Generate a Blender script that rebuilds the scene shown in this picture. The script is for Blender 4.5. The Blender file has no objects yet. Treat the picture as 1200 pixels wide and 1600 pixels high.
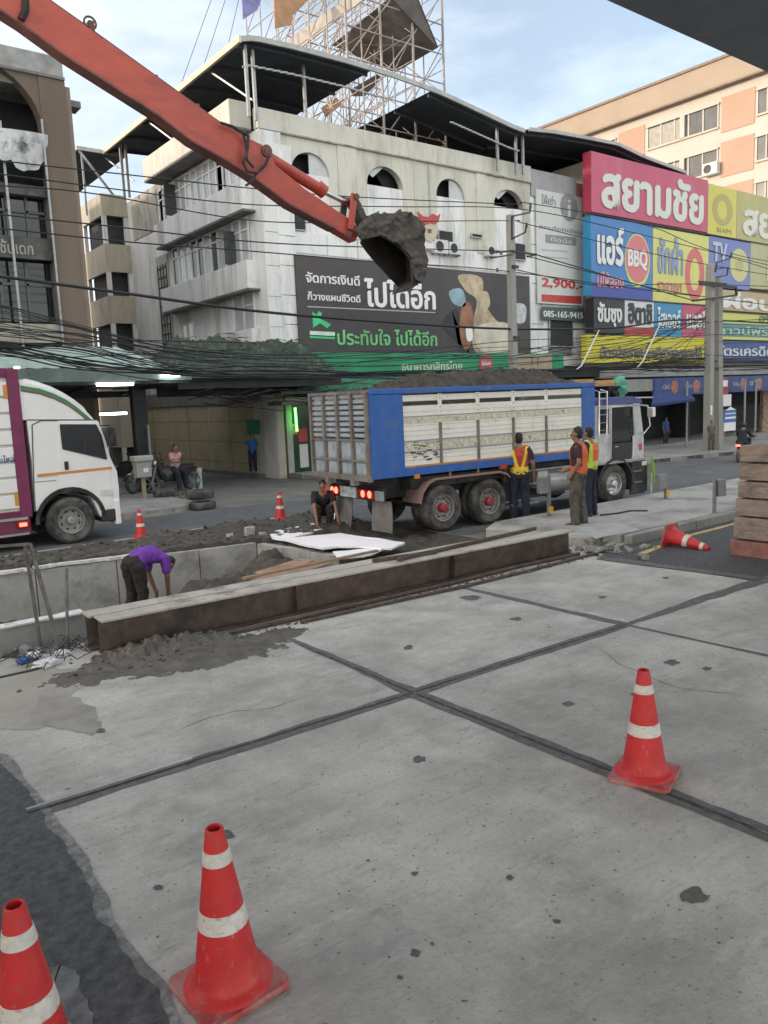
import bpy, bmesh, math, random
from math import radians as R, sin, cos, pi
from mathutils import Vector, Matrix, noise
random.seed(7)
S = bpy.context.scene
COL = S.collection
# ------------------------------------------------------------------ camera
H = 2.6                                   # eye height, from the bus window
def _n(v): return Vector(v).normalized()
FL = 1226.0                               # focal length in pixels of a 1200 px wide picture
AX = _n((1600, 240, -1226)); AY = _n((-960, 132, -1226)); AZ = AX.cross(AY).normalized(); AY = AZ.cross(AX)
RM = Matrix((AX, AY, AZ))                 # camera to world
EYE = Vector((0, 0, H))
cam = bpy.data.cameras.new('camera'); camo = bpy.data.objects.new('camera', cam); COL.objects.link(camo)
cam.sensor_fit = 'HORIZONTAL'; cam.sensor_width = 36; cam.lens = 36 * FL / 1200
cam.clip_start = .05; cam.clip_end = 2000
camo.matrix_world = Matrix.Translation(EYE) @ RM.to_4x4()
S.camera = camo
S.render.resolution_x = 768; S.render.resolution_y = 1024
# ------------------------------------------------------------------ sky, sun, exposure
SUN_EL, SUN_AZ = R(9), R(-68)             # azimuth measured from +Y towards +X: low sun from the left
w = bpy.data.worlds.new('World'); S.world = w; w.use_nodes = True
nt = w.node_tree; bg = nt.nodes['Background']
sky = nt.nodes.new('ShaderNodeTexSky'); sky.sky_type = 'NISHITA'; sky.sun_disc = False
sky.sun_elevation = SUN_EL; sky.sun_rotation = SUN_AZ
sky.air_density = 1.0; sky.dust_density = 1.5; sky.ozone_density = 1.5
tc = nt.nodes.new('ShaderNodeTexCoord'); mp = nt.nodes.new('ShaderNodeMapping'); mp.inputs['Scale'].default_value = (1, 1, 3.2)
cn = nt.nodes.new('ShaderNodeTexNoise'); cn.inputs['Scale'].default_value = 1.9; cn.inputs['Detail'].default_value = 7; cn.inputs['Roughness'].default_value = .55
cr = nt.nodes.new('ShaderNodeValToRGB'); cr.color_ramp.elements[0].position = .38; cr.color_ramp.elements[1].position = .72
cr.color_ramp.elements[0].color = (.22, .22, .22, 1); cr.color_ramp.elements[1].color = (.9, .9, .9, 1)
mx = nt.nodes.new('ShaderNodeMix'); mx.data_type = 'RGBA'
cm = nt.nodes.new('ShaderNodeMix'); cm.data_type = 'RGBA'; cm.inputs[6].default_value = (5.0, 5.25, 5.6, 1); cm.inputs[7].default_value = (11.2, 10.8, 10.0, 1)   # thin cloud, made brighter and warmer behind the camera to lift the street's light
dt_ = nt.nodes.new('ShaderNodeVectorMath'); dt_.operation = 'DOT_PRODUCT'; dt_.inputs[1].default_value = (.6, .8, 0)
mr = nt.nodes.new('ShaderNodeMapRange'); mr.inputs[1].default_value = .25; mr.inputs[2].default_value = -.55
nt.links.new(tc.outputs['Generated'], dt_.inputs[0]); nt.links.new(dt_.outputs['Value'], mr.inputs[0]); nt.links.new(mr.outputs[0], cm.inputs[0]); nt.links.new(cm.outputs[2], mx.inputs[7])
L = nt.links.new
L(tc.outputs['Generated'], mp.inputs['Vector']); L(mp.outputs[0], cn.inputs['Vector']); L(cn.outputs['Fac'], cr.inputs['Fac'])
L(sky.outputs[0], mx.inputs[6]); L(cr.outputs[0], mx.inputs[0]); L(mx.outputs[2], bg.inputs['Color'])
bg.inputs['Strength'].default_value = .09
sd = bpy.data.lights.new('sun', 'SUN'); sd.energy = .9; sd.angle = R(2); sd.color = (1, .82, .66)
so = bpy.data.objects.new('sun', sd); COL.objects.link(so)
sv = Vector((sin(SUN_AZ) * cos(SUN_EL), cos(SUN_AZ) * cos(SUN_EL), sin(SUN_EL)))
so.rotation_euler = sv.to_track_quat('Z', 'Y').to_euler(); so.location = sv * 60
vs = S.view_settings; vs.view_transform = 'Standard'; vs.look = 'None'; vs.exposure = 1.75; vs.gamma = 1; vs.use_curve_mapping = False
# ------------------------------------------------------------------ pixel rays into real places (photo pixels, 1200 x 1600)
def ray(px, py): return RM @ Vector((px - 600, 800 - py, -FL))
def gz(x, y):                             # the far side of the street falls away slightly to the right
    t = min(1, max(0, (y - 11.5) / 3)); t = t * t * (3 - 2 * t)
    return -.02 * max(0, x - 9) * t
def G(px, py, z=None):
    d = ray(px, py); zz = 0 if z is None else z
    for _ in range(6 if z is None else 1):
        p = EYE + d * ((zz - H) / d.z)
        if z is None: zz = gz(p.x, p.y)
    return p
def PY(px, py, y): d = ray(px, py); return EYE + d * (y / d.y)
def PX(px, py, x): d = ray(px, py); return EYE + d * (x / d.x)
# ------------------------------------------------------------------ objects
WINV = {}
def tag(o, label=None, cat=None, group=None, kind=None):
    for k, v in (('label', label), ('category', cat), ('group', group), ('kind', kind)):
        if v: o[k] = v
    return o
def thing(name, label, cat, loc=(0, 0, 0), rz=0, group=None):
    o = bpy.data.objects.new(name, None); COL.objects.link(o); o.empty_display_size = .2
    o.location = loc; o.rotation_euler = (0, 0, rz)
    WINV[o.name] = (Matrix.Translation(Vector(loc)) @ Matrix.Rotation(rz, 4, 'Z')).inverted()
    return tag(o, label, cat, group)
class MB:
    def __init__(s): s.v = []; s.f = []; s.m = []; s.mi = 0; s.T = None
    def pt(s, p):
        p = Vector(p)
        if s.T is not None: p = s.T @ p
        s.v.append(p); return len(s.v) - 1
    def face(s, ids, mi=None): s.f.append(tuple(ids)); s.m.append(s.mi if mi is None else mi)
    def poly(s, pts, mi=None): s.face([s.pt(p) for p in pts], mi); return s
    def box(s, x0, x1, y0, y1, z0, z1, mi=None):
        i = [s.pt(p) for p in ((x0,y0,z0),(x1,y0,z0),(x1,y1,z0),(x0,y1,z0),(x0,y0,z1),(x1,y0,z1),(x1,y1,z1),(x0,y1,z1))]
        for q in ((0,3,2,1),(4,5,6,7),(0,1,5,4),(1,2,6,5),(2,3,7,6),(3,0,4,7)): s.face([i[k] for k in q], mi)
        return s
    def bar(s, a, b, w, h=None, mi=None, up=(0, 0, 1)):   # square bar from a to b
        a = Vector(a); b = Vector(b); h = h or w; d = (b - a).normalized(); u = Vector(up)
        if abs(d.dot(u)) > .98: u = Vector((1, 0, 0))
        r = d.cross(u).normalized() * w / 2; t = r.cross(d).normalized() * h / 2
        i = [s.pt(p) for p in (a-r-t, a+r-t, a+r+t, a-r+t, b-r-t, b+r-t, b+r+t, b-r+t)]
        for q in ((0,1,2,3),(7,6,5,4),(0,4,5,1),(1,5,6,2),(2,6,7,3),(3,7,4,0)): s.face([i[k] for k in q], mi)
        return s
    def tube(s, pts, r, n=8, mi=None, cap=True):
        pts = [Vector(p) for p in pts]; rs = r if isinstance(r, (list, tuple)) else [r] * len(pts)
        rings = []; prev = None
        for k, p in enumerate(pts):
            d = (pts[min(k+1, len(pts)-1)] - pts[max(k-1, 0)]).normalized()
            u = prev if prev is not None else (Vector((0,0,1)) if abs(d.z) < .9 else Vector((1,0,0)))
            a = d.cross(u)
            if a.length < 1e-4: a = d.cross(Vector((0.3,1,0.2)))
            a.normalize(); b = a.cross(d).normalized(); prev = b
            rings.append([s.pt(p + (a*cos(2*pi*j/n) + b*sin(2*pi*j/n)) * rs[k]) for j in range(n)])
        for A, B in zip(rings, rings[1:]):
            for j in range(n): s.face((A[j], A[(j+1)%n], B[(j+1)%n], B[j]), mi)
        if cap: s.face(rings[0][::-1], mi); s.face(rings[-1], mi)
        return s
    def lathe(s, prof, n, c=(0,0,0), ax='z', mi=None, mis=None, close=False):   # prof: (radius, height)
        c = Vector(c); rings = []
        for r, h in prof:
            ring = []
            for j in range(n):
                a = 2*pi*j/n; x, y = r*cos(a), r*sin(a)
                ring.append(s.pt(c + Vector({'z': (x, y, h), 'y': (x, h, y), 'x': (h, x, y)}[ax])))
            rings.append(ring)
        for k, (A, B) in enumerate(zip(rings, rings[1:])):
            for j in range(n): s.face((A[j], A[(j+1)%n], B[(j+1)%n], B[j]), mis[k] if mis else mi)
        if close: s.face(rings[0][::-1], mi); s.face(rings[-1], mi)
        return s
    def prism(s, pts, f, t0, t1, mi=None, mic=None):  # outline extruded: f(u, v, t) -> point
        n = len(pts); a = [s.pt(f(u, v, t0)) for u, v in pts]; b = [s.pt(f(u, v, t1)) for u, v in pts]
        s.face(a, mic if mic is not None else mi); s.face(b[::-1], mic if mic is not None else mi)
        for k in range(n): s.face((a[(k+1)%n], a[k], b[k], b[(k+1)%n]), mi)
        return s
    def grid(s, nx, ny, f, mi=None, skip=None):
        ids = [[s.pt(f(i/nx, j/ny)) for i in range(nx+1)] for j in range(ny+1)]
        for j in range(ny):
            for i in range(nx):
                if skip and skip((i+.5)/nx, (j+.5)/ny): continue
                s.face((ids[j][i], ids[j][i+1], ids[j+1][i+1], ids[j+1][i]), mi)
        return s
    def build(s, name, mats, parent=None, smooth=False, bevel=0, local=False, fix=True):
        if not isinstance(mats, (list, tuple)): mats = [mats]
        T = None
        if parent is not None and not local: T = WINV.get(parent.name) or WINV.get(parent.get('_k', ''), None)
        root = parent
        if parent is not None and not local:
            while root.parent: root = root.parent
            T = WINV[root.name]
        me = bpy.data.meshes.new(name)
        me.from_pydata([tuple(T @ p) if T else tuple(p) for p in s.v], [], s.f)
        for m in mats: me.materials.append(m)
        for p, k in zip(me.polygons, s.m): p.material_index = k if k < len(mats) else 0
        bm = bmesh.new(); bm.from_mesh(me)
        if smooth or bevel: bmesh.ops.remove_doubles(bm, verts=bm.verts, dist=1e-5)
        if fix: bmesh.ops.recalc_face_normals(bm, faces=bm.faces)
        if bevel:
            ed = [e for e in bm.edges if len(e.link_faces) == 2 and e.calc_face_angle(0) > .6]
            bmesh.ops.bevel(bm, geom=ed, offset=bevel, segments=2, profile=.5, affect='EDGES', clamp_overlap=True)
        bm.to_mesh(me); bm.free()
        if smooth:
            me.polygons.foreach_set('use_smooth', [True] * len(me.polygons)); me.set_sharp_from_angle(angle=R(40))
        o = bpy.data.objects.new(name, me); COL.objects.link(o)
        if parent is not None: o.parent = parent
        return o
def Bx(*a, **k): return MB().box(*a, **k)
def copy_tree(o, parent=None):
    c = o.copy(); COL.objects.link(c); c.parent = parent
    for ch in list(o.children): copy_tree(ch, c)
    return c
def text(body, m, x0, x1, z0, z1, y, parent, name='lettering', bold=0, pos=None, ax='x', ext=.012, res=2, italic=0):
    """writing that fills x0..x1, z0..z1 on a plane facing -Y (ax='x') at y"""
    c = bpy.data.curves.new(name, 'FONT'); c.body = body; c.size = 1; c.resolution_u = res; c.extrude = .01
    o = bpy.data.objects.new(name, c); COL.objects.link(o)
    bpy.context.view_layer.update()
    me = bpy.data.meshes.new_from_object(o.evaluated_get(bpy.context.evaluated_depsgraph_get()))
    bpy.data.objects.remove(o); bpy.data.curves.remove(c)
    root = parent
    while root.parent: root = root.parent
    T = WINV[root.name]; vs_ = [v.co.copy() for v in me.vertices]; fs_ = [tuple(p.vertices) for p in me.polygons]; bpy.data.meshes.remove(me)
    sh = [(0, 0)] if bold <= 0 else [(0, 0), (bold, 0), (-bold, 0), (0, bold*.8), (0, -bold*.8), (bold*.7, bold*.6), (-bold*.7, -bold*.6)]
    a, b = min(v.x for v in vs_) - max(0, bold), max(v.x for v in vs_) + max(0, bold); d, e = min(v.y for v in vs_) - max(0, bold), max(v.y for v in vs_) + max(0, bold); V2, F2 = [], []
    for k, (dx, dy) in enumerate(sh):
        rj = random.Random(k)
        W2 = []
        for q in fs_:
            jz = rj.random()*.10; F2.append(tuple(range(len(V2) + len(W2), len(V2) + len(W2) + len(q)))); W2 += [(vs_[i], jz) for i in q]
        for v, jz in W2:
            u = (v.x + dx - a) / (b - a); t = (v.y + dy - d) / (e - d); h = (.5 + v.z / .02) * (1 + .12*k + jz)
            if ax == 'x': p = Vector((x0 + u*(x1-x0) + italic*t, y - h*ext, z0 + t*(z1-z0)))
            else: p = Vector((y - h*ext, x0 + u*(x1-x0), z0 + t*(z1-z0)))
            V2.append(tuple(T @ p))
    me = bpy.data.meshes.new(name); me.from_pydata(V2, [], F2)
    me.materials.clear(); me.materials.append(m); me.name = name
    for p in me.polygons: p.material_index = 0
    q = bpy.data.objects.new(name, me); COL.objects.link(q); q.parent = parent
    return q
# ------------------------------------------------------------------ materials
MT = {}
def M(name, col=None, r=.65, var=.18, sc=3, bump=0, bs=60, metal=0, dirt=None, da=.5, ds=1.2, streak=1, em=0, dt=.5, spec=.5):
    if name in MT: return MT[name]
    m = bpy.data.materials.new(name); m.use_nodes = True; t = m.node_tree; N = t.nodes.new; K = t.links.new
    b = t.nodes['Principled BSDF']; b.inputs['Roughness'].default_value = r; b.inputs['Metallic'].default_value = metal
    b.inputs['Specular IOR Level'].default_value = spec
    co = N('ShaderNodeTexCoord'); n1 = N('ShaderNodeTexNoise'); n1.inputs['Scale'].default_value = sc; n1.inputs['Detail'].default_value = 8; n1.inputs['Roughness'].default_value = .62
    vec = co.outputs['Object']
    if streak != 1:
        mp = N('ShaderNodeMapping'); mp.inputs['Scale'].default_value = (1, 1, 1/streak); K(vec, mp.inputs[0]); vec = mp.outputs[0]
    K(vec, n1.inputs['Vector'])
    rp = N('ShaderNodeValToRGB'); e = rp.color_ramp.elements; e[0].position = .3; e[1].position = .7
    e[0].color = (*[c*(1-var) for c in col], 1); e[1].color = (*[min(1, c*(1+var)) for c in col], 1)
    K(n1.outputs['Fac'], rp.inputs['Fac']); out = rp.outputs[0]
    if dirt:
        n2 = N('ShaderNodeTexNoise'); n2.inputs['Scale'].default_value = ds; n2.inputs['Detail'].default_value = 9; n2.inputs['Roughness'].default_value = .7
        K(vec, n2.inputs['Vector'])
        r2 = N('ShaderNodeMapRange'); r2.inputs[1].default_value = dt; r2.inputs[2].default_value = dt + .16; r2.inputs[3].default_value = 0; r2.inputs[4].default_value = da
        K(n2.outputs['Fac'], r2.inputs[0])
        x = N('ShaderNodeMix'); x.data_type = 'RGBA'; x.inputs[7].default_value = (*dirt, 1)
        K(r2.outputs[0], x.inputs[0]); K(out, x.inputs[6]); out = x.outputs[2]
    K(out, b.inputs['Base Color'])
    if bump:
        n3 = N('ShaderNodeTexNoise'); n3.inputs['Scale'].default_value = bs; n3.inputs['Detail'].default_value = 5; K(co.outputs['Object'], n3.inputs['Vector'])
        bp = N('ShaderNodeBump'); bp.inputs['Strength'].default_value = bump; bp.inputs['Distance'].default_value = .02
        K(n3.outputs['Fac'], bp.inputs['Height']); K(bp.outputs[0], b.inputs['Normal'])
    if em: b.inputs['Emission Color'].default_value = (*col, 1); b.inputs['Emission Strength'].default_value = em
    MT[name] = m; return m
def concrete_road_mat():
    m = M('road concrete', (.51, .49, .447), r=.8, var=.22, sc=1.3, bump=.35, bs=45, dirt=(.30, .287, .26), da=.8, ds=.75, dt=.5)
    t = m.node_tree; N = t.nodes.new; K = t.links.new; b = t.nodes['Principled BSDF']
    src = b.inputs['Base Color'].links[0].from_socket; co = [n for n in t.nodes if n.type == 'TEX_COORD'][0].outputs['Object']
    def layer(src, facsock, col):
        x = N('ShaderNodeMix'); x.data_type = 'RGBA'; x.inputs[7].default_value = (*col, 1); K(facsock, x.inputs[0]); K(src, x.inputs[6]); return x.outputs[2]
    # fine aggregate
    n = N('ShaderNodeTexNoise'); n.inputs['Scale'].default_value = 26; n.inputs['Detail'].default_value = 9; n.inputs['Roughness'].default_value = .75; K(co, n.inputs['Vector'])
    r = N('ShaderNodeMapRange'); r.inputs[1].default_value = .50; r.inputs[2].default_value = .72; r.inputs[4].default_value = .55; K(n.outputs['Fac'], r.inputs[0])
    src = layer(src, r.outputs[0], (.25, .243, .228))
    n = N('ShaderNodeTexNoise'); n.inputs['Scale'].default_value = 11; n.inputs['Detail'].default_value = 9; n.inputs['Roughness'].default_value = .7; K(co, n.inputs['Vector'])
    r = N('ShaderNodeMapRange'); r.inputs[1].default_value = .56; r.inputs[2].default_value = .70; r.inputs[4].default_value = .5; K(n.outputs['Fac'], r.inputs[0])
    src = layer(src, r.outputs[0], (.60, .59, .56))
    mpp = N('ShaderNodeMapping'); mpp.inputs['Scale'].default_value = (.8, 2.6, 1); mpp.inputs['Rotation'].default_value = (0, 0, .2); K(co, mpp.inputs[0])
    for sc_, lo, hi, am, cc in ((1.5, .53, .66, .55, (.62, .60, .555)), (2.7, .56, .66, .5, (.24, .23, .205))):
        n = N('ShaderNodeTexNoise'); n.inputs['Scale'].default_value = sc_; n.inputs['Detail'].default_value = 10; n.inputs['Roughness'].default_value = .74; K(mpp.outputs[0], n.inputs['Vector'])
        r = N('ShaderNodeMapRange'); r.inputs[1].default_value = lo; r.inputs[2].default_value = hi; r.inputs[4].default_value = am; K(n.outputs['Fac'], r.inputs[0])
        src = layer(src, r.outputs[0], cc)
    # drips and chewing-gum spots
    mpp = N('ShaderNodeMapping'); mpp.inputs['Scale'].default_value = (.55, 7, 1); mpp.inputs['Rotation'].default_value = (0, 0, .12); K(co, mpp.inputs[0])
    n = N('ShaderNodeTexNoise'); n.inputs['Scale'].default_value = 2.2; n.inputs['Detail'].default_value = 8; n.inputs['Roughness'].default_value = .65; K(mpp.outputs[0], n.inputs['Vector'])
    r = N('ShaderNodeMapRange'); r.inputs[1].default_value = .50; r.inputs[2].default_value = .68; r.inputs[4].default_value = .2; K(n.outputs['Fac'], r.inputs[0])
    src = layer(src, r.outputs[0], (.31, .30, .28))
    n = N('ShaderNodeTexNoise'); n.inputs['Scale'].default_value = .42; n.inputs['Detail'].default_value = 10; n.inputs['Roughness'].default_value = .72; K(co, n.inputs['Vector'])
    r = N('ShaderNodeMapRange'); r.inputs[1].default_value = .46; r.inputs[2].default_value = .64; r.inputs[4].default_value = .72; K(n.outputs['Fac'], r.inputs[0])
    src = layer(src, r.outputs[0], (.27, .255, .225))
    n = N('ShaderNodeTexNoise'); n.inputs['Scale'].default_value = 38; n.inputs['Detail'].default_value = 4; n.inputs['Roughness'].default_value = .6; K(co, n.inputs['Vector'])
    r = N('ShaderNodeMapRange'); r.inputs[1].default_value = .63; r.inputs[2].default_value = .70; r.inputs[4].default_value = .75; K(n.outputs['Fac'], r.inputs[0])
    src = layer(src, r.outputs[0], (.12, .115, .105))
    for sc, th, dens, c in ((4.5, .06, .84, (.09, .086, .08)), (2.2, .055, .86, (.085, .083, .078)), (9, .09, .84, (.12, .116, .108)), (19, .15, .74, (.15, .145, .135))):
        wv = N('ShaderNodeTexNoise'); wv.inputs['Scale'].default_value = sc*2.5; wv.inputs['Detail'].default_value = 3; K(co, wv.inputs['Vector'])
        av = N('ShaderNodeMix'); av.data_type = 'VECTOR'; av.inputs[0].default_value = .06 / sc * 2; K(co, av.inputs[4]); K(wv.outputs['Color'], av.inputs[5])
        vo = N('ShaderNodeTexVoronoi'); vo.inputs['Scale'].default_value = sc; K(av.outputs[1], vo.inputs['Vector'])
        lt = N('ShaderNodeMapRange'); lt.inputs[1].default_value = th*1.15; lt.inputs[2].default_value = th*.75; K(vo.outputs['Distance'], lt.inputs[0])
        sp = N('ShaderNodeSeparateColor'); K(vo.outputs['Color'], sp.inputs[0])
        gt = N('ShaderNodeMath'); gt.operation = 'GREATER_THAN'; gt.inputs[1].default_value = dens; K(sp.outputs[0], gt.inputs[0])
        mu = N('ShaderNodeMath'); mu.operation = 'MULTIPLY'; K(lt.outputs[0], mu.inputs[0]); K(gt.outputs[0], mu.inputs[1])
        m2 = N('ShaderNodeMath'); m2.operation = 'MULTIPLY'; m2.inputs[1].default_value = .85; K(mu.outputs[0], m2.inputs[0])
        src = layer(src, m2.outputs[0], c)
    K(src, b.inputs['Base Color'])
    return m
conc = concrete_road_mat()
def scuff(m, layers):                      # extra marks over a material: (scale xyz, low, high, amount, colour)
    t = m.node_tree; N = t.nodes.new; K = t.links.new; b = t.nodes['Principled BSDF']; src = b.inputs['Base Color'].links[0].from_socket; co = [n for n in t.nodes if n.type == 'TEX_COORD'][0].outputs['Object']
    for sc, lo, hi, am, col in layers:
        mp_ = N('ShaderNodeMapping'); mp_.inputs['Scale'].default_value = sc; K(co, mp_.inputs[0]); n = N('ShaderNodeTexNoise'); n.inputs['Scale'].default_value = 1; n.inputs['Detail'].default_value = 8; n.inputs['Roughness'].default_value = .7; K(mp_.outputs[0], n.inputs['Vector'])
        r = N('ShaderNodeMapRange'); r.inputs[1].default_value = lo; r.inputs[2].default_value = hi; r.inputs[4].default_value = am; K(n.outputs['Fac'], r.inputs[0])
        x = N('ShaderNodeMix'); x.data_type = 'RGBA'; x.inputs[7].default_value = (*col, 1); K(r.outputs[0], x.inputs[0]); K(src, x.inputs[6]); src = x.outputs[2]
    K(src, b.inputs['Base Color']); return m
asph = M('old asphalt', (.075, .076, .078), r=.75, var=.5, sc=16, bump=.5, bs=90, dirt=(.26, .258, .245), da=.8, ds=6, dt=.60)
asph2 = M('street asphalt', (.10, .105, .11), r=.8, var=.2, sc=2, bump=.25, bs=80, dirt=(.17, .165, .155), da=.6, ds=.5, dt=.5)
sealm = M('bitumen joint', (.12, .119, .115), r=.7, var=.3, sc=12, bump=.35, bs=60, dirt=(.22, .215, .205), da=.8, ds=3, dt=.54)
pave = M('pavement concrete', (.28, .275, .265), r=.85, var=.2, sc=1.5, bump=.25, bs=50, dirt=(.15, .145, .135), da=.7, ds=.8, dt=.5)
kerbm = M('kerb concrete', (.30, .295, .28), r=.85, var=.25, sc=4, bump=.3, bs=50, dirt=(.12, .115, .11), da=.7, ds=2, dt=.5)
mud = M('wet mud', (.11, .096, .08), r=.55, var=.35, sc=5, bump=.7, bs=35, dirt=(.23, .21, .18), da=.6, ds=3, dt=.52)
soil = M('dug soil', (.075, .066, .056), r=.9, var=.4, sc=5, bump=.8, bs=30, dirt=(.16, .145, .125), da=.6, ds=2.5, dt=.55)
dkgrey = M('dark grey paint', (.03, .03, .033), r=.6, var=.3, dirt=(.09, .085, .08), da=.5)
black = M('black rubber', (.018, .018, .019), r=.75, var=.3, sc=6, dirt=(.075, .07, .065), da=.7, ds=3, dt=.48)
tyrem = M('dusty tyre', (.035, .034, .034), r=.85, var=.3, sc=5, bump=.3, dirt=(.16, .15, .14), da=.75, ds=3, dt=.42)
steel = M('galvanised steel', (.34, .35, .36), r=.5, var=.2, sc=6, metal=.6, dirt=(.2, .19, .18), da=.5, ds=4)
chrome = M('chrome', (.62, .63, .65), r=.18, var=.08, metal=1)
white = M('white paint', (.78, .78, .76), r=.45, var=.06, dirt=(.45, .44, .41), da=.35, ds=1.4, dt=.55)
rust = M('rusty steel', (.10, .07, .058), r=.75, var=.45, sc=6, bump=.35, bs=40, dirt=(.035, .03, .028), da=.7, ds=1.8)
# ================================================================== ground, roads, pavements
def struct(o): o['kind'] = 'structure'; return o
def nz(x, y, s=1, seed=0): return noise.noise(Vector((x*s, y*s, seed)))
def fbm(x, y, s=1, seed=0): return noise.fractal(Vector((x*s, y*s, seed)), 1.0, 2.0, 5)
def patches(name, xs, ys, zo, mat, skip=None, zf=gz):
    mb = MB(); ids = {}
    def vid(i, j):
        if (i, j) not in ids: ids[i, j] = mb.pt((xs[i], ys[j], zf(xs[i], ys[j]) + zo))
        return ids[i, j]
    for i in range(len(xs)-1):
        for j in range(len(ys)-1):
            if skip and skip((xs[i]+xs[i+1])/2, (ys[j]+ys[j+1])/2): continue
            mb.face((vid(i,j), vid(i+1,j), vid(i+1,j+1), vid(i,j+1)))
    return struct(mb.build(name, mat, fix=False))
PX0, PX1, PY0, PY1 = -8, 10.25, 9.0, 15.7          # the dug-up strip
_gz = gz
def gz(x, y): return _gz(min(x, 60), y)
YS = [11.5, 12, 12.5, 13, 13.5, 14, 14.5]
XS = [14, 18, 22, 26, 30, 36, 44, 60]
dirtm = M('dusty ground', (.16, .155, .145), r=.9, var=.25, sc=1.2, bump=.3, bs=40, dirt=(.09, .086, .08), da=.6, ds=.7)
patches('ground', [-400, -100, -40, -8, 0, 9, 10.25] + XS + [400], [-400, -60, -12, 0, 5, 9] + YS + [15.7, 19, 26, 40, 100, 400], -.014, dirtm,
        skip=lambda x, y: PX0 < x < PX1 and PY0 < y < PY1)
patches('concrete_road', [-30, -8, 0, 10.25, 60], [-14, 0, 9.0], 0, conc)
patches('far_street', [10.25] + XS, [10.9] + YS + [15.7], -.004, asph2)
patches('far_street', [-60, -8, 0, 9, 10.25] + XS, [15.7, 18.9], -.004, asph2)
# bitumen sealed joints between the road slabs
def strip(name, a, b, w0, w1, z, mat, seed=0, rag=.25):
    a = Vector((a[0], a[1])); b = Vector((b[0], b[1])); d = (b - a); n = max(2, int(d.length / .06)); t = Vector((-d.y, d.x)).normalized(); mb = MB(); pr = None
    for k in range(n+1):
        u = k/n; p = a + d*u; wd = w0 + (w1-w0)*u
        l = wd/2 * (1 + rag*fbm(u*d.length, 3, 2.5, seed)); r = wd/2 * (1 + rag*fbm(u*d.length, 7, 2.5, seed+5))
        cur = (mb.pt((*(p + t*l), z)), mb.pt((*(p - t*r), z)))
        if pr: mb.face((pr[1], cur[1], cur[0], pr[0]))
        pr = cur
    return struct(mb.build(name, mat))
jx = G(645, 1083)
strip('road_joint', G(40, 1275), (jx.x, jx.y), .14, .15, .004, sealm, 1)
strip('road_joint', (jx.x, jx.y), (7.35, 5.15), .15, .15, .004, sealm, 2)
strip('road_joint', (7.35, 5.15), (10.4, 5.12), .08, .24, .004, sealm, 12, .35)
strip('road_joint', (10.4, 5.12), (40, 5.0), .24, .2, .004, sealm, 3)
strip('road_joint', G(430, 988), G(645, 1083), .06, .15, .0045, sealm, 4, .4)
strip('road_joint', G(645, 1083), (4.43, -4), .16, .18, .005, sealm, 5)
strip('road_joint', G(722, 918), (7.33, 5.13), .09, .14, .0045, sealm, 6, .4)
strip('road_joint', (7.33, 5.13), (7.6, -4), .05, .07, .005, sealm, 7, .4)
strip('road_joint', (10.12, 7.6), (10.35, 5.15), .22, .22, .012, sealm, 8)
groove = M('joint groove', (.04, .04, .04), r=.7, var=.4, sc=20, dirt=(.3, .29, .27), da=.9, ds=7, dt=.52)
strip('joint_groove', G(300, 1190), (jx.x, jx.y), .02, .022, .0075, groove, 31, .6); strip('joint_groove', (jx.x, jx.y), (7.35, 5.15), .022, .02, .0075, groove, 32, .6)
strip('joint_groove', G(470, 1008), G(645, 1083), .015, .02, .008, groove, 33, .6); strip('joint_groove', G(645, 1083), (4.43, -4), .022, .022, .0085, groove, 34, .6)
patches('side_lane', [10.2, 14, 22, 60], [5.2, 7.95], .008, asph)
def ragpoly(name, pts, z, mat, amp=.04, step=.08, seed=0, sc=3):
    out = []; pts = [Vector((p[0], p[1])) for p in pts]
    for k, p in enumerate(pts):
        q = pts[(k+1) % len(pts)]; d = q - p; n = max(1, int(d.length/step)); t = Vector((-d.y, d.x)).normalized()
        for i in range(n):
            u = p + d*i/n; out.append(u + t*amp*fbm(u.x, u.y, sc, seed))
    return struct(MB().poly([(*p, z) for p in out]).build(name, mat))
fade = M('dirty slab edge', (.19, .188, .182), r=.8, var=.4, sc=14, bump=.4, bs=70, dirt=(.36, .35, .325), da=.8, ds=7, dt=.5)
ragpoly('slab_edge', [G(*p) for p in ((-30,1170),(16,1180),(66,1250),(88,1278),(138,1346),(166,1394),(178,1440),(228,1496),(262,1548),(306,1640),(360,1800))] + [(.3, -1), (-6, -1), (-6, 5.0), (.2, 5.0)], .0055, fade, .035, .03, 9, 1.8)
ragpoly('asphalt_patch', [G(*p) for p in ((2,1187),(50,1253),(72,1282),(120,1350),(146,1398),(158,1440),(205,1500),(240,1552),(280,1640),(330,1800))] + [(.2, -1), (-6, -1), (-6, 5.0), (.3, 5.0), (.55, 5.35), (.9, 6.3)], .008, asph, .04, .03, 3, 3.2)
lt = M('worn concrete', (.30, .30, .295), r=.8, var=.25, sc=6, bump=.3, bs=60, dirt=(.10, .10, .10), da=.8, ds=5, dt=.5)
ragpoly('worn_patch', [G(*p) for p in ((62,1530),(100,1505),(135,1560),(150,1640),(60,1660),(40,1580))], .012, M('thin worn concrete', (.17, .17, .168), r=.8, var=.35, sc=9, bump=.3, bs=60, dirt=(.08, .08, .08), da=.9, ds=6, dt=.48), .05, .02, 1, 6)
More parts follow.
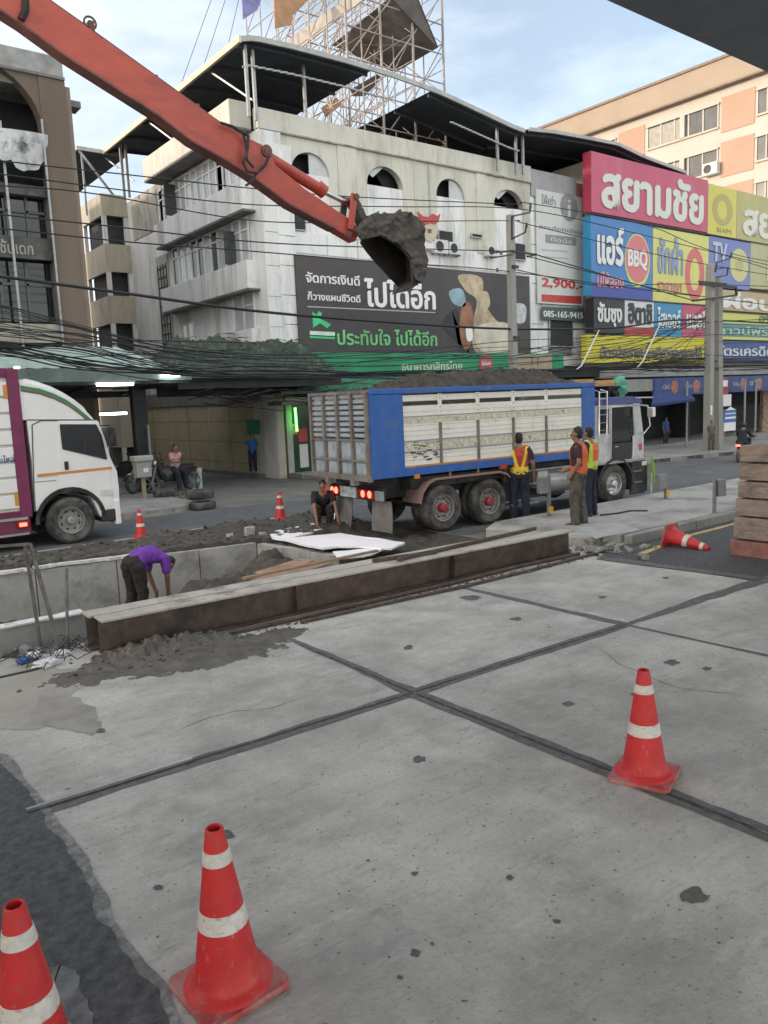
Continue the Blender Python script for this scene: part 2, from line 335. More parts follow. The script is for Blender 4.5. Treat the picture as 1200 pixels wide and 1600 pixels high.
# hairline cracks
crk = M('crack', (.085, .082, .076), r=.9, var=.3)
for k, pts in enumerate((((930,1010),(985,1045),(1060,1075),(1190,1090)), ((260,1150),(330,1120),(420,1105),(500,1080)))):
    P_ = [Vector((G(*p).x, G(*p).y)) for p in pts]; q = []
    for a_, b_ in zip(P_, P_[1:]):
        m = max(2, int((b_-a_).length/.05)); t = Vector((-(b_-a_).y, (b_-a_).x)).normalized()
        for i_ in range(m): c = a_.lerp(b_, i_/m); q.append(c + t*(.05*fbm(c.x, c.y, 3, k) + .012*fbm(c.x, c.y, 14, k+3)))
    mb = MB(); pr = None
    for n_, c in enumerate(q):
        w_ = .003*(.5 + abs(fbm(c.x, c.y, 6, k))*1.5)*min(1, n_/6, (len(q)-1-n_)/6); d = (q[min(n_+1, len(q)-1)] - q[max(n_-1, 0)]).normalized(); t = Vector((-d.y, d.x))*w_; cur = (mb.pt((*(c+t), .0025)), mb.pt((*(c-t), .0025)))
        if pr: mb.face((pr[1], cur[1], cur[0], pr[0]))
        pr = cur
    struct(mb.build('road_crack', crk))
# pot marks and patches in the slabs
spotm = M('oil stain', (.12, .115, .105), r=.7, var=.4, sc=14, bump=.3, bs=50)
for k, (px, py, rx, ry) in enumerate(((655,1187,17,8),(1083,1400,30,17),(797,1372,8,6),(246,1387,13,6),(676,1475,6,5),(888,1100,13,5),(638,1012,11,5),(806,967,14,4),(736,934,22,5),
                                      (1050,1035,16,6),(1105,1045,10,4),(156,1142,13,6),(942,933,10,3),(1040,903,9,2),(625,1528,6,4),(725,1565,9,4),(350,1305,26,10),(648,1366,8,5),(575,1345,5,3),(990,1085,8,3),(870,1440,11,5),(650,1490,14,8))):
    n = 40; c = G(px, py); e1 = G(px+rx, py) - c; e2 = G(px, py-ry) - c
    ragpoly('road_stain', [c + e1*cos(2*pi*i/n)*(.66+.40*nz(cos(2*pi*i/n)*1.3, sin(2*pi*i/n)*1.3 + k*3.1, 1, 3)) + e2*sin(2*pi*i/n)*(.66+.40*nz(cos(2*pi*i/n)*1.3, sin(2*pi*i/n)*1.3 + k*3.1, 1, 9)) for i in range(n)], .0035, spotm, .010, .012, k, 18)
# yellow line on the side lane
yel = M('worn yellow line', (.55, .40, .16), r=.7, var=.2, dirt=(.12, .12, .12), da=.9, ds=8, dt=.52)
strip('lane_line', G(1003, 866), G(1075, 838), .11, .11, .014, yel, 3, .3); strip('lane_line', G(1075, 838), (20, 7.7), .11, .11, .014, yel, 4, .3)
# white edge line of the far street
wl = M('worn white line', (.42, .42, .40), r=.7, var=.15, dirt=(.12, .12, .12), da=.9, ds=6, dt=.54)
strip('lane_line', (1, 16.0), (10.2, 16.0), .13, .13, .003, wl, 5, .3)
strip('lane_line', (10.2, 18.6), (17, 18.6), .1, .1, gz(14, 18) + .02, wl, 6, .3)
# median with its kerb, broken off where the beam ends
medm = M('median slab', (.42, .41, .38), r=.85, var=.28, sc=2.6, bump=.4, bs=40, dirt=(.18, .17, .155), da=.85, ds=1.3, dt=.47)
mx0 = 10.9
mo = [(mx0, 8.35), (mx0+.5, 8.12), (60, 7.98), (60, 10.85), (mx0+.2, 10.85), (mx0-.5, 10.4), (mx0-.25, 9.6), (mx0-.4, 9.0)]
mb = MB(); mb.prism(mo, lambda u, v, t: (u, v, t), -.05, .155); struct(mb.build('median', medm, bevel=.02))
for k in range(24):
    x0 = mx0 + .45 + k*2.02
    struct(Bx(x0, x0+2.0, 7.86 - .003*k, 8.02, -.02, .17 + .004*(k % 3)).build('kerb', kerbm, bevel=.02))
ragpoly('mortar_smear', [G(*p, .158) for p in ((905,800),(1010,783),(1075,780),(1060,792),(960,815),(1000,828),(930,842),(905,830))], .1575, M('mortar', (.40, .395, .38), r=.9, var=.15, sc=4, bump=.3), .06, .1, 5, 2)
# far pavements
xs = [15.5, 18, 22, 26, 30, 36, 44, 60]
mb = MB()
for a, b in zip(xs, xs[1:]):
    for y0, y1, zz, m in ((18.95, 19.15, .16, 1), (19.153, 26.0, .15, 0)):
        p = [(a, y0), (b, y0), (b, y1), (a, y1)]
        mb.poly([(x, y, gz(x, y)+zz) for x, y in p], m); mb.poly([(a, y0, gz(a, y0)+zz), (b, y0, gz(b, y0)+zz), (b, y0, gz(b, y0)-.1), (a, y0, gz(a, y0)-.1)], m)
    for q in range(0):
        pass
mb.poly([(15.5, 18.95, .03), (15.5, 26, .03), (15.5, 26, -.2), (15.5, 18.95, -.2)], 1)
struct(mb.build('far_pavement', [pave, kerbm], fix=False))
kb = M('worn black kerb paint', (.05, .05, .052), r=.7, var=.3, dirt=(.25, .24, .23), da=.8, ds=5, dt=.52)
mb = MB()
for k in range(9):
    a = 21 + k*2.6; mb.poly([(a, 18.946, gz(a, 19)+.14), (a+1.3, 18.946, gz(a+1.3, 19)+.14), (a+1.3, 18.946, gz(a+1.3, 19)-.02), (a, 18.946, gz(a, 19)-.02)])
struct(mb.build('kerb_marking', kb, fix=False))
# pavement on the near side of the lane mouth, rounded corner
out = [(-60, 19.1), (7.6, 19.1)] + [(7.6 + 1.3*sin(t), 20.4 - 1.3*cos(t)) for t in [R(a) for a in range(10, 91, 10)]] + [(8.9, 26.0), (-60, 26.0)]
mb = MB(); mb.prism(out, lambda u, v, t: (u, v, t), -.1, .14); struct(mb.build('near_pavement', pave, bevel=.015))
rw = M('worn kerb paint', (.36, .33, .31), r=.8, var=.25, sc=3, dirt=(.16, .13, .12), da=.8, ds=2, dt=.5)
mb = MB(); arc = [(1, 19.07), (3, 19.07), (5, 19.07), (7.6, 19.07)] + [(7.6 + 1.33*sin(t), 20.4 - 1.33*cos(t)) for t in [R(a) for a in range(10, 91, 10)]]
for p, q in zip(arc, arc[1:]): mb.poly([(*p, -.02), (*q, -.02), (*q, .135), (*p, .135)])
struct(mb.build('kerb', rw, fix=False))
# ------------------------------------------------------------------ the dig
def WY(x): return 14.55 - .18*x                     # line of the concrete shaft's far wall
def ss(a, b, x): t = min(1, max(0, (x-a)/(b-a))); return t*t*(3-2*t)
def pitz(x, y):
    edge = min(ss(PY0, PY0+.45, y), ss(PY1, PY1-.35, y), ss(PX1, PX1-.6, x))
    n = fbm(x, y, 1.6, 2)*.09 + fbm(x, y, 5, 4)*.05 + abs(fbm(x, y, 9, 6))*.04
    wy = WY(x) + .09; xw = 7.19 + .35*(13.27-y)/2.27
    if x < xw and y < wy:
        h = -.22 - .30*ss(9.5, 10.0, y) - .32*ss(10.9, 11.7, y) + .30*ss(5.6, 7.0, x)*ss(.2, .9, fbm(x, y, .9, 6) + .6)
        if x < 3.2 and y < 10.5: h = -.38
    elif x >= xw and y < wy: h = -.05 - .10*(1-ss(8, 9.5, x)) * (1 - ss(12, 13, y))
    else: h = .09
    return edge*(h + n) - .016*(1-edge)
mb = MB(); mb.grid(230, 150, lambda u, v: (PX0+(PX1-PX0)*u, PY0+(PY1-PY0)*v, pitz(PX0+(PX1-PX0)*u, PY0+(PY1-PY0)*v)))
struct(mb.build('dug_earth', soil, smooth=True))
def clods(name, n, f, rmin, rmax, mat, label, cat, seed=0):
    rnd = random.Random(seed); mb = MB()
    for _ in range(n):
        x, y, z = f(rnd); r = rmin + (rmax-rmin)*rnd.random()**3
        ico = [(1,1,1),(-1,-1,1),(-1,1,-1),(1,-1,-1)]
        pts = [Vector((sin(a)*cos(b)*r*rnd.uniform(.45, 1.35), sin(a)*sin(b)*r*rnd.uniform(.45, 1.35), cos(a)*r*rnd.uniform(.35, 1.0))) + Vector((x, y, z + r*.25))
               for a in (R(62), R(118)) for b in [2*pi*(k + (a > 1.6)*.5)/5 for k in range(5)]]
        top = Vector((x, y, z + r)); bot = Vector((x, y, z - r*.5)); i = [mb.pt(p) for p in pts]; t = mb.pt(top); b_ = mb.pt(bot)
        for k in range(5):
            k2 = (k+1) % 5
            mb.face((t, i[k], i[k2])); mb.face((i[k], i[5+k], i[k2])); mb.face((i[k2], i[5+k], i[5+k2])); mb.face((b_, i[5+k2], i[5+k]))
    o = mb.build(name, mat); return tag(o, label, cat, kind='stuff')
def f1(r):
    while 1:
        x = r.uniform(1.5, 10); y = r.uniform(12.9, 15.6)
        if y > WY(x) + .1: return x, y, pitz(x, y)
clods('soil_clods', 650, f1, .01, .06, soil, 'dark clods of dug up earth lying behind the concrete shaft wall', 'earth', 3)
rubm = M('rubble', (.27, .26, .245), r=.9, var=.35, sc=8, bump=.4, dirt=(.12, .115, .105), da=.7, ds=5)
def f2(r):
    x = r.gauss(10.7, .42); y = r.gauss(8.25, .42); return x, y, .02 if x < 10.7 else max(.01, .10 - .1*abs(y-8.6))
clods('concrete_rubble', 150, f2, .012, .085, rubm, 'broken concrete rubble scattered at the far end of the rusty beam', 'rubble', 4)
def f3(r): x = r.uniform(1.3, 3.2); y = r.uniform(9.5, 10.5); return x, y, pitz(x, y)
clods('trench_rubble', 160, f3, .03, .13, rubm, 'grey lumps of rubble along the trench below the white topped ledge', 'rubble', 5)
# mud spilled over the road by the near end of the beam
def mudz(x, y):
    a = G(290, 1022); dx = (x - a.x)/1.25; dy = (y - a.y)/.62
    d = math.sqrt(dx*dx*.8 + dy*dy + .5*dx*dy) + .35*fbm(x, y, 1.4, 8)
    h = .045*(1-ss(.4, 1.15, d)) + .02*fbm(x, y, 5, 1)*(1-ss(.8, 1.2, d))
    b = math.hypot((x-3.05)/.85, (y-8.12)/.34) + .3*fbm(x, y, 2.3, 5)
    h += .055*(1-ss(.05, 1.1, b))*(.75+.5*fbm(x, y, 3, 7)) + .12*abs(fbm(x, y, 8, 2))*(1-ss(.4, 1.25, b)) + .03*abs(fbm(x, y, 13, 5))*(1-ss(.6, 1.2, d))
    return h - .012
mb = MB(); mb.grid(120, 90, lambda u, v: (1.3+4.2*u, 5.9+2.9*v, mudz(1.3+4.2*u, 5.9+2.9*v)))
tag(mb.build('mud_spill', mud, smooth=True), 'wet grey mud spread over the road by the near end of the beam', 'mud', kind='stuff')
def f4(r):
    x = r.gauss(3.05, .55); y = r.gauss(8.0, .22); return x, y, max(0, mudz(x, y))
clods('mud_lumps', 120, f4, .006, .03, mud, 'lumps of grey mud heaped against the near end of the rusty beam', 'mud', 6)
def f5(r): x = r.uniform(4.0, 10); return x, 8.0 - .035*(x-4) + r.gauss(0, .07), .0
clods('mud_crumbs', 380, f5, .008, .035, mud, 'crumbs of dry mud lying along the foot of the beam', 'mud', 7)
# tan film of dried mud
film = M('dried mud film', (.36, .335, .29), r=.85, var=.2, sc=3, dirt=(.24, .22, .195), da=.7, ds=1.5, dt=.5)
ragpoly('dried_mud', [G(*p) for p in ((-60,1030),(60,1030),(130,1050),(110,1100),(60,1135),(-60,1150))], .003, film, .15, .08, 4, 2)
ragpoly('dried_mud', [G(*p) for p in ((60,1085),(120,1092),(165,1128),(150,1146),(85,1142),(40,1120))], .0045, M('damp concrete', (.30, .28, .245), r=.8, var=.2, sc=5), .10, .08, 6, 2.5)
# ------------------------------------------------------------------ flyover deck overhead
fly = M('flyover concrete', (.17, .182, .20), r=.85, var=.2, sc=.8, bump=.2, dirt=(.09, .092, .10), da=.6, ds=.5)
mb = MB(); prof = [(5.25, 6.5), (5.25, 7.5), (5.0, 7.5), (5.0, 6.95), (-4.0, 6.95), (-4.0, 7.5), (-4.25, 7.5), (-4.25, 6.5), (-3, 6.42), (-1.6, 6.1), (2.4, 6.1), (3.6, 6.42)]
mb.prism(prof, lambda u, v, t: (t, u, v), -70, 120); ft = thing('flyover', 'dark underside of the concrete flyover deck crossing the upper right corner', 'flyover', (25, 0, 0))
mb.build('deck', fly, ft)
for x in (-14, 46, 76):
    mb = MB().lathe([(.9, -.1), (.9, 5.2), (1.1, 5.6), (2.3, 6.15)], 20, (x, .4, 0), close=True); mb.build('pier', fly, ft, smooth=True)
# ================================================================== concrete shaft, boards, beams
shaftm = M('shaft concrete', (.37, .365, .35), r=.85, var=.18, sc=2, bump=.2, bs=40, dirt=(.15, .145, .135), da=.7, ds=1.2, dt=.5)
foam = M('white foam', (.93, .93, .95), r=.6, var=.05, sc=4, dirt=(.55, .54, .52), da=.5, ds=3, dt=.58)
sh = thing('concrete_shaft', 'grey precast concrete shaft walls in the dug pit behind the beam', 'shaft', (4, 13, -.9))
xa = -.5
seg = [xa, 1.5, 3.25, 4.55, 6.0, 7.1]
for a, b in zip(seg, seg[1:]):
    mb = MB(); q = .008
    mb.prism([(a+q, WY(a+q)), (b-q, WY(b-q)), (b-q, WY(b)+.16), (a+q, WY(a)+.16)], lambda u, v, t: (u, v, t), -1.2, .02); mb.build('wall_panel', shaftm, sh, bevel=.006)
c0 = Vector((7.1, WY(7.1))); c1 = G(485, 884, -.05); c2 = Vector((c1.x, c1.y)); c2 = Vector((7.45, 11.0))
for k in range(3):
    p = c0.lerp(c2, k/3 + .003); q = c0.lerp(c2, (k+1)/3 - .003); t = Vector((.16, .02))
    MB().prism([tuple(p), tuple(q), tuple(q+t), tuple(p+t)], lambda u, v, w_: (u, v, w_), -1.2, .0 + .01*(k % 2)).build('wall_panel', shaftm, sh, bevel=.006)
mb = MB(); mb.box(-2, 3.05, 10.52, 10.68, -.7, -.02); tag(mb.build('concrete_ledge', shaftm, bevel=.01), 'low broken concrete ledge with a whitened top at the left edge', 'ledge')
mb = MB(); mb.box(-2, 3.02, 10.50, 10.70, -.018, -.002); 
def sheet(pts, z, label, th=.03, amp=0, name='foam_board', group='white foam boards', seed=0):
    pts = [Vector((p[0], p[1])) for p in pts]; o = []
    for k, p in enumerate(pts):
        q = pts[(k+1) % len(pts)]; n = max(1, int((q-p).length/.07)); tt = Vector((-(q-p).y, (q-p).x)).normalized()
        o += [p.lerp(q, i/n) + tt*amp*fbm(*p.lerp(q, i/n), 7, seed) for i in range(n)]
    mb = MB(); mb.prism([tuple(p) for p in o], lambda u, v, t: (u, v, t + .02*nz(u, v, 2, seed)), z, z+th)
    return tag(mb.build(name, M('grimy foam', (.66, .66, .65), r=.7, var=.15, sc=6, dirt=(.34, .33, .31), da=.7, ds=5, dt=.5) if 'strip' in label else foam), label, 'foam board', group)
mb2 = [(-2, 10.50), (3.0, 10.50), (3.0, 10.7), (-2, 10.7)]
sheet(mb2, -.018, 'narrow white foam strip along the top of the low ledge at left', .02, .03)
sheet([(xa, WY(xa)-.02), (3.2, WY(3.2)-.02), (3.2, WY(3.2)+.22), (xa, WY(xa)+.30)], .025, 'ragged white foam strip on the shaft wall at the left edge', .05, .10, seed=2)
sheet([(3.24, WY(3.24)-.02), (5.0, WY(5.0)-.02), (5.0, WY(5)+.14), (3.24, WY(3.24)+.20)], .03, 'white foam strip on the shaft wall behind the man in purple', .05, .04, seed=3)
sheet([G(*p, .05) for p in ((421,834),(495,819),(508,828),(447,846),(425,843))], .05, 'white foam board laid in front of the crouching worker', .035, .02, seed=4)
sheet([G(*p, .05) for p in ((440,847),(530,838),(632,853),(612,862),(530,858),(505,862),(470,855))], .08, 'large white foam board by the truck mud flaps, nearest the truck', .035, .02, seed=5)
sheet([G(*p, .03) for p in ((520,866),(610,858),(570,872),(530,877))], .045, 'torn white foam board partly under the larger one beside the beam', .03, .03, seed=6)
sheet([G(*p, .06) for p in ((519,806),(545,808),(543,814),(522,815))], .1, 'small white foam piece behind the crouching worker', .03, .02, seed=7)
rnd = random.Random(3)
for k, (px, py, s) in enumerate(((360,848,5),(392,843,9),(412,842,6))):
    p = G(px, py); mb = MB(); mb.box(p.x-s*.013, p.x+s*.010, p.y-.05, p.y+.05, pitz(p.x, p.y)-.03, pitz(p.x, p.y)+s*.016)
    for i, v in enumerate(mb.v): v += Vector((nz(i*1.7, k), nz(i*2.3, k+5), nz(i*1.1, k+9)))*.05
    tag(mb.build('concrete_lump', shaftm, bevel=.015), ['smallest pale lump on the earth right of the purple worker', 'largest pale lump on the earth behind the shaft corner', 'pale lump on the earth next to the first foam board'][k], 'lump', 'pale lumps behind the shaft')
# two I-beams side by side
flm = M('beam top', (.46, .42, .37), r=.8, var=.2, sc=3, bump=.4, bs=40, dirt=(.13, .105, .085), da=.85, ds=2.2, dt=.53)
bmh, bml = .40, 7.55
ang = math.atan2(8.05-8.33, 10.02-2.55)
for k in range(2):
    t = thing('steel_beam', ('rusty steel I beam lying on the road, nearer of the pair' if k == 0 else 'rusty steel I beam lying behind its twin, nearer the pit'), 'beam', (2.55 + .02*k, 8.33 + .31*k, 0), ang, 'pair of steel beams')
    l0, l1 = -.06*k, bml - .45*k; y = .02
    mb = MB(); mb.box(l0, l1, y, y+.28, bmh-.022, bmh, 1); mb.box(l0, l1, y, y+.28, 0.004, .026, 0); mb.box(l0, l1, y+.13, y+.15, .026, bmh-.022, 0)
    for s in (.0, 2.4, 5.0):
        if s == 0: continue
        mb.box(s, s+.015, y+.03, y+.13, .026, bmh-.022, 0)
    mb.build('beam_section', [rust, flm], t, local=True)
mb = MB()
o = thing('timber_batten', 'thin tan timber batten lying on top of the far beam', 'batten', (5, 8.9, bmh)); 
p, q = G(380, 905, .42), G(480, 881, .42); mb.bar((p.x, p.y, .43), (q.x+1.2, q.y-.03, .43), .06, .03); mb.build('batten', M('tan timber', (.33, .22, .13), r=.8, var=.25, sc=5), o)
plm = M('rust red plate', (.36, .22, .155), r=.8, var=.3, sc=4, dirt=(.16, .12, .10), da=.7)
for k, (pts, lb) in enumerate(((((398,890),(470,872),(492,876),(415,897)), 'rust coloured steel plate lying in the shaft corner behind the beam'), (((392,905),(486,884),(520,884),(430,908)), 'longer rust coloured plate lying right behind the beam'))):
    mb = MB(); mb.prism([tuple(G(*p, -.05).xy) for p in pts], lambda u, v, t: (u, v, t + .04*(u-6.5)), -.09 + .05*k, -.07 + .05*k); tag(mb.build('steel_plate', plm), lb, 'plate')
for k, (c, s_, lb) in enumerate((((7.0, 12.3, -.42), (.75, .5, .42), 'heap of dark earth fallen against the inside corner of the shaft'), ((5.7, 12.0, -.55), (.8, .6, .42), 'dark earth heap in the shaft just left of the rust coloured plates'))):
    mb = MB(); mb.grid(40, 30, lambda u, v: (c[0] + (u-.5)*3*s_[0], c[1] + (v-.5)*3*s_[1], c[2] - .12 + (s_[2] + .3*fbm(c[0]+u*2, v*2, 1.6, k))*max(0, 1 - (2.2*(u-.5))**2 - (2.2*(v-.5))**2) + .06*fbm(u*9, v*9, 1, 3)))
    tag(mb.build('earth_heap', soil, smooth=True), lb, 'earth')
# bars in front of the beam
for k, (pts, r) in enumerate(((((300,1004),(400,984),(560,948),(700,916),(810,888),(905,868)), .028), (((470,975),(600,946),(720,920),(830,893),(950,862)), .022))):
    tag(MB().tube([G(*p) + Vector((0, 0, r+.004)) for p in pts], r, 8).build('steel_bar', rust, smooth=True), ['longer dark steel bar on the road at the foot of the beam', 'shorter thin steel bar on the road nearest the viewer beside the beam'][k], 'bar', 'steel bars by the beam')
for k, (a, b) in enumerate((((600,882),(700,868)), ((640,880),(855,830)))):
    p, q = G(*a, .41), G(*b, .41)
    tag(MB().bar((p.x, p.y+.25, .43), (q.x, q.y+.25, .43), .05, .05).build('steel_bar', rust), ['short rusty bar laid on top of the beams', 'long rusty bar laid on top of the beams toward the workers'][k], 'bar', 'steel bars by the beam')
p, q = G(42, 1271), G(300, 1190)
mb = MB(); mb.bar((p.x, p.y, .022), (q.x, q.y, .022), .028, .02); tag(mb.build('metal_strip', M('bright steel', (.6, .6, .6), r=.3, metal=1, var=.2)), 'bright narrow metal strip lying along the road joint at left', 'metal strip')
# bent metal frame standing by the pit
ft = thing('iron_trestle', 'leaning rusty angle iron frame standing by the pit at left', 'frame', tuple(G(92, 1012)))
a = G(95, 1020); top = PY(47, 850, a.y + .5); b = G(85, 1010); 
frm = M('old iron', (.16, .15, .14), r=.6, var=.3, sc=9, metal=.4, dirt=(.07, .055, .045), da=.7, ds=5)
MB().bar(top, (a.x, a.y, 0), .035, .035).build('leg', frm, ft); MB().bar(top + Vector((-.05, .02, 0)), (b.x-.12, b.y+.1, 0), .035, .035).build('leg', frm, ft)
e = PY(-40, 857, a.y + .5); MB().bar(top, e, .03, .03).build('top_bar', frm, ft); MB().bar(e, (e.x-.1, e.y+.1, -.2), .035).build('leg', frm, ft)
t2 = G(113, 985); tag(MB().bar((t2.x, t2.y+.3, -.3), PY(104, 888, t2.y + .55), .03).build('metal_stake', frm), 'thin upright iron stake in the pit beside the leaning frame', 'stake')
# wire tangle and plastic bags by the frame
wm = M('dark wire', (.05, .048, .045), r=.6)
mb = MB(); rnd = random.Random(11); c = G(100, 1020)
for k in range(16):
    p = Vector((c.x + rnd.gauss(0, .25), c.y + rnd.gauss(0, .12), .02)); pts = []
    d = rnd.uniform(0, 6.28)
    for i in range(9):
        d += rnd.gauss(0, .8); p = p + Vector((cos(d)*.1, sin(d)*.06, 0)); pts.append((p.x, p.y, .015 + .14*abs(sin(i*.8 + k))*rnd.random()))
    mb.tube(pts, .006, 5)
tag(mb.build('wire_tangle', wm, smooth=True), 'tangle of thin dark wires at the foot of the leaning frame', 'wire', kind='stuff')
p0 = G(0, 1060); p1 = G(50, 1049); tag(MB().tube([(p0.x-1, p0.y-.1, .012), (p0.x, p0.y, .012), (p1.x, p1.y, .012), (p1.x+.25, p1.y+.05, .03)], .012, 6).build('cable', wm, smooth=True), 'black cable lying on the road at the left edge', 'cable')
def crumple(name, px, py, sx, sy, h, mat, label, seed):
    c = G(px, py); mb = MB(); n = 14
    def f(u, v):
        a = 2*pi*u; b = pi*v; r = 1 + .55*noise.noise(Vector((cos(a)*sin(b)*2.1+seed, sin(a)*sin(b)*2.1, cos(b)*2.1))) + .25*noise.noise(Vector((cos(a)*sin(b)*5+seed, sin(a)*sin(b)*5, cos(b)*5)))
        return (c.x + sx*r*cos(a)*sin(b), c.y + sy*r*sin(a)*sin(b), max(.0, h*.45 + h*.6*r*cos(b)))
    mb.grid(22, 12, f); return tag(mb.build(name, mat), label, 'plastic bag', 'plastic litter by the frame')
bagw = M('white plastic', (.72, .74, .76), r=.35, var=.08, dirt=(.4, .38, .34), da=.5); bagb = M('blue plastic', (.05, .12, .33), r=.35, var=.2)
crumple('plastic_bag', 37, 1037, .07, .05, .08, bagb, 'small crumpled blue plastic bag on the road at left', 1)
crumple('plastic_bag', 52, 1030, .09, .05, .07, bagw, 'white crumpled bag right behind the blue one', 2)
crumple('plastic_bag', 72, 1042, .13, .07, .08, bagw, 'larger white crumpled bag in front, beside the wire tangle', 3)
crumple('plastic_bag', 98, 1026, .08, .05, .07, bagw, 'dirty white crumpled bag at the foot of the iron frame', 5)
crumple('crumpled_can', 861, 868, .06, .05, .08, bagw, 'pale crumpled can lying against the far end of the beam', 6)
tag(MB().tube([G(938, 806, .16) + Vector((0,0,.015)), G(965, 803, .16) + Vector((0,0,.015)), G(985, 799, .16) + Vector((0,0,.015)), G(1012, 799, .16) + Vector((0,0,.015))], .018, 6).build('hose', wm, smooth=True), 'black hose lying on the median right of the two standing men', 'hose')
# ------------------------------------------------------------------ cones
red = M('cone plastic', (.57, .026, .028), r=.5, var=.16, sc=7, bump=.08, bs=18, dirt=(.34, .11, .10), da=.6, ds=5, dt=.54)
base_m = M('cone base plastic', (.46, .06, .06), r=.6, var=.2, sc=7, bump=.15, bs=25, dirt=(.40, .22, .20), da=.8, ds=5, dt=.43)
cwh = M('reflective band', (.66, .63, .58), r=.45, var=.14, sc=18, bump=.15, bs=40, dirt=(.42, .28, .24), da=.65, ds=14, dt=.53)
bands = [(.315, .395), (.60, .66)]        # heights of the two white bands
scuff(red, [((9, 9, 60), .58, .68, .45, (.30, .16, .14)), ((40, 40, 12), .60, .68, .4, (.70, .40, .34)), ((5, 5, 3), .55, .68, .35, (.62, .13, .08))]); scuff(cwh, [((30, 30, 90), .57, .63, .7, (.40, .22, .18)), ((8, 8, 30), .56, .66, .5, (.50, .42, .36))]); scuff(base_m, [((25, 25, 25), .56, .64, .5, (.50, .36, .32))])
CH = .755
def cone_r(z): return .148 + (.038 - .148)*(z - .05)/(CH - .05)
def make_cone(label, loc, rz, sc=1):
    t = thing('traffic_cone', label, 'traffic cone', loc, rz, 'red and white traffic cones')
    mb = MB(); a = .205; rr = .04
    ring = [(cx*(a-rr) + rr*cos(th), cy*(a-rr) + rr*sin(th)) for cx, cy, s in ((1,1,0),(-1,1,90),(-1,-1,180),(1,-1,270)) for th in [R(s+d) for d in (0, 30, 60, 90)]]
    mb.prism(ring, lambda u, v, z: (u*(1 - .25*max(0, z-.02)), v*(1 - .25*max(0, z-.02)), z), .003, .032)
    mb.build('cone_base', base_m, t, local=True, bevel=.006)
    mb = MB(); pr = [(.195, .032), (.182, .05), (.165, .056), (.152, .072)]
    pr += [(cone_r(z), z) for z in (.09, .2, .3, .4, .5, .6, .7, CH-.004)] + [(.034, CH), (.028, CH-.004), (.030, CH-.06)]
    mb.lathe(pr, 32); mb.build('cone_body', red, t, local=True, smooth=True)
    for z0, z1 in bands:
        mb = MB().lathe([(cone_r(z0)+.0005, z0), (cone_r(z0)+.0035, z0+.002), (cone_r(z1)+.0035, z1-.002), (cone_r(z1)+.0005, z1)], 32); mb.build('white_band', cwh, t, local=True, smooth=True)
    t.scale = (sc, sc, sc); t.rotation_euler = (R(1.2)*sin(7*loc[0]), R(1.2)*cos(5*loc[1]), rz)
    return t
make_cone('upright cone standing on the joint at right', tuple(G(1007, 1212)), R(20))
make_cone('upright cone in front, left of centre', tuple(G(358, 1540)), R(3), 1.03)
make_cone('upright cone cut by the left edge of the photo', tuple(G(62, 1692)), R(8), 1.02)
make_cone('small distant cone on the far side of the pit, before the white truck', tuple(G(221, 841, .02)), R(30), .80)
make_cone('small distant cone behind the pit, left of the crouching worker', tuple(G(439, 813, .03)), R(10), .86)
fc = make_cone('cone lying on its side by the kerb', (0, 0, 0), 0, .98)
b0, b1 = G(1044, 853), G(1108, 861); d = Vector((b1.x-b0.x, b1.y-b0.y, 0)).normalized()
ax = Vector((d.x*cos(R(12)), d.y*cos(R(12)), -sin(R(12)))); fc.rotation_mode = 'QUATERNION'; fc.rotation_quaternion = ax.to_track_quat('Z', 'Y'); fc.location = (b0.x, b0.y, .19)
# ------------------------------------------------------------------ timber stack at right
tb = M('weathered timber', (.30, .235, .195), r=.85, var=.28, sc=5, bump=.35, bs=20, dirt=(.13, .10, .085), da=.7, ds=2.4, streak=.3)
tbr = M('reddish timber', (.28, .13, .115), r=.85, var=.28, sc=5, bump=.35, bs=20, dirt=(.15, .09, .08), da=.7, ds=2.4)
ly = [(865,843,1140,1,'lowest, reddish beam of the timber stack at right'), (833,806,1145,0,'second beam from the bottom of the timber stack'), (803,777,1149,0,'third beam from the bottom of the timber stack, jutting left'), (773,750,1154,0,'fourth beam of the timber stack at right'), (748,721,1154,0,'second beam from the top of the timber stack'), (719,693,1157,0,'topmost beam of the timber stack at right')]
zb = .0
X0 = 11.6
for k, (p0, p1, px, mm, lb) in enumerate(ly):
    zt = PX(1165, p1, X0).z; yl = PX(px, (p0+p1)/2, X0).y; zz0 = 0.004 if k == 0 else zb
    mb = MB(); dx = (.0, .02, .0, -.025, .015, -.02)[k]; mb.box(X0+dx, X0+.36+dx, yl-2.9, yl, zz0, zt - .03); 
    o = mb.build('timber_beam', tbr if mm else tb, bevel=.012); tag(o, lb, 'timber beam', 'stacked timber beams'); zb = zt - .002
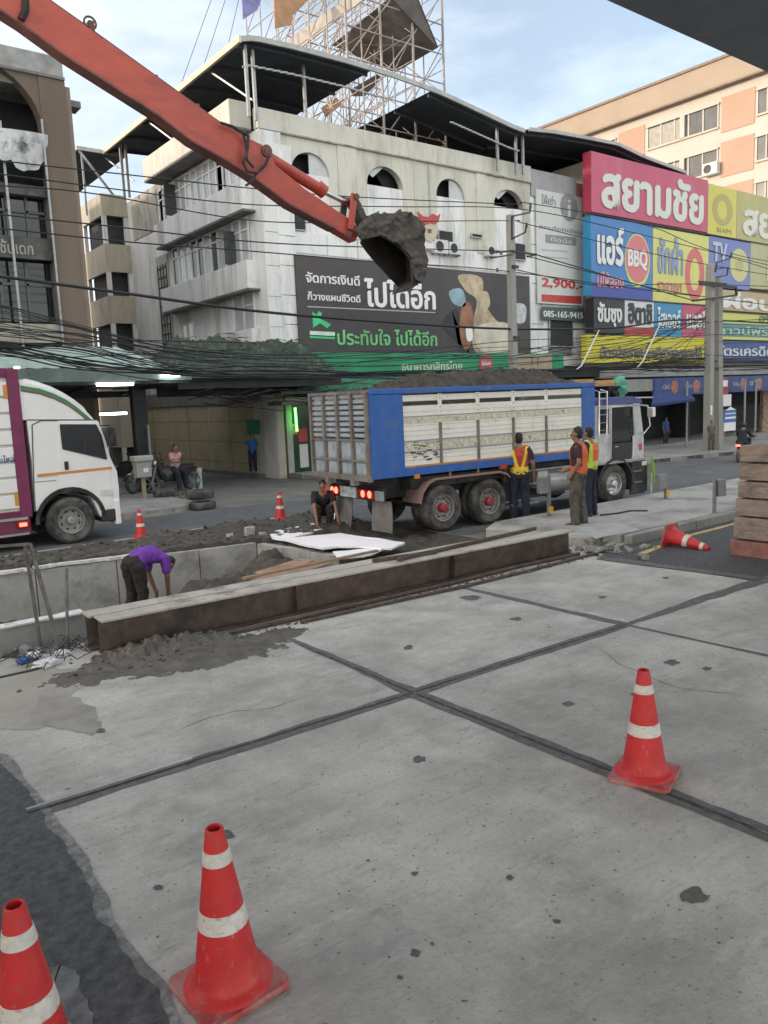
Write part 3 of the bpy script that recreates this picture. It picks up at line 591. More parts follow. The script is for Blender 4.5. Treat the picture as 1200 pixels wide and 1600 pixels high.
# guard rail posts on the median
gp = M('dull galvanised post', (.24, .25, .25), r=.6, var=.2, sc=6, metal=.3, dirt=(.14, .135, .13), da=.6)
amb = M('amber reflector', (.75, .38, .05), r=.4)
for k, (px, py, pt, lb) in enumerate(((1116,801,748,'grey guard rail post with spacer block nearest the timber stack'), (1040,779,738,'grey guard rail post with amber reflector beyond the truck front'), (858,806,742,'grey guard rail post with spacer block between the workers'))):
    c = G(px, py, .155); zt = PY(px, pt, c.y).z; t = thing('guardrail_post', lb, 'post', (c.x, c.y, .155), R(-8), 'guard rail posts on the median'); h = zt - .155
    MB().box(-.05, .05, -.008, .008, 0, h).box(-.05, -.04, -.05, -.008, 0, h).box(.04, .05, .008, .05, 0, h).build('post', gp, t, local=True)
    sx = 1 if k == 0 else -1
    MB().box(sx*.045, sx*.26, -.07, .07, h-.36, h-.03).build('spacer_block', gp, t, local=True, bevel=.01)
    if k: MB().box(-.05, .05, -.072, -.052, .06, .2).build('reflector', amb, t, local=True)
# ================================================================== vehicles
def LP(t, px, py, axis, val):             # where a photo ray meets a plane of a thing's own frame
    T = WINV[t.name]; o = T @ EYE; d = T.to_3x3() @ ray(px, py); return o + d*((val - o[axis])/d[axis])
def wheel(t, x, z, y, r, wd, rim, name='wheel', hub=None, far=False, n=36):
    """tyre + rim, axis along y; outer face at y, thickness going to +y"""
    s = 1 if not far else -1; g = lambda h: y + s*h
    T = Matrix.Translation((x, 0, z))
    mb = MB(); mb.T = T; rr = r*.56
    mb.lathe([(rr, g(.05)), (r*.72, g(.012)), (r*.86, g(0)), (r*.955, g(.03)), (r*.985, g(.055)), (r, g(.07)), (r, g(wd-.06)), (r*.95, g(wd-.02)), (r*.8, g(wd)), (rr, g(wd-.03))], n, ax='y')
    w_ = mb.build('wheel', tyrem, t, local=True, smooth=True)
    mb = MB(); mb.T = T
    mb.lathe([(rr*1.03, g(.045)), (rr*1.0, g(.02)), (rr*.93, g(.03)), (rr*.88, g(.10)), (rr*.74, g(.115)), (rr*.5, g(.10)), (rr*.42, g(.105))], n, ax='y', mis=[0]*6)
    mb.lathe([(rr*.42, g(.105)), (.001, g(.106))], n, ax='y')
    w2 = mb.build('rim', rim, w_, local=True, smooth=True)
    mb = MB(); mb.T = T
    mb.lathe([(rr*.36, g(.11)), (rr*.34, g(.0)), (rr*.24, g(-.03)), (.001, g(-.032))], 16, ax='y')
    for k in range(8):
        a = 2*pi*k/8; mb.lathe([(.014, g(.11)), (.014, g(.085)), (.001, g(.083))], 6, (rr*.62*cos(a), 0, rr*.62*sin(a)), ax='y')
    mb.build('hub', hub or rim, w_, local=True)
    mb = MB(); mb.T = T
    for k in range(8):
        a = 2*pi*(k+.5)/8; mb.lathe([(.035, g(.1105)), (.001, g(.1085))], 10, (rr*.66*cos(a), 0, rr*.66*sin(a)), ax='y')
    mb.build('rim_hole', black, w_, local=True)
    return w_
# ------------------------------------------------------------------ the loaded dump truck
tk = thing('dump_truck', 'blue and white tipper truck loaded with earth beside the pit', 'truck', (8.63, 11.5, 0), R(-3.5))
bluep = M('truck blue', (.022, .115, .42), r=.45, var=.15, sc=3, dirt=(.12, .14, .20), da=.75, ds=2.6, dt=.51)
slat = M('dirty white slats', (.82, .80, .74), r=.6, var=.06, sc=2.5, dirt=(.56, .51, .43), da=.5, ds=1.6, dt=.55)
slatg = M('painted grey slats', (.33, .38, .43), r=.65, var=.25, sc=4, dirt=(.42, .42, .42), da=.8, ds=2.2, dt=.5)
ribm = M('steel rib', (.20, .18, .16), r=.6, var=.3, dirt=(.10, .07, .055), da=.7, ds=4)
oran = M('orange stripe', (.55, .25, .05), r=.5, var=.2, dirt=(.3, .2, .14), da=.7, ds=4)
pink = M('dusty pink steel', (.30, .19, .17), r=.7, var=.2, dirt=(.17, .13, .12), da=.6, ds=3)
chas = M('chassis black', (.022, .022, .024), r=.6, var=.4, dirt=(.10, .095, .09), da=.6, ds=2.5, dt=.5)
orn = M('painted ornament band', (.62, .58, .45), r=.6, var=.35, sc=22, dirt=(.12, .14, .17), da=.9, ds=9, dt=.53)
orn2 = M('blue grey band', (.27, .31, .34), r=.6, var=.25, sc=10, dirt=(.42, .40, .35), da=.8, ds=4, dt=.52)
FX = True; TKP = [tk]
def fx(mb):                                # bed length as measured
    for v in mb.v:
        if v.x > 1: v.x = 1 + (v.x-1)*.91
    return mb
BL, BW, B0, B1 = 6.55, 2.2, 1.2, 2.83
def tb_(name, m, *boxes, parent=tk, bevel=0, **k):
    mb = MB()
    for b in boxes: mb.box(*b)
    if FX and parent in TKP: fx(mb)
    o = mb.build(name, m, parent, local=True, bevel=bevel)
    if parent in TKP: TKP.append(o)
    return o
# body
body = tb_('tipper_body', slat, (.72, 6.14, .03, .06, B0+.17, 2.50), (.72, 6.14, .03, .06, 2.585, 2.70), (.05, 6.5, BW-.06, BW-.02, B0+.15, 2.7), (6.44, 6.5, .06, BW-.06, B0, 2.8), (.05, 6.5, .06, BW-.06, B0+.05, B0+.1))
tb_('corner_panel', bluep, (0, .74, 0, .05, B0-.02, B1-.1), (.0, .05, .05, .12, B0, B1-.1), parent=body, bevel=.008)
tb_('corner_panel', bluep, (6.10, 6.55, 0, .05, B0+.0, B1-.1), parent=body, bevel=.008)
tb_('top_rail', bluep, (-.01, 6.56, -.012, .07, B1-.098, B1), (-.01, 6.56, BW-.07, BW, B1-.098, B1), parent=body, bevel=.01)
tb_('bottom_rail', bluep, (.74, 6.1, -.006, .06, B0-.02, B0+.135), parent=body, bevel=.008)
tb_('orange_stripe', oran, (.742, 6.098, .012, .03, B0+.138, B0+.172), parent=body)
grooves = MB()
for z in (1.47, 1.56, 1.80, 1.93, 2.02, 2.12, 2.30, 2.38): grooves.box(.745, 6.098, .0275, .031, z, z+.005)
fx(grooves).build('board_groove', M('groove', (.30, .28, .25), r=.8), body, local=True)
tb_('ornament_band', orn, (.745, 6.098, .022, .030, 2.17, 2.27), (.745, 6.098, .022, .030, 1.66, 1.80), parent=body)
tb_('grey_band', orn2, (.745, 6.098, .020, .030, 1.615, 1.645), (.745, 6.098, .020, .030, 1.82, 1.85), (.745, 6.098, .02, .03, 2.285, 2.30), parent=body)
for k, x in enumerate((1.66, 2.72, 3.78, 4.84)):
    tb_('side_rib', ribm, (x, x+.055, -.004, .03, B0+.175, 2.16), parent=body)
    tb_('side_rib', slat, (x-.02, x+.075, .004, .03, 2.31, 2.71), parent=body)
    mb = MB()
    for z in (2.36, 2.45, 2.62, 2.67): mb.box(x+.015, x+.04, -.002, .004, z, z+.022)
    fx(mb).build('bolt', ribm, body, local=True)
mb = MB()
for k in range(26):                        # faded painted emblem at the rear end of the side
    u, v = rnd.random(), rnd.random(); x = .80 + .75*u; z = 1.44 + .36*v; mb.box(x, x+rnd.uniform(.03, .14), .019, .0215, z, z+rnd.uniform(.012, .03))
mb.build('painted_emblem', M('dark paint', (.06, .06, .06), r=.7, var=.3), body, local=True)
# tailgate
tg = tb_('tailgate', slatg, (-.0, .03, .05, BW-.05, B0+.05, 1.9))
mb = MB()
for k in range(8):
    z = 1.96 + k*.105; mb.box(-.012 - .004*(k % 2), .02, .05, BW-.05, z, z+.066)
mb.build('tailgate_slat', slatg, tg, local=True)
for k in range(5):
    y = .04 + k*(BW-.14)/4; tb_('tailgate_rib', ribm, (-.075, .035, y, y+.065, B0-.03, B1-.06), parent=tg, bevel=.006)
tb_('tailgate_rail', ribm, (-.07, .04, .02, BW-.02, B1-.062, B1-.01), (-.05, .0, .05, BW-.05, 1.5, 1.535), (-.04, -.002, .05, BW-.05, 1.885, 1.925), (-.06, .02, .02, BW-.02, B0-.06, B0+.05), parent=tg)
for k in range(4):
    y = .04 + .065 + k*(BW-.14)/4; mb = MB()
    for z0, z1 in ((1.27, 1.48), (1.56, 1.86)): mb.box(-.012, 0, y+.05, y+.40, z0, z1)
    mb.build('tailgate_panel', M('faded blue panel', (.30, .36, .42), r=.55, var=.3, sc=5, dirt=(.5, .5, .49), da=.8, ds=3, dt=.48), tg, local=True, bevel=.006)
for y in (.55, 1.5): tb_('latch', ribm, (-.09, .05, y, y+.12, B0-.16, B0-.06), parent=tg, bevel=.01)
# chassis
tb_('chassis', chas, (.35, 8.2, .55, .75, .72, 1.02), (.35, 8.2, BW-.75, BW-.55, .72, 1.02), (.3, .42, .2, BW-.2, .78, .98), (1.0, 3.7, .2, BW-.2, .9, 1.12), (3.85, 6.0, .45, BW-.3, .35, 1.1), (.2, 6.4, .5, BW-.5, 1.02, 1.18), bevel=.01)
ax_ = MB()
for x in (1.68, 2.9, 6.78): ax_.tube([(x, .15, .47), (x, BW-.15, .47)], .07, 10)
ax_.build('axle', chas, tk, local=True)
rimg = M('grey rim', (.33, .33, .32), r=.5, var=.2, metal=.4, dirt=(.12, .115, .11), da=.7, ds=6)
rimb = M('bright rim', (.62, .62, .62), r=.32, var=.12, metal=.8, dirt=(.2, .2, .2), da=.5, ds=7)
redh = M('red hub', (.28, .03, .05), r=.5, var=.2)
for x in (1.68, 2.9):
    wheel(tk, x, .47, .03, .47, .27, rimg, hub=redh); wheel(tk, x, .47, .32, .465, .25, rimg); wheel(tk, x, .47, BW-.03, .47, .27, rimg, far=True)
wheel(tk, 6.78, .47, .04, .47, .30, rimb); wheel(tk, 6.78, .47, BW-.04, .47, .30, rimb, far=True)
fen = MB()
pts = [(1.08, .62), (1.16, .86), (1.32, 1.03), (1.5, 1.09), (3.35, 1.09), (3.56, 1.03), (3.66, .95)]
for (a, b), (c, d) in zip(pts, pts[1:]): fen.poly([(a, -.01, b), (c, -.01, d), (c, .62, d), (a, .62, b)]); fen.poly([(a, -.012, b), (c, -.012, d), (c, -.012, d-.045), (a, -.012, b-.045)])
fx(fen).build('fender', pink, tk, local=True, fix=False)
tb_('fender_stay', pink, (1.9, 1.93, 0, .04, 1.09, 1.2), (2.7, 2.73, 0, .04, 1.09, 1.2))
# rear lights and mud flaps
redl = M('tail light', (.9, .05, .03), r=.3, em=3.5); redd = M('dark red lens', (.30, .012, .01), r=.25, var=.3)
lb = tb_('light_bar', chas, (.30, .34, .12, BW-.12, .72, .96))
def tail(y0, y1):
    o = tb_('tail_light', redd, (.255, .3, y0, y1, .76, .93), parent=lb, bevel=.008)
    n = 3; mb = MB()
    for i in range(2):
        y = y0 + (y1-y0)*(.3 + .4*i); mb.lathe([(.07, .25), (.001, .249)], 14, (0, y, .845), ax='x')
    mb.build('lamp', redl, o, local=True)
tail(.36, .95); tail(1.66, 2.06)
tb_('number_plate', M('plate teal pattern', (.35, .45, .47), r=.4, var=.5, sc=14, dirt=(.7, .72, .72), da=.9, ds=9, dt=.5), (.25, .29, 1.02, 1.62, .74, .95), parent=lb, bevel=.005)
tb_('side_plate', M('dusty teal', (.22, .27, .27), r=.6, var=.3), (.26, .3, .1, .36, .74, .93), parent=lb, bevel=.005)
flap = M('mud flap', (.20, .19, .185), r=.7, var=.25, sc=4, dirt=(.10, .095, .09), da=.6, ds=3)
for y0, y1, tl in ((.12, .80, 0), (1.5, 2.12, .16)):
    mb = MB(); n = 8
    mb.grid(6, n, lambda u, v: (.46 - tl*(1-v)*.6 + .02*sin(5*u+3*v), y0 + (y1-y0)*u - tl*(1-v)*.25, .10 + .62*v)); mb.grid(6, n, lambda u, v: (.475 - tl*(1-v)*.6 + .02*sin(5*u+3*v), y0 + (y1-y0)*u - tl*(1-v)*.25, .10 + .62*v))
    mb.build('mud_flap', flap, tk, local=True, fix=False)
tb_('side_lamp', M('amber lens', (.6, .25, .04), r=.3), (.95, 1.07, -.02, .03, 1.12, 1.2)); tb_('side_lamp', M('red lens', (.45, .06, .05), r=.3), (3.35, 3.55, -.02, .03, 1.12, 1.22))
# tanks and boxes between the axles
mb = MB(); mb.lathe([(.001, 4.95), (.27, 4.955), (.28, 5.0), (.28, 5.95), (.27, 5.995), (.001, 6.0)], 20, (0, .32, .72), ax='x'); fx(mb).build('fuel_tank', M('dusty alloy', (.40, .41, .41), r=.45, metal=.5, var=.2, dirt=(.2, .2, .19), da=.5), tk, local=True, smooth=True)
tb_('battery_box', M('pale box', (.50, .51, .50), r=.5, var=.15), (4.62, 4.95, .06, .42, .60, .98), bevel=.012)
tb_('side_guard', steel, (3.75, 6.2, .03, .06, 1.0, 1.03), (3.9, 6.2, .03, .06, .72, .745), (3.85, 3.88, .03, .06, .45, 1.05), (3.75, 4.6, .05, .3, .30, .34))
# cab
FX = False
K = lambda px, py, v=.03: LP(tk, px, py, 1, v)
sil = M('silver cab', (.56, .57, .58), r=.35, var=.12, metal=.1, dirt=(.24, .24, .235), da=.7, ds=3, dt=.48)
C0 = 6.08
win0, win1 = K(935, 640), K(951, 677); dr0 = K(955, 637); xd = 7.37
zs, zr = .98, 2.36
cab = MB(); cab.box(C0, C0+.08, .03, BW-.03, zs, zr-.02); cab.box(C0+.08, win0.x, .03, .07, zs, zr-.04); cab.box(win0.x, win1.x, .03, .07, zs, win1.z); cab.box(win0.x, win1.x, .03, .07, win0.z, zr-.04)
cab.box(win1.x, dr0.x, .03, .07, zs, zr-.04); cab.box(dr0.x, xd, .03, .07, zs, 1.06); cab.box(dr0.x, xd, .03, .07, dr0.z, zr-.04)
cab.box(C0+.08, 7.74, BW-.07, BW-.03, zs, zr-.04); cab.box(C0, 7.78, .07, BW-.07, zs, zs+.06)
cab.prism([(xd, zs), (7.80, zs), (7.82, 1.45), (7.66, zr-.04), (xd+.04, zr-.04), (xd+.10, 1.6)], lambda u, v, t: (u, t, v), .03, .12)
cab.prism([(7.62, zs), (7.81, zs), (7.82, 1.42), (7.64, 1.42)], lambda u, v, t: (u, t, v), .12, BW-.03)
cb = cab.build('cab', sil, tk, local=True, bevel=.008)
vis = M('purple blue visor', (.07, .075, .26), r=.4, var=.2)
mb = MB(); mb.prism([(C0-.02, zr-.05), (7.74, zr-.05), (7.68, zr+.05), (7.36, zr+.12), (C0+.1, zr+.12), (C0-.02, zr+.04)], lambda u, v, t: (u, t, v), .01, BW-.01); mb.build('cab_roof', vis, cb, local=True, bevel=.012)
drk = M('dark cab interior', (.012, .013, .016), r=.6, var=.4); gls = M('dark glass', (.012, .014, .018), r=.06, var=.2, spec=.6)
tb_('side_window', gls, (win0.x+.005, win1.x-.005, .045, .05, win1.z, win0.z), parent=cb)
mb = MB(); mb.prism([(dr0.x+.01, 1.44), (xd+.05, 1.44), (xd+.09, 1.6), (xd+.03, zr-.05), (dr0.x+.01, dr0.z)], lambda u, v, t: (u, t, v), .046, .052); mb.build('door_window', gls, cb, local=True)
mb = MB(); mb.prism([(dr0.x+.03, 1.02), (xd-.02, 1.02), (xd+.02, 1.42), (dr0.x+.03, 1.42)], lambda u, v, t: (u, t, v), .018, .029); db = mb.build('door', M('open doorway dark', (.022, .023, .027), r=.35, var=.3), cb, local=True, bevel=.004)  # dark panel stands for the shaded interior behind the open door
tb_('handle', chrome, (6.74, 6.86, .004, .017, 1.33, 1.355), parent=db)
mb = MB(); mb.prism([(7.64, 1.45), (7.68, 1.45), (7.58, zr-.05), (7.54, zr-.05)], lambda u, v, t: (u, t, v), .12, BW-.12); mb.build('windscreen', gls, cb, local=True)
tb_('seat', drk, (6.7, 7.0, .3, .8, 1.1, 1.85), parent=cb, bevel=.03)
tb_('window_trim', chrome, (win0.x-.02, win0.x, .012, .03, win1.z-.02, win0.z+.02), (win1.x, win1.x+.02, .012, .03, win1.z-.02, win0.z+.02), (dr0.x-.025, dr0.x, .012, .03, 1.0, dr0.z+.03), (dr0.x, xd+.03, .012, .03, dr0.z+.005, dr0.z+.03), parent=cb)
tb_('door_trim', M('white trim', (.72, .72, .73), r=.3, var=.1), (xd+.02, xd+.06, .010, .028, 1.05, 1.55), parent=cb, bevel=.006)
tb_('red_sticker', M('red sticker', (.55, .08, .07), r=.5), (7.62, 7.74, .024, .0285, 1.2, 1.36), parent=cb)
# wheel arch, step, bumper
tb_('step_panel', chas, (7.36, 7.86, .02, .10, .16, .96), (7.4, 7.86, .1, BW-.1, .3, .96), bevel=.015)
tb_('step', M('step tread', (.16, .16, .16), r=.5), (7.38, 7.68, -.04, .04, .44, .47), (7.38, 7.68, -.03, .04, .70, .73))
fen = MB(); cx = 6.78
arc = [(cx + .58*cos(R(a)), .47 + .56*sin(R(a))) for a in range(-8, 189, 14)]
for (a_, b_), (c_, d_) in zip(arc, arc[1:]): fen.poly([(a_, .0, b_), (c_, .0, d_), (c_, .5, d_), (a_, .5, b_)]); fen.poly([(a_, .0, b_), (c_, .0, d_), (cx + (c_-cx)*1.1, .0, .47+(d_-.47)*1.1), (cx + (a_-cx)*1.1, .0, .47+(b_-.47)*1.1)])
fen.build('front_fender', chas, tk, local=True, fix=False)
tb_('sill_trim', steel, (C0, 7.82, .0, .05, .955, 1.0)); tb_('bumper', chas, (7.86, 7.95, .02, BW-.02, .2, .9), bevel=.02)
tb_('corner_lamp', M('lamp lens', (.75, .73, .68), r=.2, var=.1), (7.72, 7.88, -.008, .02, .83, .93), bevel=.006)
# ladder, mirrors, bars
mb = MB()
for x in (6.16, 6.42): mb.tube([(x, -.03, 1.6), (x, -.03, 2.62), (x, .15, 2.66)], .018, 8)
for z in (1.75, 1.92, 2.1, 2.27, 2.45, 2.6): mb.tube([(6.16, -.03, z), (6.42, -.03, z)], .013, 8)
mb.build('ladder', chrome, tk, local=True, smooth=True)
mb = MB(); a_ = K(988, 632, -.15); b_ = K(1012, 634, -.2); c_ = K(1016, 665, -.25); d_ = K(1006, 677, -.15)
mb.tube([(7.5, .05, zr-.03), tuple(a_), tuple(b_), tuple(c_), tuple(d_), (7.76, .05, d_.z)], .02, 8); mb.build('mirror_arm', chrome, tk, local=True, smooth=True)
mc = K(1016, 643, -.25); tb_('mirror', M('mirror shell', (.66, .66, .66), r=.25, metal=.6, var=.1), (mc.x-.04, mc.x+.05, mc.y-.12, mc.y+.06, mc.z-.13, mc.z+.10), bevel=.02)
mb = MB(); a_, b_ = K(965, 621, .3), K(1020, 621, .3); mb.tube([(C0+.1, .3, a_.z), (b_.x, .3, b_.z)], .018, 8); mb.tube([(C0+.3, .3, zr+.1), (C0+.3, .3, a_.z)], .015, 8); mb.build('roof_bar', chrome, tk, local=True, smooth=True)
# earth load, with things on the cab
ld = []
def loadz(u, v):                          # u along the bed, v across
    x = .15 + 5.72*u; yy = .10 + (BW-.2)*v
    e = min(1, 5*v, 5*(1-v), 7*u, 9*(1-u)); e = max(0, e)**.5
    return x, yy, B1 - .12 + e*(.14 + .22*ss(.15, .40, u)*(1-ss(.8, 1, u)*.5)) + .13*fbm(x, yy, 1.5, 21)*e + .13*abs(fbm(x, yy, 4, 3))*e + .05*abs(fbm(x, yy, 11, 5))*e
mb = MB(); mb.T = WINV[tk.name].inverted(); mb.grid(190, 70, loadz)
load = M('dark wet earth', (.055, .048, .040), r=.9, var=.5, sc=7, bump=.9, bs=22, dirt=(.12, .105, .085), da=.6, ds=4, dt=.55)
tag(mb.build('earth_load', load, smooth=True), 'heap of dark earth filling the bed of the tipper truck', 'earth', kind='stuff')
scuff(slat, [((2, 2, 14), .56, .68, .5, (.40, .36, .30)), ((9, 9, 2), .60, .70, .45, (.30, .25, .20))])
TI = WINV[tk.name].inverted()
def f6(r):
    p = TI @ Vector(loadz(r.uniform(.04, .95), r.uniform(.06, .9))); return p.x, p.y, p.z - .02
clods('earth_clods', 300, f6, .015, .06, load, 'lumps of dark earth on top of the truck load', 'earth', 9)
t = thing('wooden_tray', 'open tan wooden tray lying above the truck cab', 'tray', tuple(TI @ Vector((6.75, .9, B1-.3))), R(-3.5))
wod = M('tan wood', (.42, .26, .13), r=.7, var=.2, sc=6)
p0, p1 = LP(tk, 906, 605, 1, .9), LP(tk, 943, 590, 1, .9)
wd_ = (p1.x - p0.x)
mb = MB(); z0 = p0.z - (B1-.3); 
MB().box(p0.x-6.75, p1.x-6.75, -.3, .3, z0+.0, z0+.02).build('tray_floor', wod, t, local=True)
MB().box(p0.x-6.75, p1.x-6.75, -.32, -.3, z0-.0, z0+.06).box(p0.x-6.75, p1.x-6.75, .3, .32, z0, z0+.19).box(p0.x-6.77, p0.x-6.75, -.32, .32, z0, z0+.15).box(p1.x-6.75, p1.x-6.73, -.32, .32, z0, z0+.15).build('tray_side', wod, t, local=True)
MB().box(p0.x-6.7, p0.x-6.66, -.2, .2, -.25, z0).box(p1.x-6.8, p1.x-6.76, -.2, .2, -.25, z0).build('support', chas, t, local=True)
gp_ = LP(tk, 968, 605, 1, 1.0); gw = TI @ gp_
def lump(name, c, s, mat, label, cat, seed=0, amp=.5, group=None):
    mb = MB(); mb.grid(26, 16, lambda u, v: Vector(c) + Vector((s[0]*cos(2*pi*u)*sin(pi*v), s[1]*sin(2*pi*u)*sin(pi*v), s[2]*cos(pi*v))) * (1 + amp*noise.noise(Vector((cos(2*pi*u)*sin(pi*v)*2+seed, sin(2*pi*u)*sin(pi*v)*2, cos(pi*v)*2)))))
    return tag(mb.build(name, mat, smooth=True), label, cat, group)
lump('green_bundle', (gw.x, gw.y, gw.z), (.17, .2, .24), M('green cloth', (.12, .36, .27), r=.8, var=.3, sc=9), 'pale green cloth bundle on the truck cab roof', 'cloth', 3, .6)
gb = LP(tk, 951, 612, 1, .95); gw = TI @ gb
lump('dark_bundle', tuple(gw), (.26, .25, .16), M('dark cloth', (.02, .022, .022), r=.9, var=.3), 'dark bundle behind the green one on the cab roof', 'bundle', 6, .6)
for k in range(1):
    p = LP(tk, 1019, 720, 1, .2); q = TI @ Vector((8.12, -.05, 0)); zc = PY(1018, 738, q.y).z; X_ = PY(1018, 738, q.y).x
    t = thing('green_paddle', 'light green leaf shaped paddle sign standing before the truck bumper', 'paddle', (X_, q.y, gz(X_, q.y)))
    g = gz(X_, q.y)
    MB().tube([(X_, q.y, g), (X_, q.y, zc)], .012, 6).build('stick', white, t)
    MB().prism([(-.17, -.02), (-.12, -.24), (.02, -.34), (.13, -.2), (.15, .05), (.08, .3), (-.02, .42), (-.13, .22)], lambda u, v, w_: (X_ + u*.5, q.y - .02 + u*.75 + w_, zc + v), -.006, .006).build('paddle', M('light green', (.42, .60, .16), r=.6, var=.12), t)
# ------------------------------------------------------------------ white box truck at the left edge
lt_ = thing('box_truck', 'white lorry cab with a maroon framed slatted body at the left edge', 'truck', (5.75, 16.4, 0))
Q = lambda px, py, v=0: LP(lt_, px, py, 1, v)
wht = M('lorry white', (.82, .82, .81), r=.32, var=.04, sc=2, dirt=(.5, .5, .48), da=.3, ds=1.2, dt=.55)
mar = M('maroon paint', (.19, .022, .085), r=.45, var=.18, sc=4, dirt=(.12, .04, .06), da=.5)
LW = 2.3
side = [Q(*p) for p in ((57,800),(53,770),(50,720),(46,690),(42,656),(152,656),(158,668),(166,690),(172,713),(176,722),(183,736),(186,760),(188,795),(158,808),(152,795),(145,780),(132,768),(112,764),(90,766),(76,775),(66,792))]
def side_out(pts): return [(p.x, p.z) for p in pts]
so_ = side_out(side)
mb = MB(); mb.prism(so_, lambda u, v, t: (u, t, v), 0, LW); cabo = mb.build('cab', wht, lt_, local=True, bevel=.018)
fr = [Q(*p) for p in ((31,598),(45,599),(62,603),(85,611),(105,621),(122,632),(136,643),(148,656.2),(34,656.2))]
mb = MB(); f_ = side_out(fr)
n = len(f_)
A = [mb.pt((u, .03, v)) for u, v in f_]; Bq = [mb.pt((u, .22, v + (.10 if 1 <= k <= 6 else 0))) for k, (u, v) in enumerate(f_)]; Cq = [mb.pt((u, LW-.22, v + (.10 if 1 <= k <= 6 else 0))) for k, (u, v) in enumerate(f_)]; Dq = [mb.pt((u, LW-.03, v)) for u, v in f_]
mb.face(A); mb.face(Dq[::-1])
for P_, Q_ in ((A, Bq), (Bq, Cq), (Cq, Dq)):
    for k in range(n): mb.face((P_[k], Q_[k], Q_[(k+1) % n], P_[(k+1) % n]))
fo = mb.build('roof_fairing', wht, lt_, local=True, smooth=True)
def band(pts, w0, m, name, par, yo):
    mb = MB(); 
    for a, b in zip(pts, pts[1:]): mb.poly([(a.x, yo, a.z), (b.x, yo, b.z), (b.x, yo, b.z - w0), (a.x, yo, a.z - w0)])
    return mb.build(name, m, par, local=True, fix=False)
bp = [Q(*p) for p in ((32,602),(62,607),(85,615),(105,625),(122,637),(136,649),(144,656))]
band(bp, .085, M('green stripe', (.05, .22, .09), r=.4), 'green_stripe', fo, .022)
bp2 = [Vector((p.x, 0, p.z - .085)) for p in bp]; band(bp2, .03, M('maroon stripe', (.25, .03, .06), r=.4), 'maroon_stripe', fo, .022)
lgl = M('lorry glass', (.02, .024, .03), r=.05, var=.3, spec=.7)
dp = [Q(*p) for p in ((90,659),(154,659),(170,716),(175,790),(162,800),(140,772),(112,762),(92,764))]
mb = MB(); mb.prism(side_out(dp), lambda u, v, t: (u, t, v), -.012, .0); door = mb.build('door', wht, cabo, local=True, bevel=.008)
wp = [Q(*p) for p in ((94,664),(149,664),(157,680),(166,717),(98,701))]
mb = MB(); mb.prism(side_out(wp), lambda u, v, t: (u, t, v), -.018, -.013); wo = mb.build('window', lgl, door, local=True)
mb = MB()
for a, b in zip(wp, wp[1:] + wp[:1]): mb.bar((a.x, -.017, a.z), (b.x, -.017, b.z), .014, .03)
a, b = Q(131, 664), Q(133, 708); mb.bar((a.x, -.018, a.z), (b.x, -.018, b.z), .012, .03)
mb.build('window_frame', chas, wo, local=True)
h = Q(103.5, 727); tb_('handle', black, (h.x-.04, h.x+.04, -.03, -.012, h.z-.09, h.z+.08), parent=door, bevel=.008)
a, b = Q(58, 741), Q(174, 729); mb = MB(); mb.poly([(a.x, -.0145, a.z), (b.x, -.0145, b.z), (b.x, -.0145, b.z-.055), (a.x, -.0145, a.z-.055)]); mb.build('orange_stripe', M('lorry orange', (.62, .25, .06), r=.4), cabo, local=True, fix=False)
mb = MB()
for pq in (((50,664),(64,657)), ((64,657),(90,657)), ((50,664),(54,800)), ((42,656),(152,656))):
    a, b = Q(*pq[0]), Q(*pq[1]); mb.bar((a.x, -.002, a.z), (b.x, -.002, b.z), .012, .02)
mb.build('panel_seam', M('seam', (.08, .08, .08), r=.6), cabo, local=True)
wc = Q(112, 812); wz = max(.46, wc.z)
wheel(lt_, wc.x, .475, -.02, .475, .3, rimg); wheel(lt_, wc.x, .475, LW+.02, .475, .3, rimg, far=True)
fen = MB(); arc = [(wc.x + .62*cos(R(a)), .47 + .60*sin(R(a))) for a in range(0, 185, 12)]
for (a, b), (c, d) in zip(arc, arc[1:]): fen.poly([(a, -.03, b), (c, -.03, d), (c, .6, d), (a, .6, b)]); fen.poly([(a, -.03, b), (c, -.03, d), (wc.x + (c-wc.x)*1.13, -.03, .47+(d-.47)*1.15), (wc.x + (a-wc.x)*1.13, -.03, .47+(b-.47)*1.15)])
fen.build('wheel_arch', black, lt_, local=True, fix=False)
h = Q(172, 680, -.25); MB().box(h.x-.03, h.x+.1, -.34, -.14, h.z-.22, h.z+.16).build('mirror', black, lt_, local=True, bevel=.03); MB().tube([(h.x-.1, 0, h.z+.2), (h.x+.02, -.2, h.z+.2), (h.x+.02, -.2, h.z+.1)], .015, 6).build('mirror_arm', black, lt_, local=True)
tb_('cab_gap', black, (bx_ - .0, Q(46, 700).x+.04, .15, LW-.15, .9, 2.3), parent=lt_) if 0 else None
h = Q(70, 752); tb_('lower_seam', M('seam'), (Q(54,752).x, Q(88,752).x, -.004, 0, h.z-.006, h.z+.006), parent=cabo)
bq = Q(158, 800); b2 = Q(187, 800)
tb_('bumper', M('black bumper', (.03, .03, .032), r=.5), (bq.x, b2.x-.06, -.02, LW+.02, .36, .62), parent=lt_, bevel=.03)
tb_('bumper_corner', wht, (b2.x-.10, b2.x+.02, -.03, .35, .28, .80), parent=lt_, bevel=.025); tb_('bumper_corner', wht, (b2.x-.10, b2.x+.02, LW-.35, LW+.03, .28, .80), parent=lt_, bevel=.025)
tb_('windscreen', lgl, (Q(172, 700).x+.02, Q(172, 700).x + .03, .2, LW-.2, 1.5, 2.3), parent=lt_)
tb_('side_lamp', M('clear lens', (.7, .68, .62), r=.15), (Q(157,772).x, Q(177,772).x, -.018, 0, Q(165,775).z, Q(165,765).z), parent=lt_)
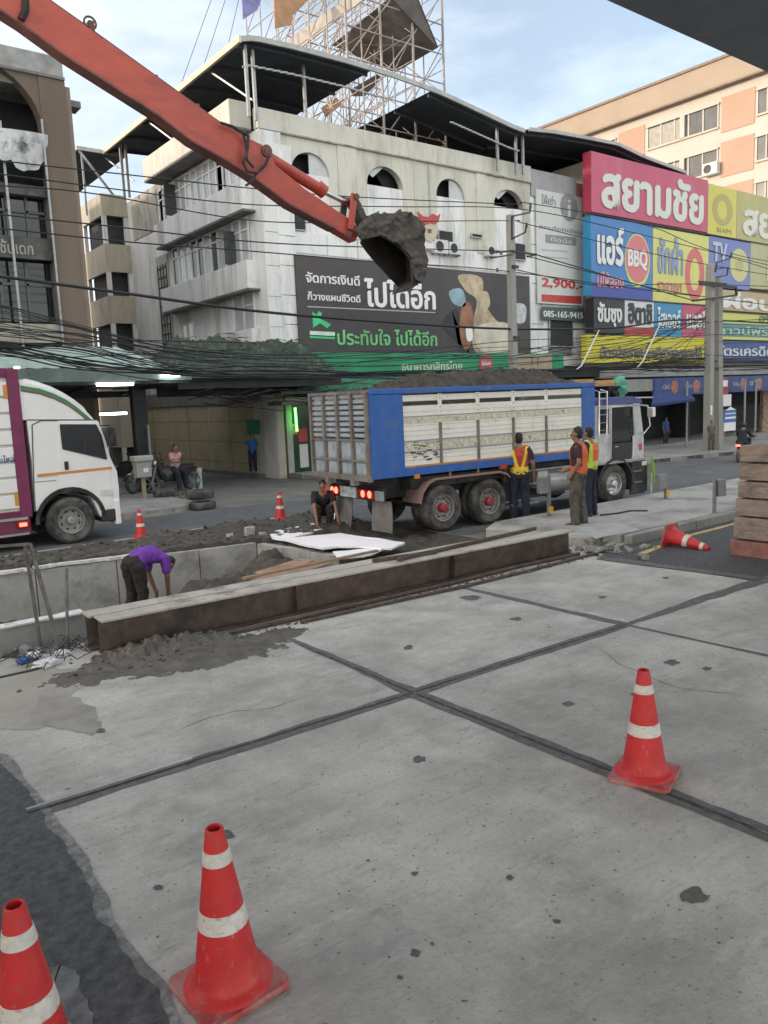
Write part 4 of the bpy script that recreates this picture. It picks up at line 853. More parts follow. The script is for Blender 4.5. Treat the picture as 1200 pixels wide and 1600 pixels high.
tb_('chassis', chas, (-8.5, -1.0, .5, LW-.5, .55, .95), (-3.4, -1.9, .05, LW-.05, .38, .8), parent=lt_, bevel=.02)
bx1 = Q(30, 600).x; zt, zb_ = Q(28, 576).z, Q(47, 808).z
bb = tb_('cargo_body', M('cream slats', (.66, .64, .58), r=.55, var=.08, sc=3, dirt=(.45, .42, .36), da=.4), (-9, bx1-.06, .05, LW-.05, zb_+.1, zt-.06), parent=lt_)
tb_('body_frame', mar, (bx1-.22, bx1, .0, LW, zb_, zt), (-9, bx1-.22, .0, .05, zt-.16, zt), (-9, bx1-.22, 0, .05, zb_, zb_+.14), (-9, bx1-.22, LW-.05, LW, zt-.16, zt), parent=lt_, bevel=.012)
mb = MB(); nz_ = 8
for k in range(nz_):
    z = zb_ + .2 + k*(zt-zb_-.4)/nz_; mb.box(-9, bx1-.225, .012, .05, z, z + (zt-zb_-.4)/nz_ - .055)
mb.build('slat', wht, bb, local=True, bevel=.008)
text('อะไหล่', M('blue letters', (.08, .10, .35), r=.5), 5.75+Q(-6,715).x, 5.75+Q(22,715).x, Q(10,723).z, Q(10,711).z, 16.41, bb)
tb_('corner_reflector', M('amber strip', (.6, .27, .05), r=.4), (bx1-.30, bx1-.225, .004, .012, zt-.55, zt-.3), (bx1-.30, bx1-.225, .004, .012, zb_+.25, zb_+.5), parent=bb)
tb_('marker_lamp', M('marker glow', (1, .62, .2), r=.3, em=3), (bx1-.04, bx1+.05, .02, .1, zt+.005, zt+.045), parent=bb)
a = Q(36, 820); o = tb_('marker_light', redd, (a.x-.12, a.x+.12, -.02, .06, a.z-.06, a.z+.07), parent=lt_, bevel=.01); tb_('lamp', redl, (a.x-.07, a.x+.07, -.024, -.02, a.z-.03, a.z+.04), parent=o)
tb_('side_rail', M('pale rail', (.4, .4, .4), r=.4, metal=.5), (-9, bx1-.1, -.01, .02, Q(20,838).z, Q(20,835).z), (-9, bx1-.1, -.01, .02, Q(20,814).z, Q(20,810).z), parent=lt_)
tb_('under_box', mar, (-6, bx1-.05, .03, .5, .30, zb_-.02), parent=lt_, bevel=.02)
# ------------------------------------------------------------------ excavator arm
exr = M('excavator red', (.42, .066, .04), r=.45, var=.16, sc=1.5, bump=.08, bs=25, dirt=(.20, .04, .032), da=.65, ds=1.3, dt=.52, streak=.5)
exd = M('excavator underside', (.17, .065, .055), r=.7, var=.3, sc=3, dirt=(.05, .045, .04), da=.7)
bkt = M('muddy bucket', (.085, .074, .062), r=.85, var=.4, sc=4, bump=.8, bs=14, dirt=(.05, .046, .042), da=.7, ds=2.2, dt=.5)
YA = 12.4
EX = thing('excavator', 'orange red excavator arm with its muddy bucket swung over the tipper truck', 'excavator', (3, 12.7, 0))
E_ = lambda px, py, y=YA: PY(px, py, y)
up = [(-250,-140),(-60,-62),(60,-14),(85,5),(140,44),(283,147),(345,192),(383,213),(410,226),(424,240),(430,257),(478,296),(530,331),(552,345),(562,362),(556,377)]
dn = [(524,358),(454,321),(390,274),(345,246),(300,222),(247,181),(100,87),(33,38),(-60,-22),(-250,-110)]
out = [E_(*p) for p in up] + [E_(*p) for p in dn]
mb = MB(); mb.prism([(p.x, p.z) for p in out], lambda u, v, t: (u, t, v), YA, YA+.24); arm = mb.build('arm', exr, EX, bevel=.012)
# underside and top wear plates, edge ribs
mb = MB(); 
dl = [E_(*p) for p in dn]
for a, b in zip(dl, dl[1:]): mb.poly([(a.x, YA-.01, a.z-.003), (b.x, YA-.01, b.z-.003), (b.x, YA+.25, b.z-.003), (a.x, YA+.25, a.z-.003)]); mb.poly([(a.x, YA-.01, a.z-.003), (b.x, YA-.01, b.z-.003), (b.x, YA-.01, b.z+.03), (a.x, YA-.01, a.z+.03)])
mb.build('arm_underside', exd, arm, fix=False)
ul = [E_(*p) for p in up[2:8]]
mb = MB()
for a, b in zip(ul, ul[1:]): mb.tube([(a.x, YA+.1, a.z+.05), (b.x, YA+.1, b.z+.05)], .022, 8)
mb.build('hydraulic_pipe', exd, arm, smooth=True)
for px, py in ((145,43),(245,127),(310,172)): p = E_(px, py); MB().box(p.x-.04, p.x+.04, YA+.03, YA+.2, p.z-.03, p.z+.11).build('pipe_clamp', exd, arm)
p = E_(145, 43); MB().tube([(p.x + .09*cos(a), YA+.1, p.z + .10 + .09*sin(a)) for a in [2*pi*k/12 for k in range(13)]], .016, 6, cap=False).build('lifting_eye', exd, arm, smooth=True)
for (px, py, r) in ((416,236,.10), (545,366,.09)):
    p = E_(px, py); MB().lathe([(.001, YA-.05), (r*.6, YA-.05), (r*.6, YA-.035), (r, YA-.035), (r, YA+.01)], 20, (p.x, 0, p.z), ax='y').build('pin', exd, arm, smooth=True)
# hoses
hose = black
for pts, dy, r in ((((380,206),(388,213),(386,235),(380,254),(386,268),(402,270),(414,258),(420,244)), -.12, .028), (((345,192),(362,197),(380,208),(384,228),(386,250),(396,262)), -.09, .024), (((384,290),(392,285),(400,272)), -.05, .02)):
    P_ = [E_(a, b, YA + dy) for a, b in pts]; mb = MB(); mb.tube(P_, r, 8); mb.build('hose', hose, arm, smooth=True)
p = E_(15, 25); MB().tube([E_(40,0,YA-.03), E_(40,16,YA-.06), E_(33,30,YA-.03)], .05, 8).build('hose', hose, arm, smooth=True)
# bucket cylinder
a, b, c = E_(418,240), E_(511,297), E_(548,315); yc = YA + .12
MB().tube([(a.x, yc, a.z), (b.x, yc, b.z)], .105, 16).tube([(b.x-.12, yc, b.z+.07), (b.x+.02, yc, b.z-.012)], .125, 16).build('cylinder', exr, EX, smooth=True)
MB().tube([(b.x, yc, b.z), (c.x, yc, c.z)], .045, 12).build('cylinder_rod', chrome, EX, smooth=True)
# linkage
d, e, f_ = E_(545,360), E_(573,352), E_(553,309)
for y in (YA-.05, YA+.26):
    MB().bar((f_.x-.02, y, f_.z+.06), (d.x, y, d.z), .13, .05, up=(0,1,0)).build('link', bkt if y > YA else exr, EX, bevel=.01)
for y in (YA+.02, YA+.2): 
    k1 = E_(563,326); MB().bar((f_.x, y, f_.z), (k1.x, y, k1.z), .14, .05, up=(0,1,0)).bar((k1.x, y, k1.z), (e.x, y, e.z), .14, .05, up=(0,1,0)).build('link', bkt, EX)
MB().tube([(f_.x, YA-.1, f_.z), (f_.x, YA+.32, f_.z)], .06, 12).build('pin', exd, EX, smooth=True)
# bucket: curved shell, two side plates, teeth, caked in mud
bo = [(548,362),(560,348),(570,340),(581,334),(592,339),(604,339),(616,335),(628,335),(637,339),(645,348),(652,364),(656,392),(659,424),(656,436),(648,444)]
bi = [(638,440),(637,420),(634,405),(624,394),(612,384),(599,376),(586,370),(572,374),(558,376)]
YB0, YB1 = YA - .14, YA + .50
side = [E_(*p) for p in bo] + [E_(*p) for p in bi]
mb = MB(); mb.prism([(p.x, p.z) for p in side], lambda u, v, t: (u, t, v), YB0, YB0+.05); mb.build('bucket_side', bkt, EX, bevel=.01); mb = MB(); bki = M('shaded bucket inside', (.028, .025, .023), r=.6, var=.5, sc=5, bump=.6, bs=16); fs_ = [E_(a, b, YB1) for a, b in bo[2:] + [(640,450),(622,449),(602,428),(586,411),(571,393),(562,380)]]; mb.prism([(p.x, p.z) for p in fs_], lambda u, v, t: (u, t, v), YB1-.05, YB1)  # near-black puts the cavity's shade into the inner faces
bk = mb.build('bucket_side', bki, EX, bevel=.01)
sh_ = [E_(*p) for p in bo[3:]]
mb = MB()
def shell(u, v, off):
    s = u*(len(sh_)-1); k = min(int(s), len(sh_)-2); p = sh_[k].lerp(sh_[k+1], s-k); c = E_(590, 400); dd = Vector((p.x-c.x, 0, p.z-c.z)).normalized()
    q = .09*noise.fractal(Vector((p.x*4, v*3, p.z*4)), 1, 2, 4) if off > 0 else 0
    return (p.x + dd.x*(off+q), YB0-.015 + (YB1-YB0+.03)*v, p.z + dd.z*(off+q))
mb.grid(44, 14, lambda u, v: shell(u, v, .03)); mb.grid(44, 14, lambda u, v: shell(u, v, -.03), mi=1)
for v in (0, 1): mb.grid(44, 1, lambda u, w_: shell(u, v, .03 - .06*w_))
mb.build('bucket_shell', [bkt, bki], EX, smooth=True, fix=False)
for k in range(5):
    y = YB0 + .04 + k*(YB1-YB0-.16)/4; a, b = E_(650,438), E_(634,455); MB().prism([(a.x, a.z), (a.x+.09, a.z+.0), (b.x+.03, b.z), (b.x, b.z)], lambda u, v, t: (u, t, v), y, y+.08).build('tooth', bkt, EX)
mb = MB()                                  # mud caked on the near side
rn2 = random.Random(5)
def inside(x, z, poly):
    c = False
    for (x1, z1), (x2, z2) in zip(poly, poly[1:] + poly[:1]):
        if (z1 > z) != (z2 > z) and x < (x2-x1)*(z-z1)/(z2-z1) + x1: c = not c
    return c
sp = [(p.x, p.z) for p in side]; xs_ = [p[0] for p in sp]; zs_ = [p[1] for p in sp]
N1 = 60; gx = lambda i: min(xs_) + (max(xs_)-min(xs_))*i/N1; gzz = lambda j: min(zs_) + (max(zs_)-min(zs_))*j/N1; ids = {}
def vid(i, j):
    if (i, j) not in ids: x, z = gx(i), gzz(j); ids[i, j] = mb.pt((x, YB0 - .012 - .10*max(0, noise.fractal(Vector((x*4, z*4, 2)), 1, 2, 5) + .25), z))
    return ids[i, j]
for i in range(N1):
    for j in range(N1):
        if inside(gx(i+.5), gzz(j+.5), sp): mb.face((vid(i,j), vid(i+1,j), vid(i+1,j+1), vid(i,j+1)))
mb.build('caked_mud', bkt, EX, smooth=True, fix=False)
scuff(exr, [((2, 2, 6), .55, .66, .5, (.20, .06, .05)), ((14, 14, 14), .64, .70, .6, (.09, .06, .055))]); scuff(wht, [((3, 3, 1), .60, .75, .35, (.5, .48, .44))])
# ================================================================== buildings
FY = 26.0
plas = M('aged plaster', (.62, .60, .53), r=.85, var=.12, sc=1.2, bump=.15, bs=30, dirt=(.30, .275, .235), da=.8, ds=.6, streak=4, dt=.5)
bwh = M('white boards', (.76, .76, .75), r=.6, var=.06, sc=1, dirt=(.40, .385, .355), da=.75, ds=.9, streak=5, dt=.5)
side_m = M('white render', (.72, .72, .715), r=.8, var=.08, sc=1, dirt=(.32, .305, .28), da=.75, ds=.9, streak=5, dt=.5)
drt = M('dirty render', (.38, .36, .32), r=.85, var=.25, sc=2, dirt=(.14, .13, .115), da=.85, ds=1.4, streak=3, dt=.5)
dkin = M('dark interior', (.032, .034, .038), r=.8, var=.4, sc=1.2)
wgl = M('old window glass', (.05, .06, .07), r=.12, var=.6, sc=.8, spec=.6)
frg = M('grey frame', (.42, .43, .44), r=.5, var=.1)
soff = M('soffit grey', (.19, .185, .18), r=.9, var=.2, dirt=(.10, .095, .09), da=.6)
und = M('roof underside', (.07, .078, .092), r=.8, var=.3, sc=1)  # shade under the canopies put into this dark grey, lifted slightly for haze
wb = thing('shophouse', 'large white four storey shophouse with arched openings and a rooftop canopy', 'building', (15, FY, 0))
def part(name, m, *boxes, parent=wb, bevel=0):
    mb = MB()
    for b in boxes: mb.box(*b)
    return mb.build(name, m, parent, bevel=bevel)
X0_, X1_ = 15.0, 33.4
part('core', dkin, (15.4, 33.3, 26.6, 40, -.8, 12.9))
arch = [(16.35, 18.07), (19.85, 21.71), (23.54, 25.23), (27.03, 28.98)]
zs_a = 11.22
# upper wall with true arched openings
mb = MB()
edges = [15.02] + [e for a in arch for e in a] + [29.45]
for a, b in zip(edges[::2], edges[1::2]): mb.box(a, b, FY, FY+.3, 9.0, 12.45)
for a, b in arch:
    c, r, h = (a+b)/2, (b-a)/2, .76; n = 14
    for k in range(n):
        t0, t1 = pi*k/n, pi*(k+1)/n
        xa_, xb_ = c + r*cos(t0), c + r*cos(t1)
        pts = [(xa_, zs_a + h*sin(t0)), (xb_, zs_a + h*sin(t1)), (xb_, 12.45), (xa_, 12.45)]
        mb.prism(pts, lambda u, v, t: (u, t, v), FY, FY+.3)
wall = mb.build('upper_wall', plas, wb)
part('parapet', plas, (15.02, 29.5, FY-.04, FY+.26, 12.5, 13.2)); part('parapet', M('grey parapet', (.36, .365, .375), r=.8, var=.1, sc=1, dirt=(.25, .245, .24), da=.5), (29.5, X1_-.6, FY-.05, FY+.26, 11.9, 13.1))
part('brick_pier', M('red brick', (.33, .17, .12), r=.8, var=.2, sc=6), (X1_-.6, X1_, FY-.02, FY+.3, 11.3, 12.9))
part('ledge', drt, (15.9, 29.5, FY-.10, FY+.1, 12.44, 12.505), bevel=.01)
for k, (a, b) in enumerate(arch):
    c = (a+b)/2
    part('infill_board', bwh, (a+.002, b-.002, FY+.05, FY+.12, 8.9, zs_a - .02))
    l, r_ = ((c, b) if k in (0, 2) else (a, c))
    mb = MB(); h = .76; rr = (b-a)/2; n = 8; pts = []
    th0, th1 = ((0, pi/2) if k in (0, 2) else (pi/2, pi))
    pts = [(c + rr*.99*cos(th0 + (th1-th0)*i/n), zs_a + h*.98*sin(th0 + (th1-th0)*i/n)) for i in range(n+1)] + [(c, zs_a-.02)] + ([(a+.005, zs_a-.02)] if k in (1, 3) else [])
    mb.prism(pts if k in (1, 3) else [(b-.005, zs_a-.02)] + pts, lambda u, v, t: (u, t, v), FY+.1, FY+.14); mb.build('arch_board', M('pale board', (.55, .56, .57), r=.7, var=.1, dirt=(.3, .3, .29), da=.4), wb)
# pilasters on the facade
for x0, x1 in ((18.45, 19.35), (22.3, 22.36), (25.9, 26.5)): part('pilaster', plas, (x0, x1, FY-.05, FY+.01, 9.0, 12.44))
part('downpipe', frg, (23.1, 23.16, FY-.06, FY-.005, 9, 12.4))
# middle band, boards above the billboard, window openings
part('band_wall', bwh, (16.2, 29.4, FY+.02, FY+.3, 8.2, 8.998), (29.4, X1_, FY+.02, FY+.3, 4.0, 11.9), (15.9, 29.4, FY+.05, FY+.3, 3.6, 8.2))
for k in range(9):
    x = 16.35 + k*1.45; part('facing_board', bwh, (x, x+1.42, FY-.02, FY+.018, 8.28, 9.05 + .02*(k % 2)))
def opening(px0, py0, px1, py1, nm='window', m=dkin, dy=.0, par=wb, fr=True):
    a, b = PY(px0, py0, FY), PY(px1, py1, FY); y = FY + .045 - dy
    o = part(nm, m, (a.x, b.x, y-.03, y, b.z, a.z), parent=par)
    if fr: part('frame', frg, (a.x-.04, a.x, y-.05, y+.0, b.z-.04, a.z+.04), (b.x, b.x+.04, y-.05, y, b.z-.04, a.z+.04), (a.x, b.x, y-.05, y, a.z, a.z+.04), (a.x, b.x, y-.05, y, b.z-.04, b.z), parent=o)
    return o
opening(455, 318, 476, 360, dy=.06); opening(683, 361, 705, 391, dy=.12); opening(802, 381, 818, 407, dy=.12); opening(735, 366, 750, 372, dy=.12)
p0, p1 = PY(737, 368, FY), PY(772, 390, FY)
ac = M('air conditioner shell', (.60, .60, .58), r=.5, var=.08)
def aircon(px, py, s, y, label, par_y=.3):
    p = PY(px, py, y); t = thing('air_conditioner', label, 'air conditioner', (p.x, y, p.z), 0, 'outdoor air conditioner units')
    MB().box(-.4*s, .4*s, 0, .28, -.28*s, .28*s).build('casing', ac, t, local=True, bevel=.015)
    MB().lathe([(.22*s, -.002), (.22*s, -.012), (.19*s, -.014), (.19*s, -.004), (.001, -.004)], 20, (-.1*s, 0, 0), ax='y').build('fan_grille', dkgrey, t, local=True)
    MB().box(-.35*s, -.3*s, .02, .3, -.34*s, -.28*s).box(.3*s, .35*s, .02, .3, -.34*s, -.28*s).build('bracket', steel, t, local=True)
aircon(690, 385, 1, FY-.3, 'white air conditioner unit on the ledge below the red bird emblem'); aircon(712, 388, .9, FY-.3, 'dusty air conditioner unit just right of the one below the red bird emblem')
aircon(770, 392, .8, FY-.3, 'air conditioner unit above the billboard near the utility pole')
# corner pilaster with boxed panels
part('corner_pier', side_m, (14.98, 15.9, FY-.12, FY+.9, 3.4, 12.44), (14.98, 15.3, FY-.12, FY+.9, -.4, 3.4), bevel=.02)
for z in (4.4, 5.5, 6.6, 7.7, 8.9): part('panel_seam', M('seam grey', (.3, .3, .3), r=.8), (15.0, 15.9, FY-.125, FY-.1, z, z+.025))
for k in range(7): part('pier_board', bwh, (15.55, 16.28, FY-.16, FY-.02, 4.55 + k*1.07, 4.55 + k*1.07 + 1.045), bevel=.01)
for m_ in (plas, bwh, side_m): scuff(m_, [((3.2, 3.2, .35), .54, .70, .5, (.25, .235, .20)), ((1.1, 1.1, .8), .58, .70, .4, (.34, .32, .28))])
# -------- left face (along the lane)
XL = 15.0
part('side_wall', side_m, (XL, XL+.3, 26.9, 40.0, -.8, 12.7))
def sbox(px0, py0, px1, py1, x=XL):      # a rectangle on the lane face from two photo corners
    a, b = PX(px0, py0, x), PX(px1, py1, x); return min(a.y, b.y), max(a.y, b.y), min(a.z, b.z), max(a.z, b.z)
for z0, z1, y1, nm in ((12.55, 13.45, 34.6, 'roof_parapet'), (9.75, 10.75, 34.6, 'balcony_band'), (6.95, 7.95, 34.4, 'balcony_band')):
    part(nm, side_m if z0 < 12 else M('cream band', (.56, .53, .47), r=.8, var=.1, dirt=(.35, .31, .25), da=.5, ds=.7, streak=3), (XL-(.85 if z0 > 12 else .55), XL+.01, 26.4, y1, z0, z1), bevel=.015)
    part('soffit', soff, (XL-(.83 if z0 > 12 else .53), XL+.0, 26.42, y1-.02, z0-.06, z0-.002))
part('balcony_band', side_m, (XL-.5, XL, 26.4, 34.3, 5.0, 5.5)); 
part('stained_wall', drt, (XL-.03, XL+.02, 34.7, 38.4, 10.8, 12.7), (XL-.05, XL+.02, 34.6, 35.9, 4.0, 9.6))
def winrow(y0, y1, z0, z1, n, m=wgl, dark=()):
    o = part('window', m, (XL-.03, XL-.002, y0, y1, z0, z1)); w_ = (y1-y0)/n
    mb = MB()
    for k in range(n+1): mb.box(XL-.085, XL-.03, y0 + k*w_ - .05, y0 + k*w_ + .05, z0, z1)
    mb.box(XL-.08, XL-.03, y0-.06, y1+.06, z1, z1+.07); mb.box(XL-.08, XL-.03, y0-.06, y1+.06, z0-.07, z0)
    if z1 - z0 > 1.2: mb.box(XL-.075, XL-.03, y0, y1, z1-.42, z1-.36)
    mb.build('frame', bwh, o)
    mb = MB()
    for k in range(n):
        if rnd.random() < .55: mb.box(XL-.04, XL-.031, y0 + k*w_ + .05, y0 + (k+1)*w_ - .05, z0, z1)
    if mb.v: mb.build('pane', M('pale pane', (.42, .44, .46), r=.15, var=.25, sc=.7), o)
winrow(27.0, 35.0, 10.95, 12.3, 14, M('bright panes', (.50, .52, .54), r=.12, var=.2, sc=.6)); winrow(27.0, 34.0, 8.0, 9.6, 11); winrow(26.9, 28.6, 5.55, 6.85, 2); winrow(32.4, 33.6, 5.55, 6.3, 2)
part('casement', M('open casement', (.06, .065, .07), r=.15, var=.3), (XL-.55, XL-.03, 33.2, 33.25, 10.9, 12.2), (XL-.5, XL-.03, 28.1, 28.15, 8.05, 9.3), (XL-.04, XL-.032, 28.6, 29.2, 11.0, 12.4))
mb = MB()
for k in range(12): mb.box(XL-.08, XL-.04, 34.75, 35.75, 4.4 + k*.42, 4.4 + k*.42 + .05)
for k in range(4): mb.box(XL-.08, XL-.04, 34.75 + k*.32, 34.80 + k*.32, 4.4, 9.2)
mb.build('lattice_blocks', dkgrey, wb)
# ground floor: beige shutters on the lane, dark transoms
shut = M('beige shutter', (.46, .40, .26), r=.7, var=.1, sc=1.5, dirt=(.30, .26, .18), da=.6, ds=1)
for k in range(3):
    y = 27.6 + k*4.1; o = part('roller_shutter', shut, (XL-.06, XL-.003, y, y+3.9, -.4, 2.75)); mb = MB()
    for q in range(3): mb.box(XL-.065, XL-.055, y, y+3.9, .35 + q*.85, .38 + q*.85)
    mb.box(XL-.068, XL-.055, y+1.93, y+1.97, -.4, 2.75); mb.build('shutter_rib', M('shutter seam', (.24, .21, .15), r=.8), o)
part('ground_beam', soff, (XL-.12, XL-.002, 26.9, 40, 2.78, 3.4)); part('plinth', soff, (XL-.3, XL-.07, 26.9, 40, -.5, .02))
# bank front on the street
part('bank_wall', M('beige stone', (.46, .42, .35), r=.6, var=.12), (15.0, 15.32, FY-.15, FY, -.4, 3.4), (17.9, 24, FY-.05, FY+.1, -.4, 3.4))
o = part('bank_door', M('green glass door', (.02, .06, .04), r=.1, var=.5, sc=.9), (15.7, 17.8, FY+.02, FY+.06, -.2, 2.6))
part('door_frame', M('pale stone frame', (.42, .41, .38), r=.6), (15.45, 15.7, FY-.1, FY+.02, -.2, 2.9), (17.8, 17.92, FY-.1, FY+.02, -.2, 2.9), (15.7, 17.8, FY-.1, FY+.02, 2.62, 2.9), parent=o)
for x0, x1, z0, z1, m in ((16.0, 16.4, 1.2, 1.7, M('red notice', (.45, .04, .05), r=.5, var=.3, sc=6)), (16.02, 16.4, .2, 1.1, M('white notice', (.62, .62, .60), r=.5, var=.1)), (16.65, 17.1, .5, 1.35, M('white notice')if 0 else MT['white notice']), (16.5, 17.1, 1.45, 2.05, M('dark red notice', (.22, .03, .04), r=.5, var=.3, sc=6)), (15.75, 15.98, 1.5, 1.9, M('amber notice', (.55, .27, .05), r=.5, var=.4, sc=5))):
    part('notice', m, (x0, x1, FY-.01, FY+.015, z0, z1), parent=o)
part('step', pave, (15.4, 19.5, 24.9, FY-.16, -.4, .06), bevel=.02)
grn = M('bank green', (.02, .27, .12), r=.45, var=.1, sc=1, dirt=(.012, .15, .07), da=.5, ds=.8)
o = part('fascia', grn, (15.1, 30.2, 24.7, 26, 3.75, 4.5), bevel=.02)
mb = MB(); mb.prism([(24.3, 3.0), (24.7, 3.74), (26.0, 3.74), (26.0, 3.2)], lambda u, v, t: (t, u, v), 15.1, 21.8); mb.build('canopy', M('dark bank green', (.015, .16, .08), r=.5, var=.3), wb)
part('fascia_underside', dkin, (21.8, 33.3, 24.9, 26, 3.4, 3.74))
wtx = M('white lettering', (.80, .80, .79), r=.5, var=.03)
a, b = PY(628, 579, 24.68), PY(722, 564, 24.68); text('ธนาคารกสิกรไทย', M('pale lettering', (.55, .62, .50), r=.5), a.x, b.x, a.z, b.z, 24.7, o, bold=.015)
p = PY(759, 567, 24.68); MB().lathe([(.001, -.05), (.42, -.05), (.42, 0)], 28, (p.x, 24.7, p.z-.05), ax='y').build('round_sign', M('round red sign', (.42, .10, .10), r=.5), o)
text('งดจอด', wtx, p.x-.28, p.x+.28, p.z-.15, p.z+.08, 24.65, o)
part('fascia_panel', M('tan fascia panel', (.36, .30, .21), r=.6, var=.1), (26.9, 29.3, 24.66, 24.7, 3.45, 4.45), parent=o); text('TT', M('dim green', (.10, .16, .08), r=.5), 27.7, 28.5, 3.95, 4.35, 24.66, o)
nt_ = M('green neon', (.12, 1, .12), r=.3, em=2)
p, q = PY(461, 637, FY-.3), PY(464, 674, FY-.3); tag(MB().tube([p, q], .045, 8).build('neon_tube', nt_), 'glowing green tube hanging upright beside the bank door', 'neon tube')
a, b = PX(385, 656, XL-.1), PX(405, 679, XL-.1); sg = thing('wall_sign', 'small green square sign on the wall of the lane above the man in blue', 'sign', (XL, 28, 2)); part('panel', grn, (XL-.12, XL-.07, b.y, a.y, b.z, a.z), parent=sg)
# -------- rooftop canopies
def prof(tab, x):
    for (a, za), (b, zb) in zip(tab, tab[1:]):
        if x <= b: return za + (zb-za)*(x-a)/(b-a)
    return tab[-1][1]
T1 = [(13.9, 14.85), (14.6, 15.05), (16.2, 15.12), (18.5, 15.15), (20.8, 15.1), (23.1, 14.95), (24.4, 14.78), (27.4, 14.36), (28.2, 14.30)]
T2 = [(28.0, 14.3), (30, 14.5), (32.4, 14.62), (34.8, 14.72), (37, 14.45), (41, 14.2)]
def canopy(tab, x0, x1, y0, y1, nm):
    n = int((x1-x0)/.5)
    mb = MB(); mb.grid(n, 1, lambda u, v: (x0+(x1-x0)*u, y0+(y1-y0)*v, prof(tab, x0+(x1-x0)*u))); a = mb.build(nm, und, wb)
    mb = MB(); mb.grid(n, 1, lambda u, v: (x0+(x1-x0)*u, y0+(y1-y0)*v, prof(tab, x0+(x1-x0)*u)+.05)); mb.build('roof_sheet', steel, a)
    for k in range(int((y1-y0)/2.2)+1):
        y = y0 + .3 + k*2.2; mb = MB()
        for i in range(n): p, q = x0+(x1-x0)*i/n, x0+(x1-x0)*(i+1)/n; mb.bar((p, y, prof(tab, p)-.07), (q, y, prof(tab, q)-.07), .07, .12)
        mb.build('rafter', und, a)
    return a
canopy(T1, 14.1, 19.7, 25.2, 39, 'canopy_roof'); canopy(T1, 22.8, 28.2, 25.2, 37, 'canopy_roof'); canopy(T2, 28.25, 41, 25.0, 36, 'canopy_roof')
fas = M('weathered fascia', (.42, .42, .41), r=.6, var=.15, dirt=(.25, .24, .23), da=.5)
mb = MB(); n = 40
for i in range(n): p, q = 14.1 + 14.1*i/n, 14.1 + 14.1*(i+1)/n; mb.bar((p, 25.15, prof(T1, p)+.03), (q, 25.15, prof(T1, q)+.03), .08, .17)
for i in range(n): p, q = 28.25 + 12.7*i/n, 28.25 + 12.7*(i+1)/n; mb.bar((p, 24.95, prof(T2, p)+.03), (q, 24.95, prof(T2, q)+.03), .08, .15)
mb.build('roof_fascia', fas, wb)
mb = MB(); mb.bar((14.05, 25.1, 14.92), (14.05, 39, 14.92), .10, .22); mb.build('roof_edge', M('sunlit edge sheet', (.62, .55, .40), r=.6, var=.1), wb)  # golden sunlight on the rim is put into this sheet colour
mb = MB()
for i in range(20): p, q = 14.3 + 6*i/20, 14.3 + 6*(i+1)/20; mb.bar((p, 25.5, prof(T1, p)-.75), (q, 25.5, prof(T1, q)-.72), .06, .06)
for i in range(20): p, q = 24 + 4.2*i/20, 24 + 4.2*(i+1)/20; mb.bar((p, 25.5, prof(T1, p)-.75), (q, 25.5, prof(T1, q)-.72), .06, .06)
mb.build('purlin', steel, wb)
for x, y in ((14.35, 25.4), (14.75, 25.6), (17.1, 26.0), (26.9, 25.6), (28.1, 25.6), (28.45, 25.5), (14.3, 31.5), (14.3, 37.5), (14.55, 37.5)):
    part('post', steel, (x, x+.1, y, y+.1, 12.6, prof(T1, x)-.05 if x < 28.3 else prof(T2, x)-.05))
mb = MB()
for y in (26, 32, 37.6): mb.bar((14.3, y+1.9, 14.85), (14.9, y, 13.4), .06)
mb.build('brace', steel, wb)
# lower rear roof and stair tower over the lane
tw = thing('stair_tower', 'narrow cream stair tower with open dark landings at the back of the lane', 'tower', (14.3, 39, 0))
a, b = PX(200, 300, 15), PY(165, 300, 39); tx0 = PY(167, 420, 39).x; ty1 = PX(134, 420, tx0).y
for (p0, p1, p2, p3) in ((305, 338, 0, 0), (382, 425, 0, 0), (462, 505, 0, 0), (548, 700, 0, 0)):
    z1, z0 = PY(183, p0, 39).z, PY(183, p1, 39).z; MB().box(tx0, 15.0, 39, 39.15, z0, z1).box(tx0, tx0+.15, 39.15, ty1, z0, z1).build('parapet', M('cream render', (.47, .42, .34), r=.85, var=.12, dirt=(.27, .24, .20), da=.6, ds=.8, streak=3), tw)
MB().box(tx0+.35, 15.0, 39.5, ty1, -.5, PY(183, 310, 39).z).build('dark_core', M('landing shade', (.06, .064, .07), r=.9, var=.3), tw)  # solid dark core stands in for the shade behind the open landings
for x, y in ((tx0, 39), (tx0, ty1-.2), (14.8, 39.02)): MB().box(x+.01, x+.2, y+.01, y+.2, -.5, PY(183, 306, 39).z - .02).build('column', side_m, tw)
p = PX(197, 227, 14.3); q = PX(158, 228, 13.6)
MB().box(12.9, 15.2, 39.05, 47, 14.9, 14.96).build('roof', und, tw); MB().box(12.86, 15.2, 38.98, 39.06, 14.85, 15.02).box(12.82, 12.9, 39, 47, 14.85, 15.02).build('roof_fascia', fas, tw)
MB().bar((12.95, 39.1, 14.85), (14.9, 39.1, 12.4), .09).box(14.9, 15, 39.02, 39.1, 12, 14.9).box(13.1, 13.18, 39.3, 39.38, 12, 14.9).build('post', steel, tw)
end = thing('lane_shed', 'dim low shed closing the far end of the lane', 'shed', (10, 50, 0)); MB().box(2, 15, 50, 58, -.5, 7).build('wall', M('dull wall', (.16, .155, .15), r=.9, var=.2, dirt=(.07, .07, .065), da=.6), end)
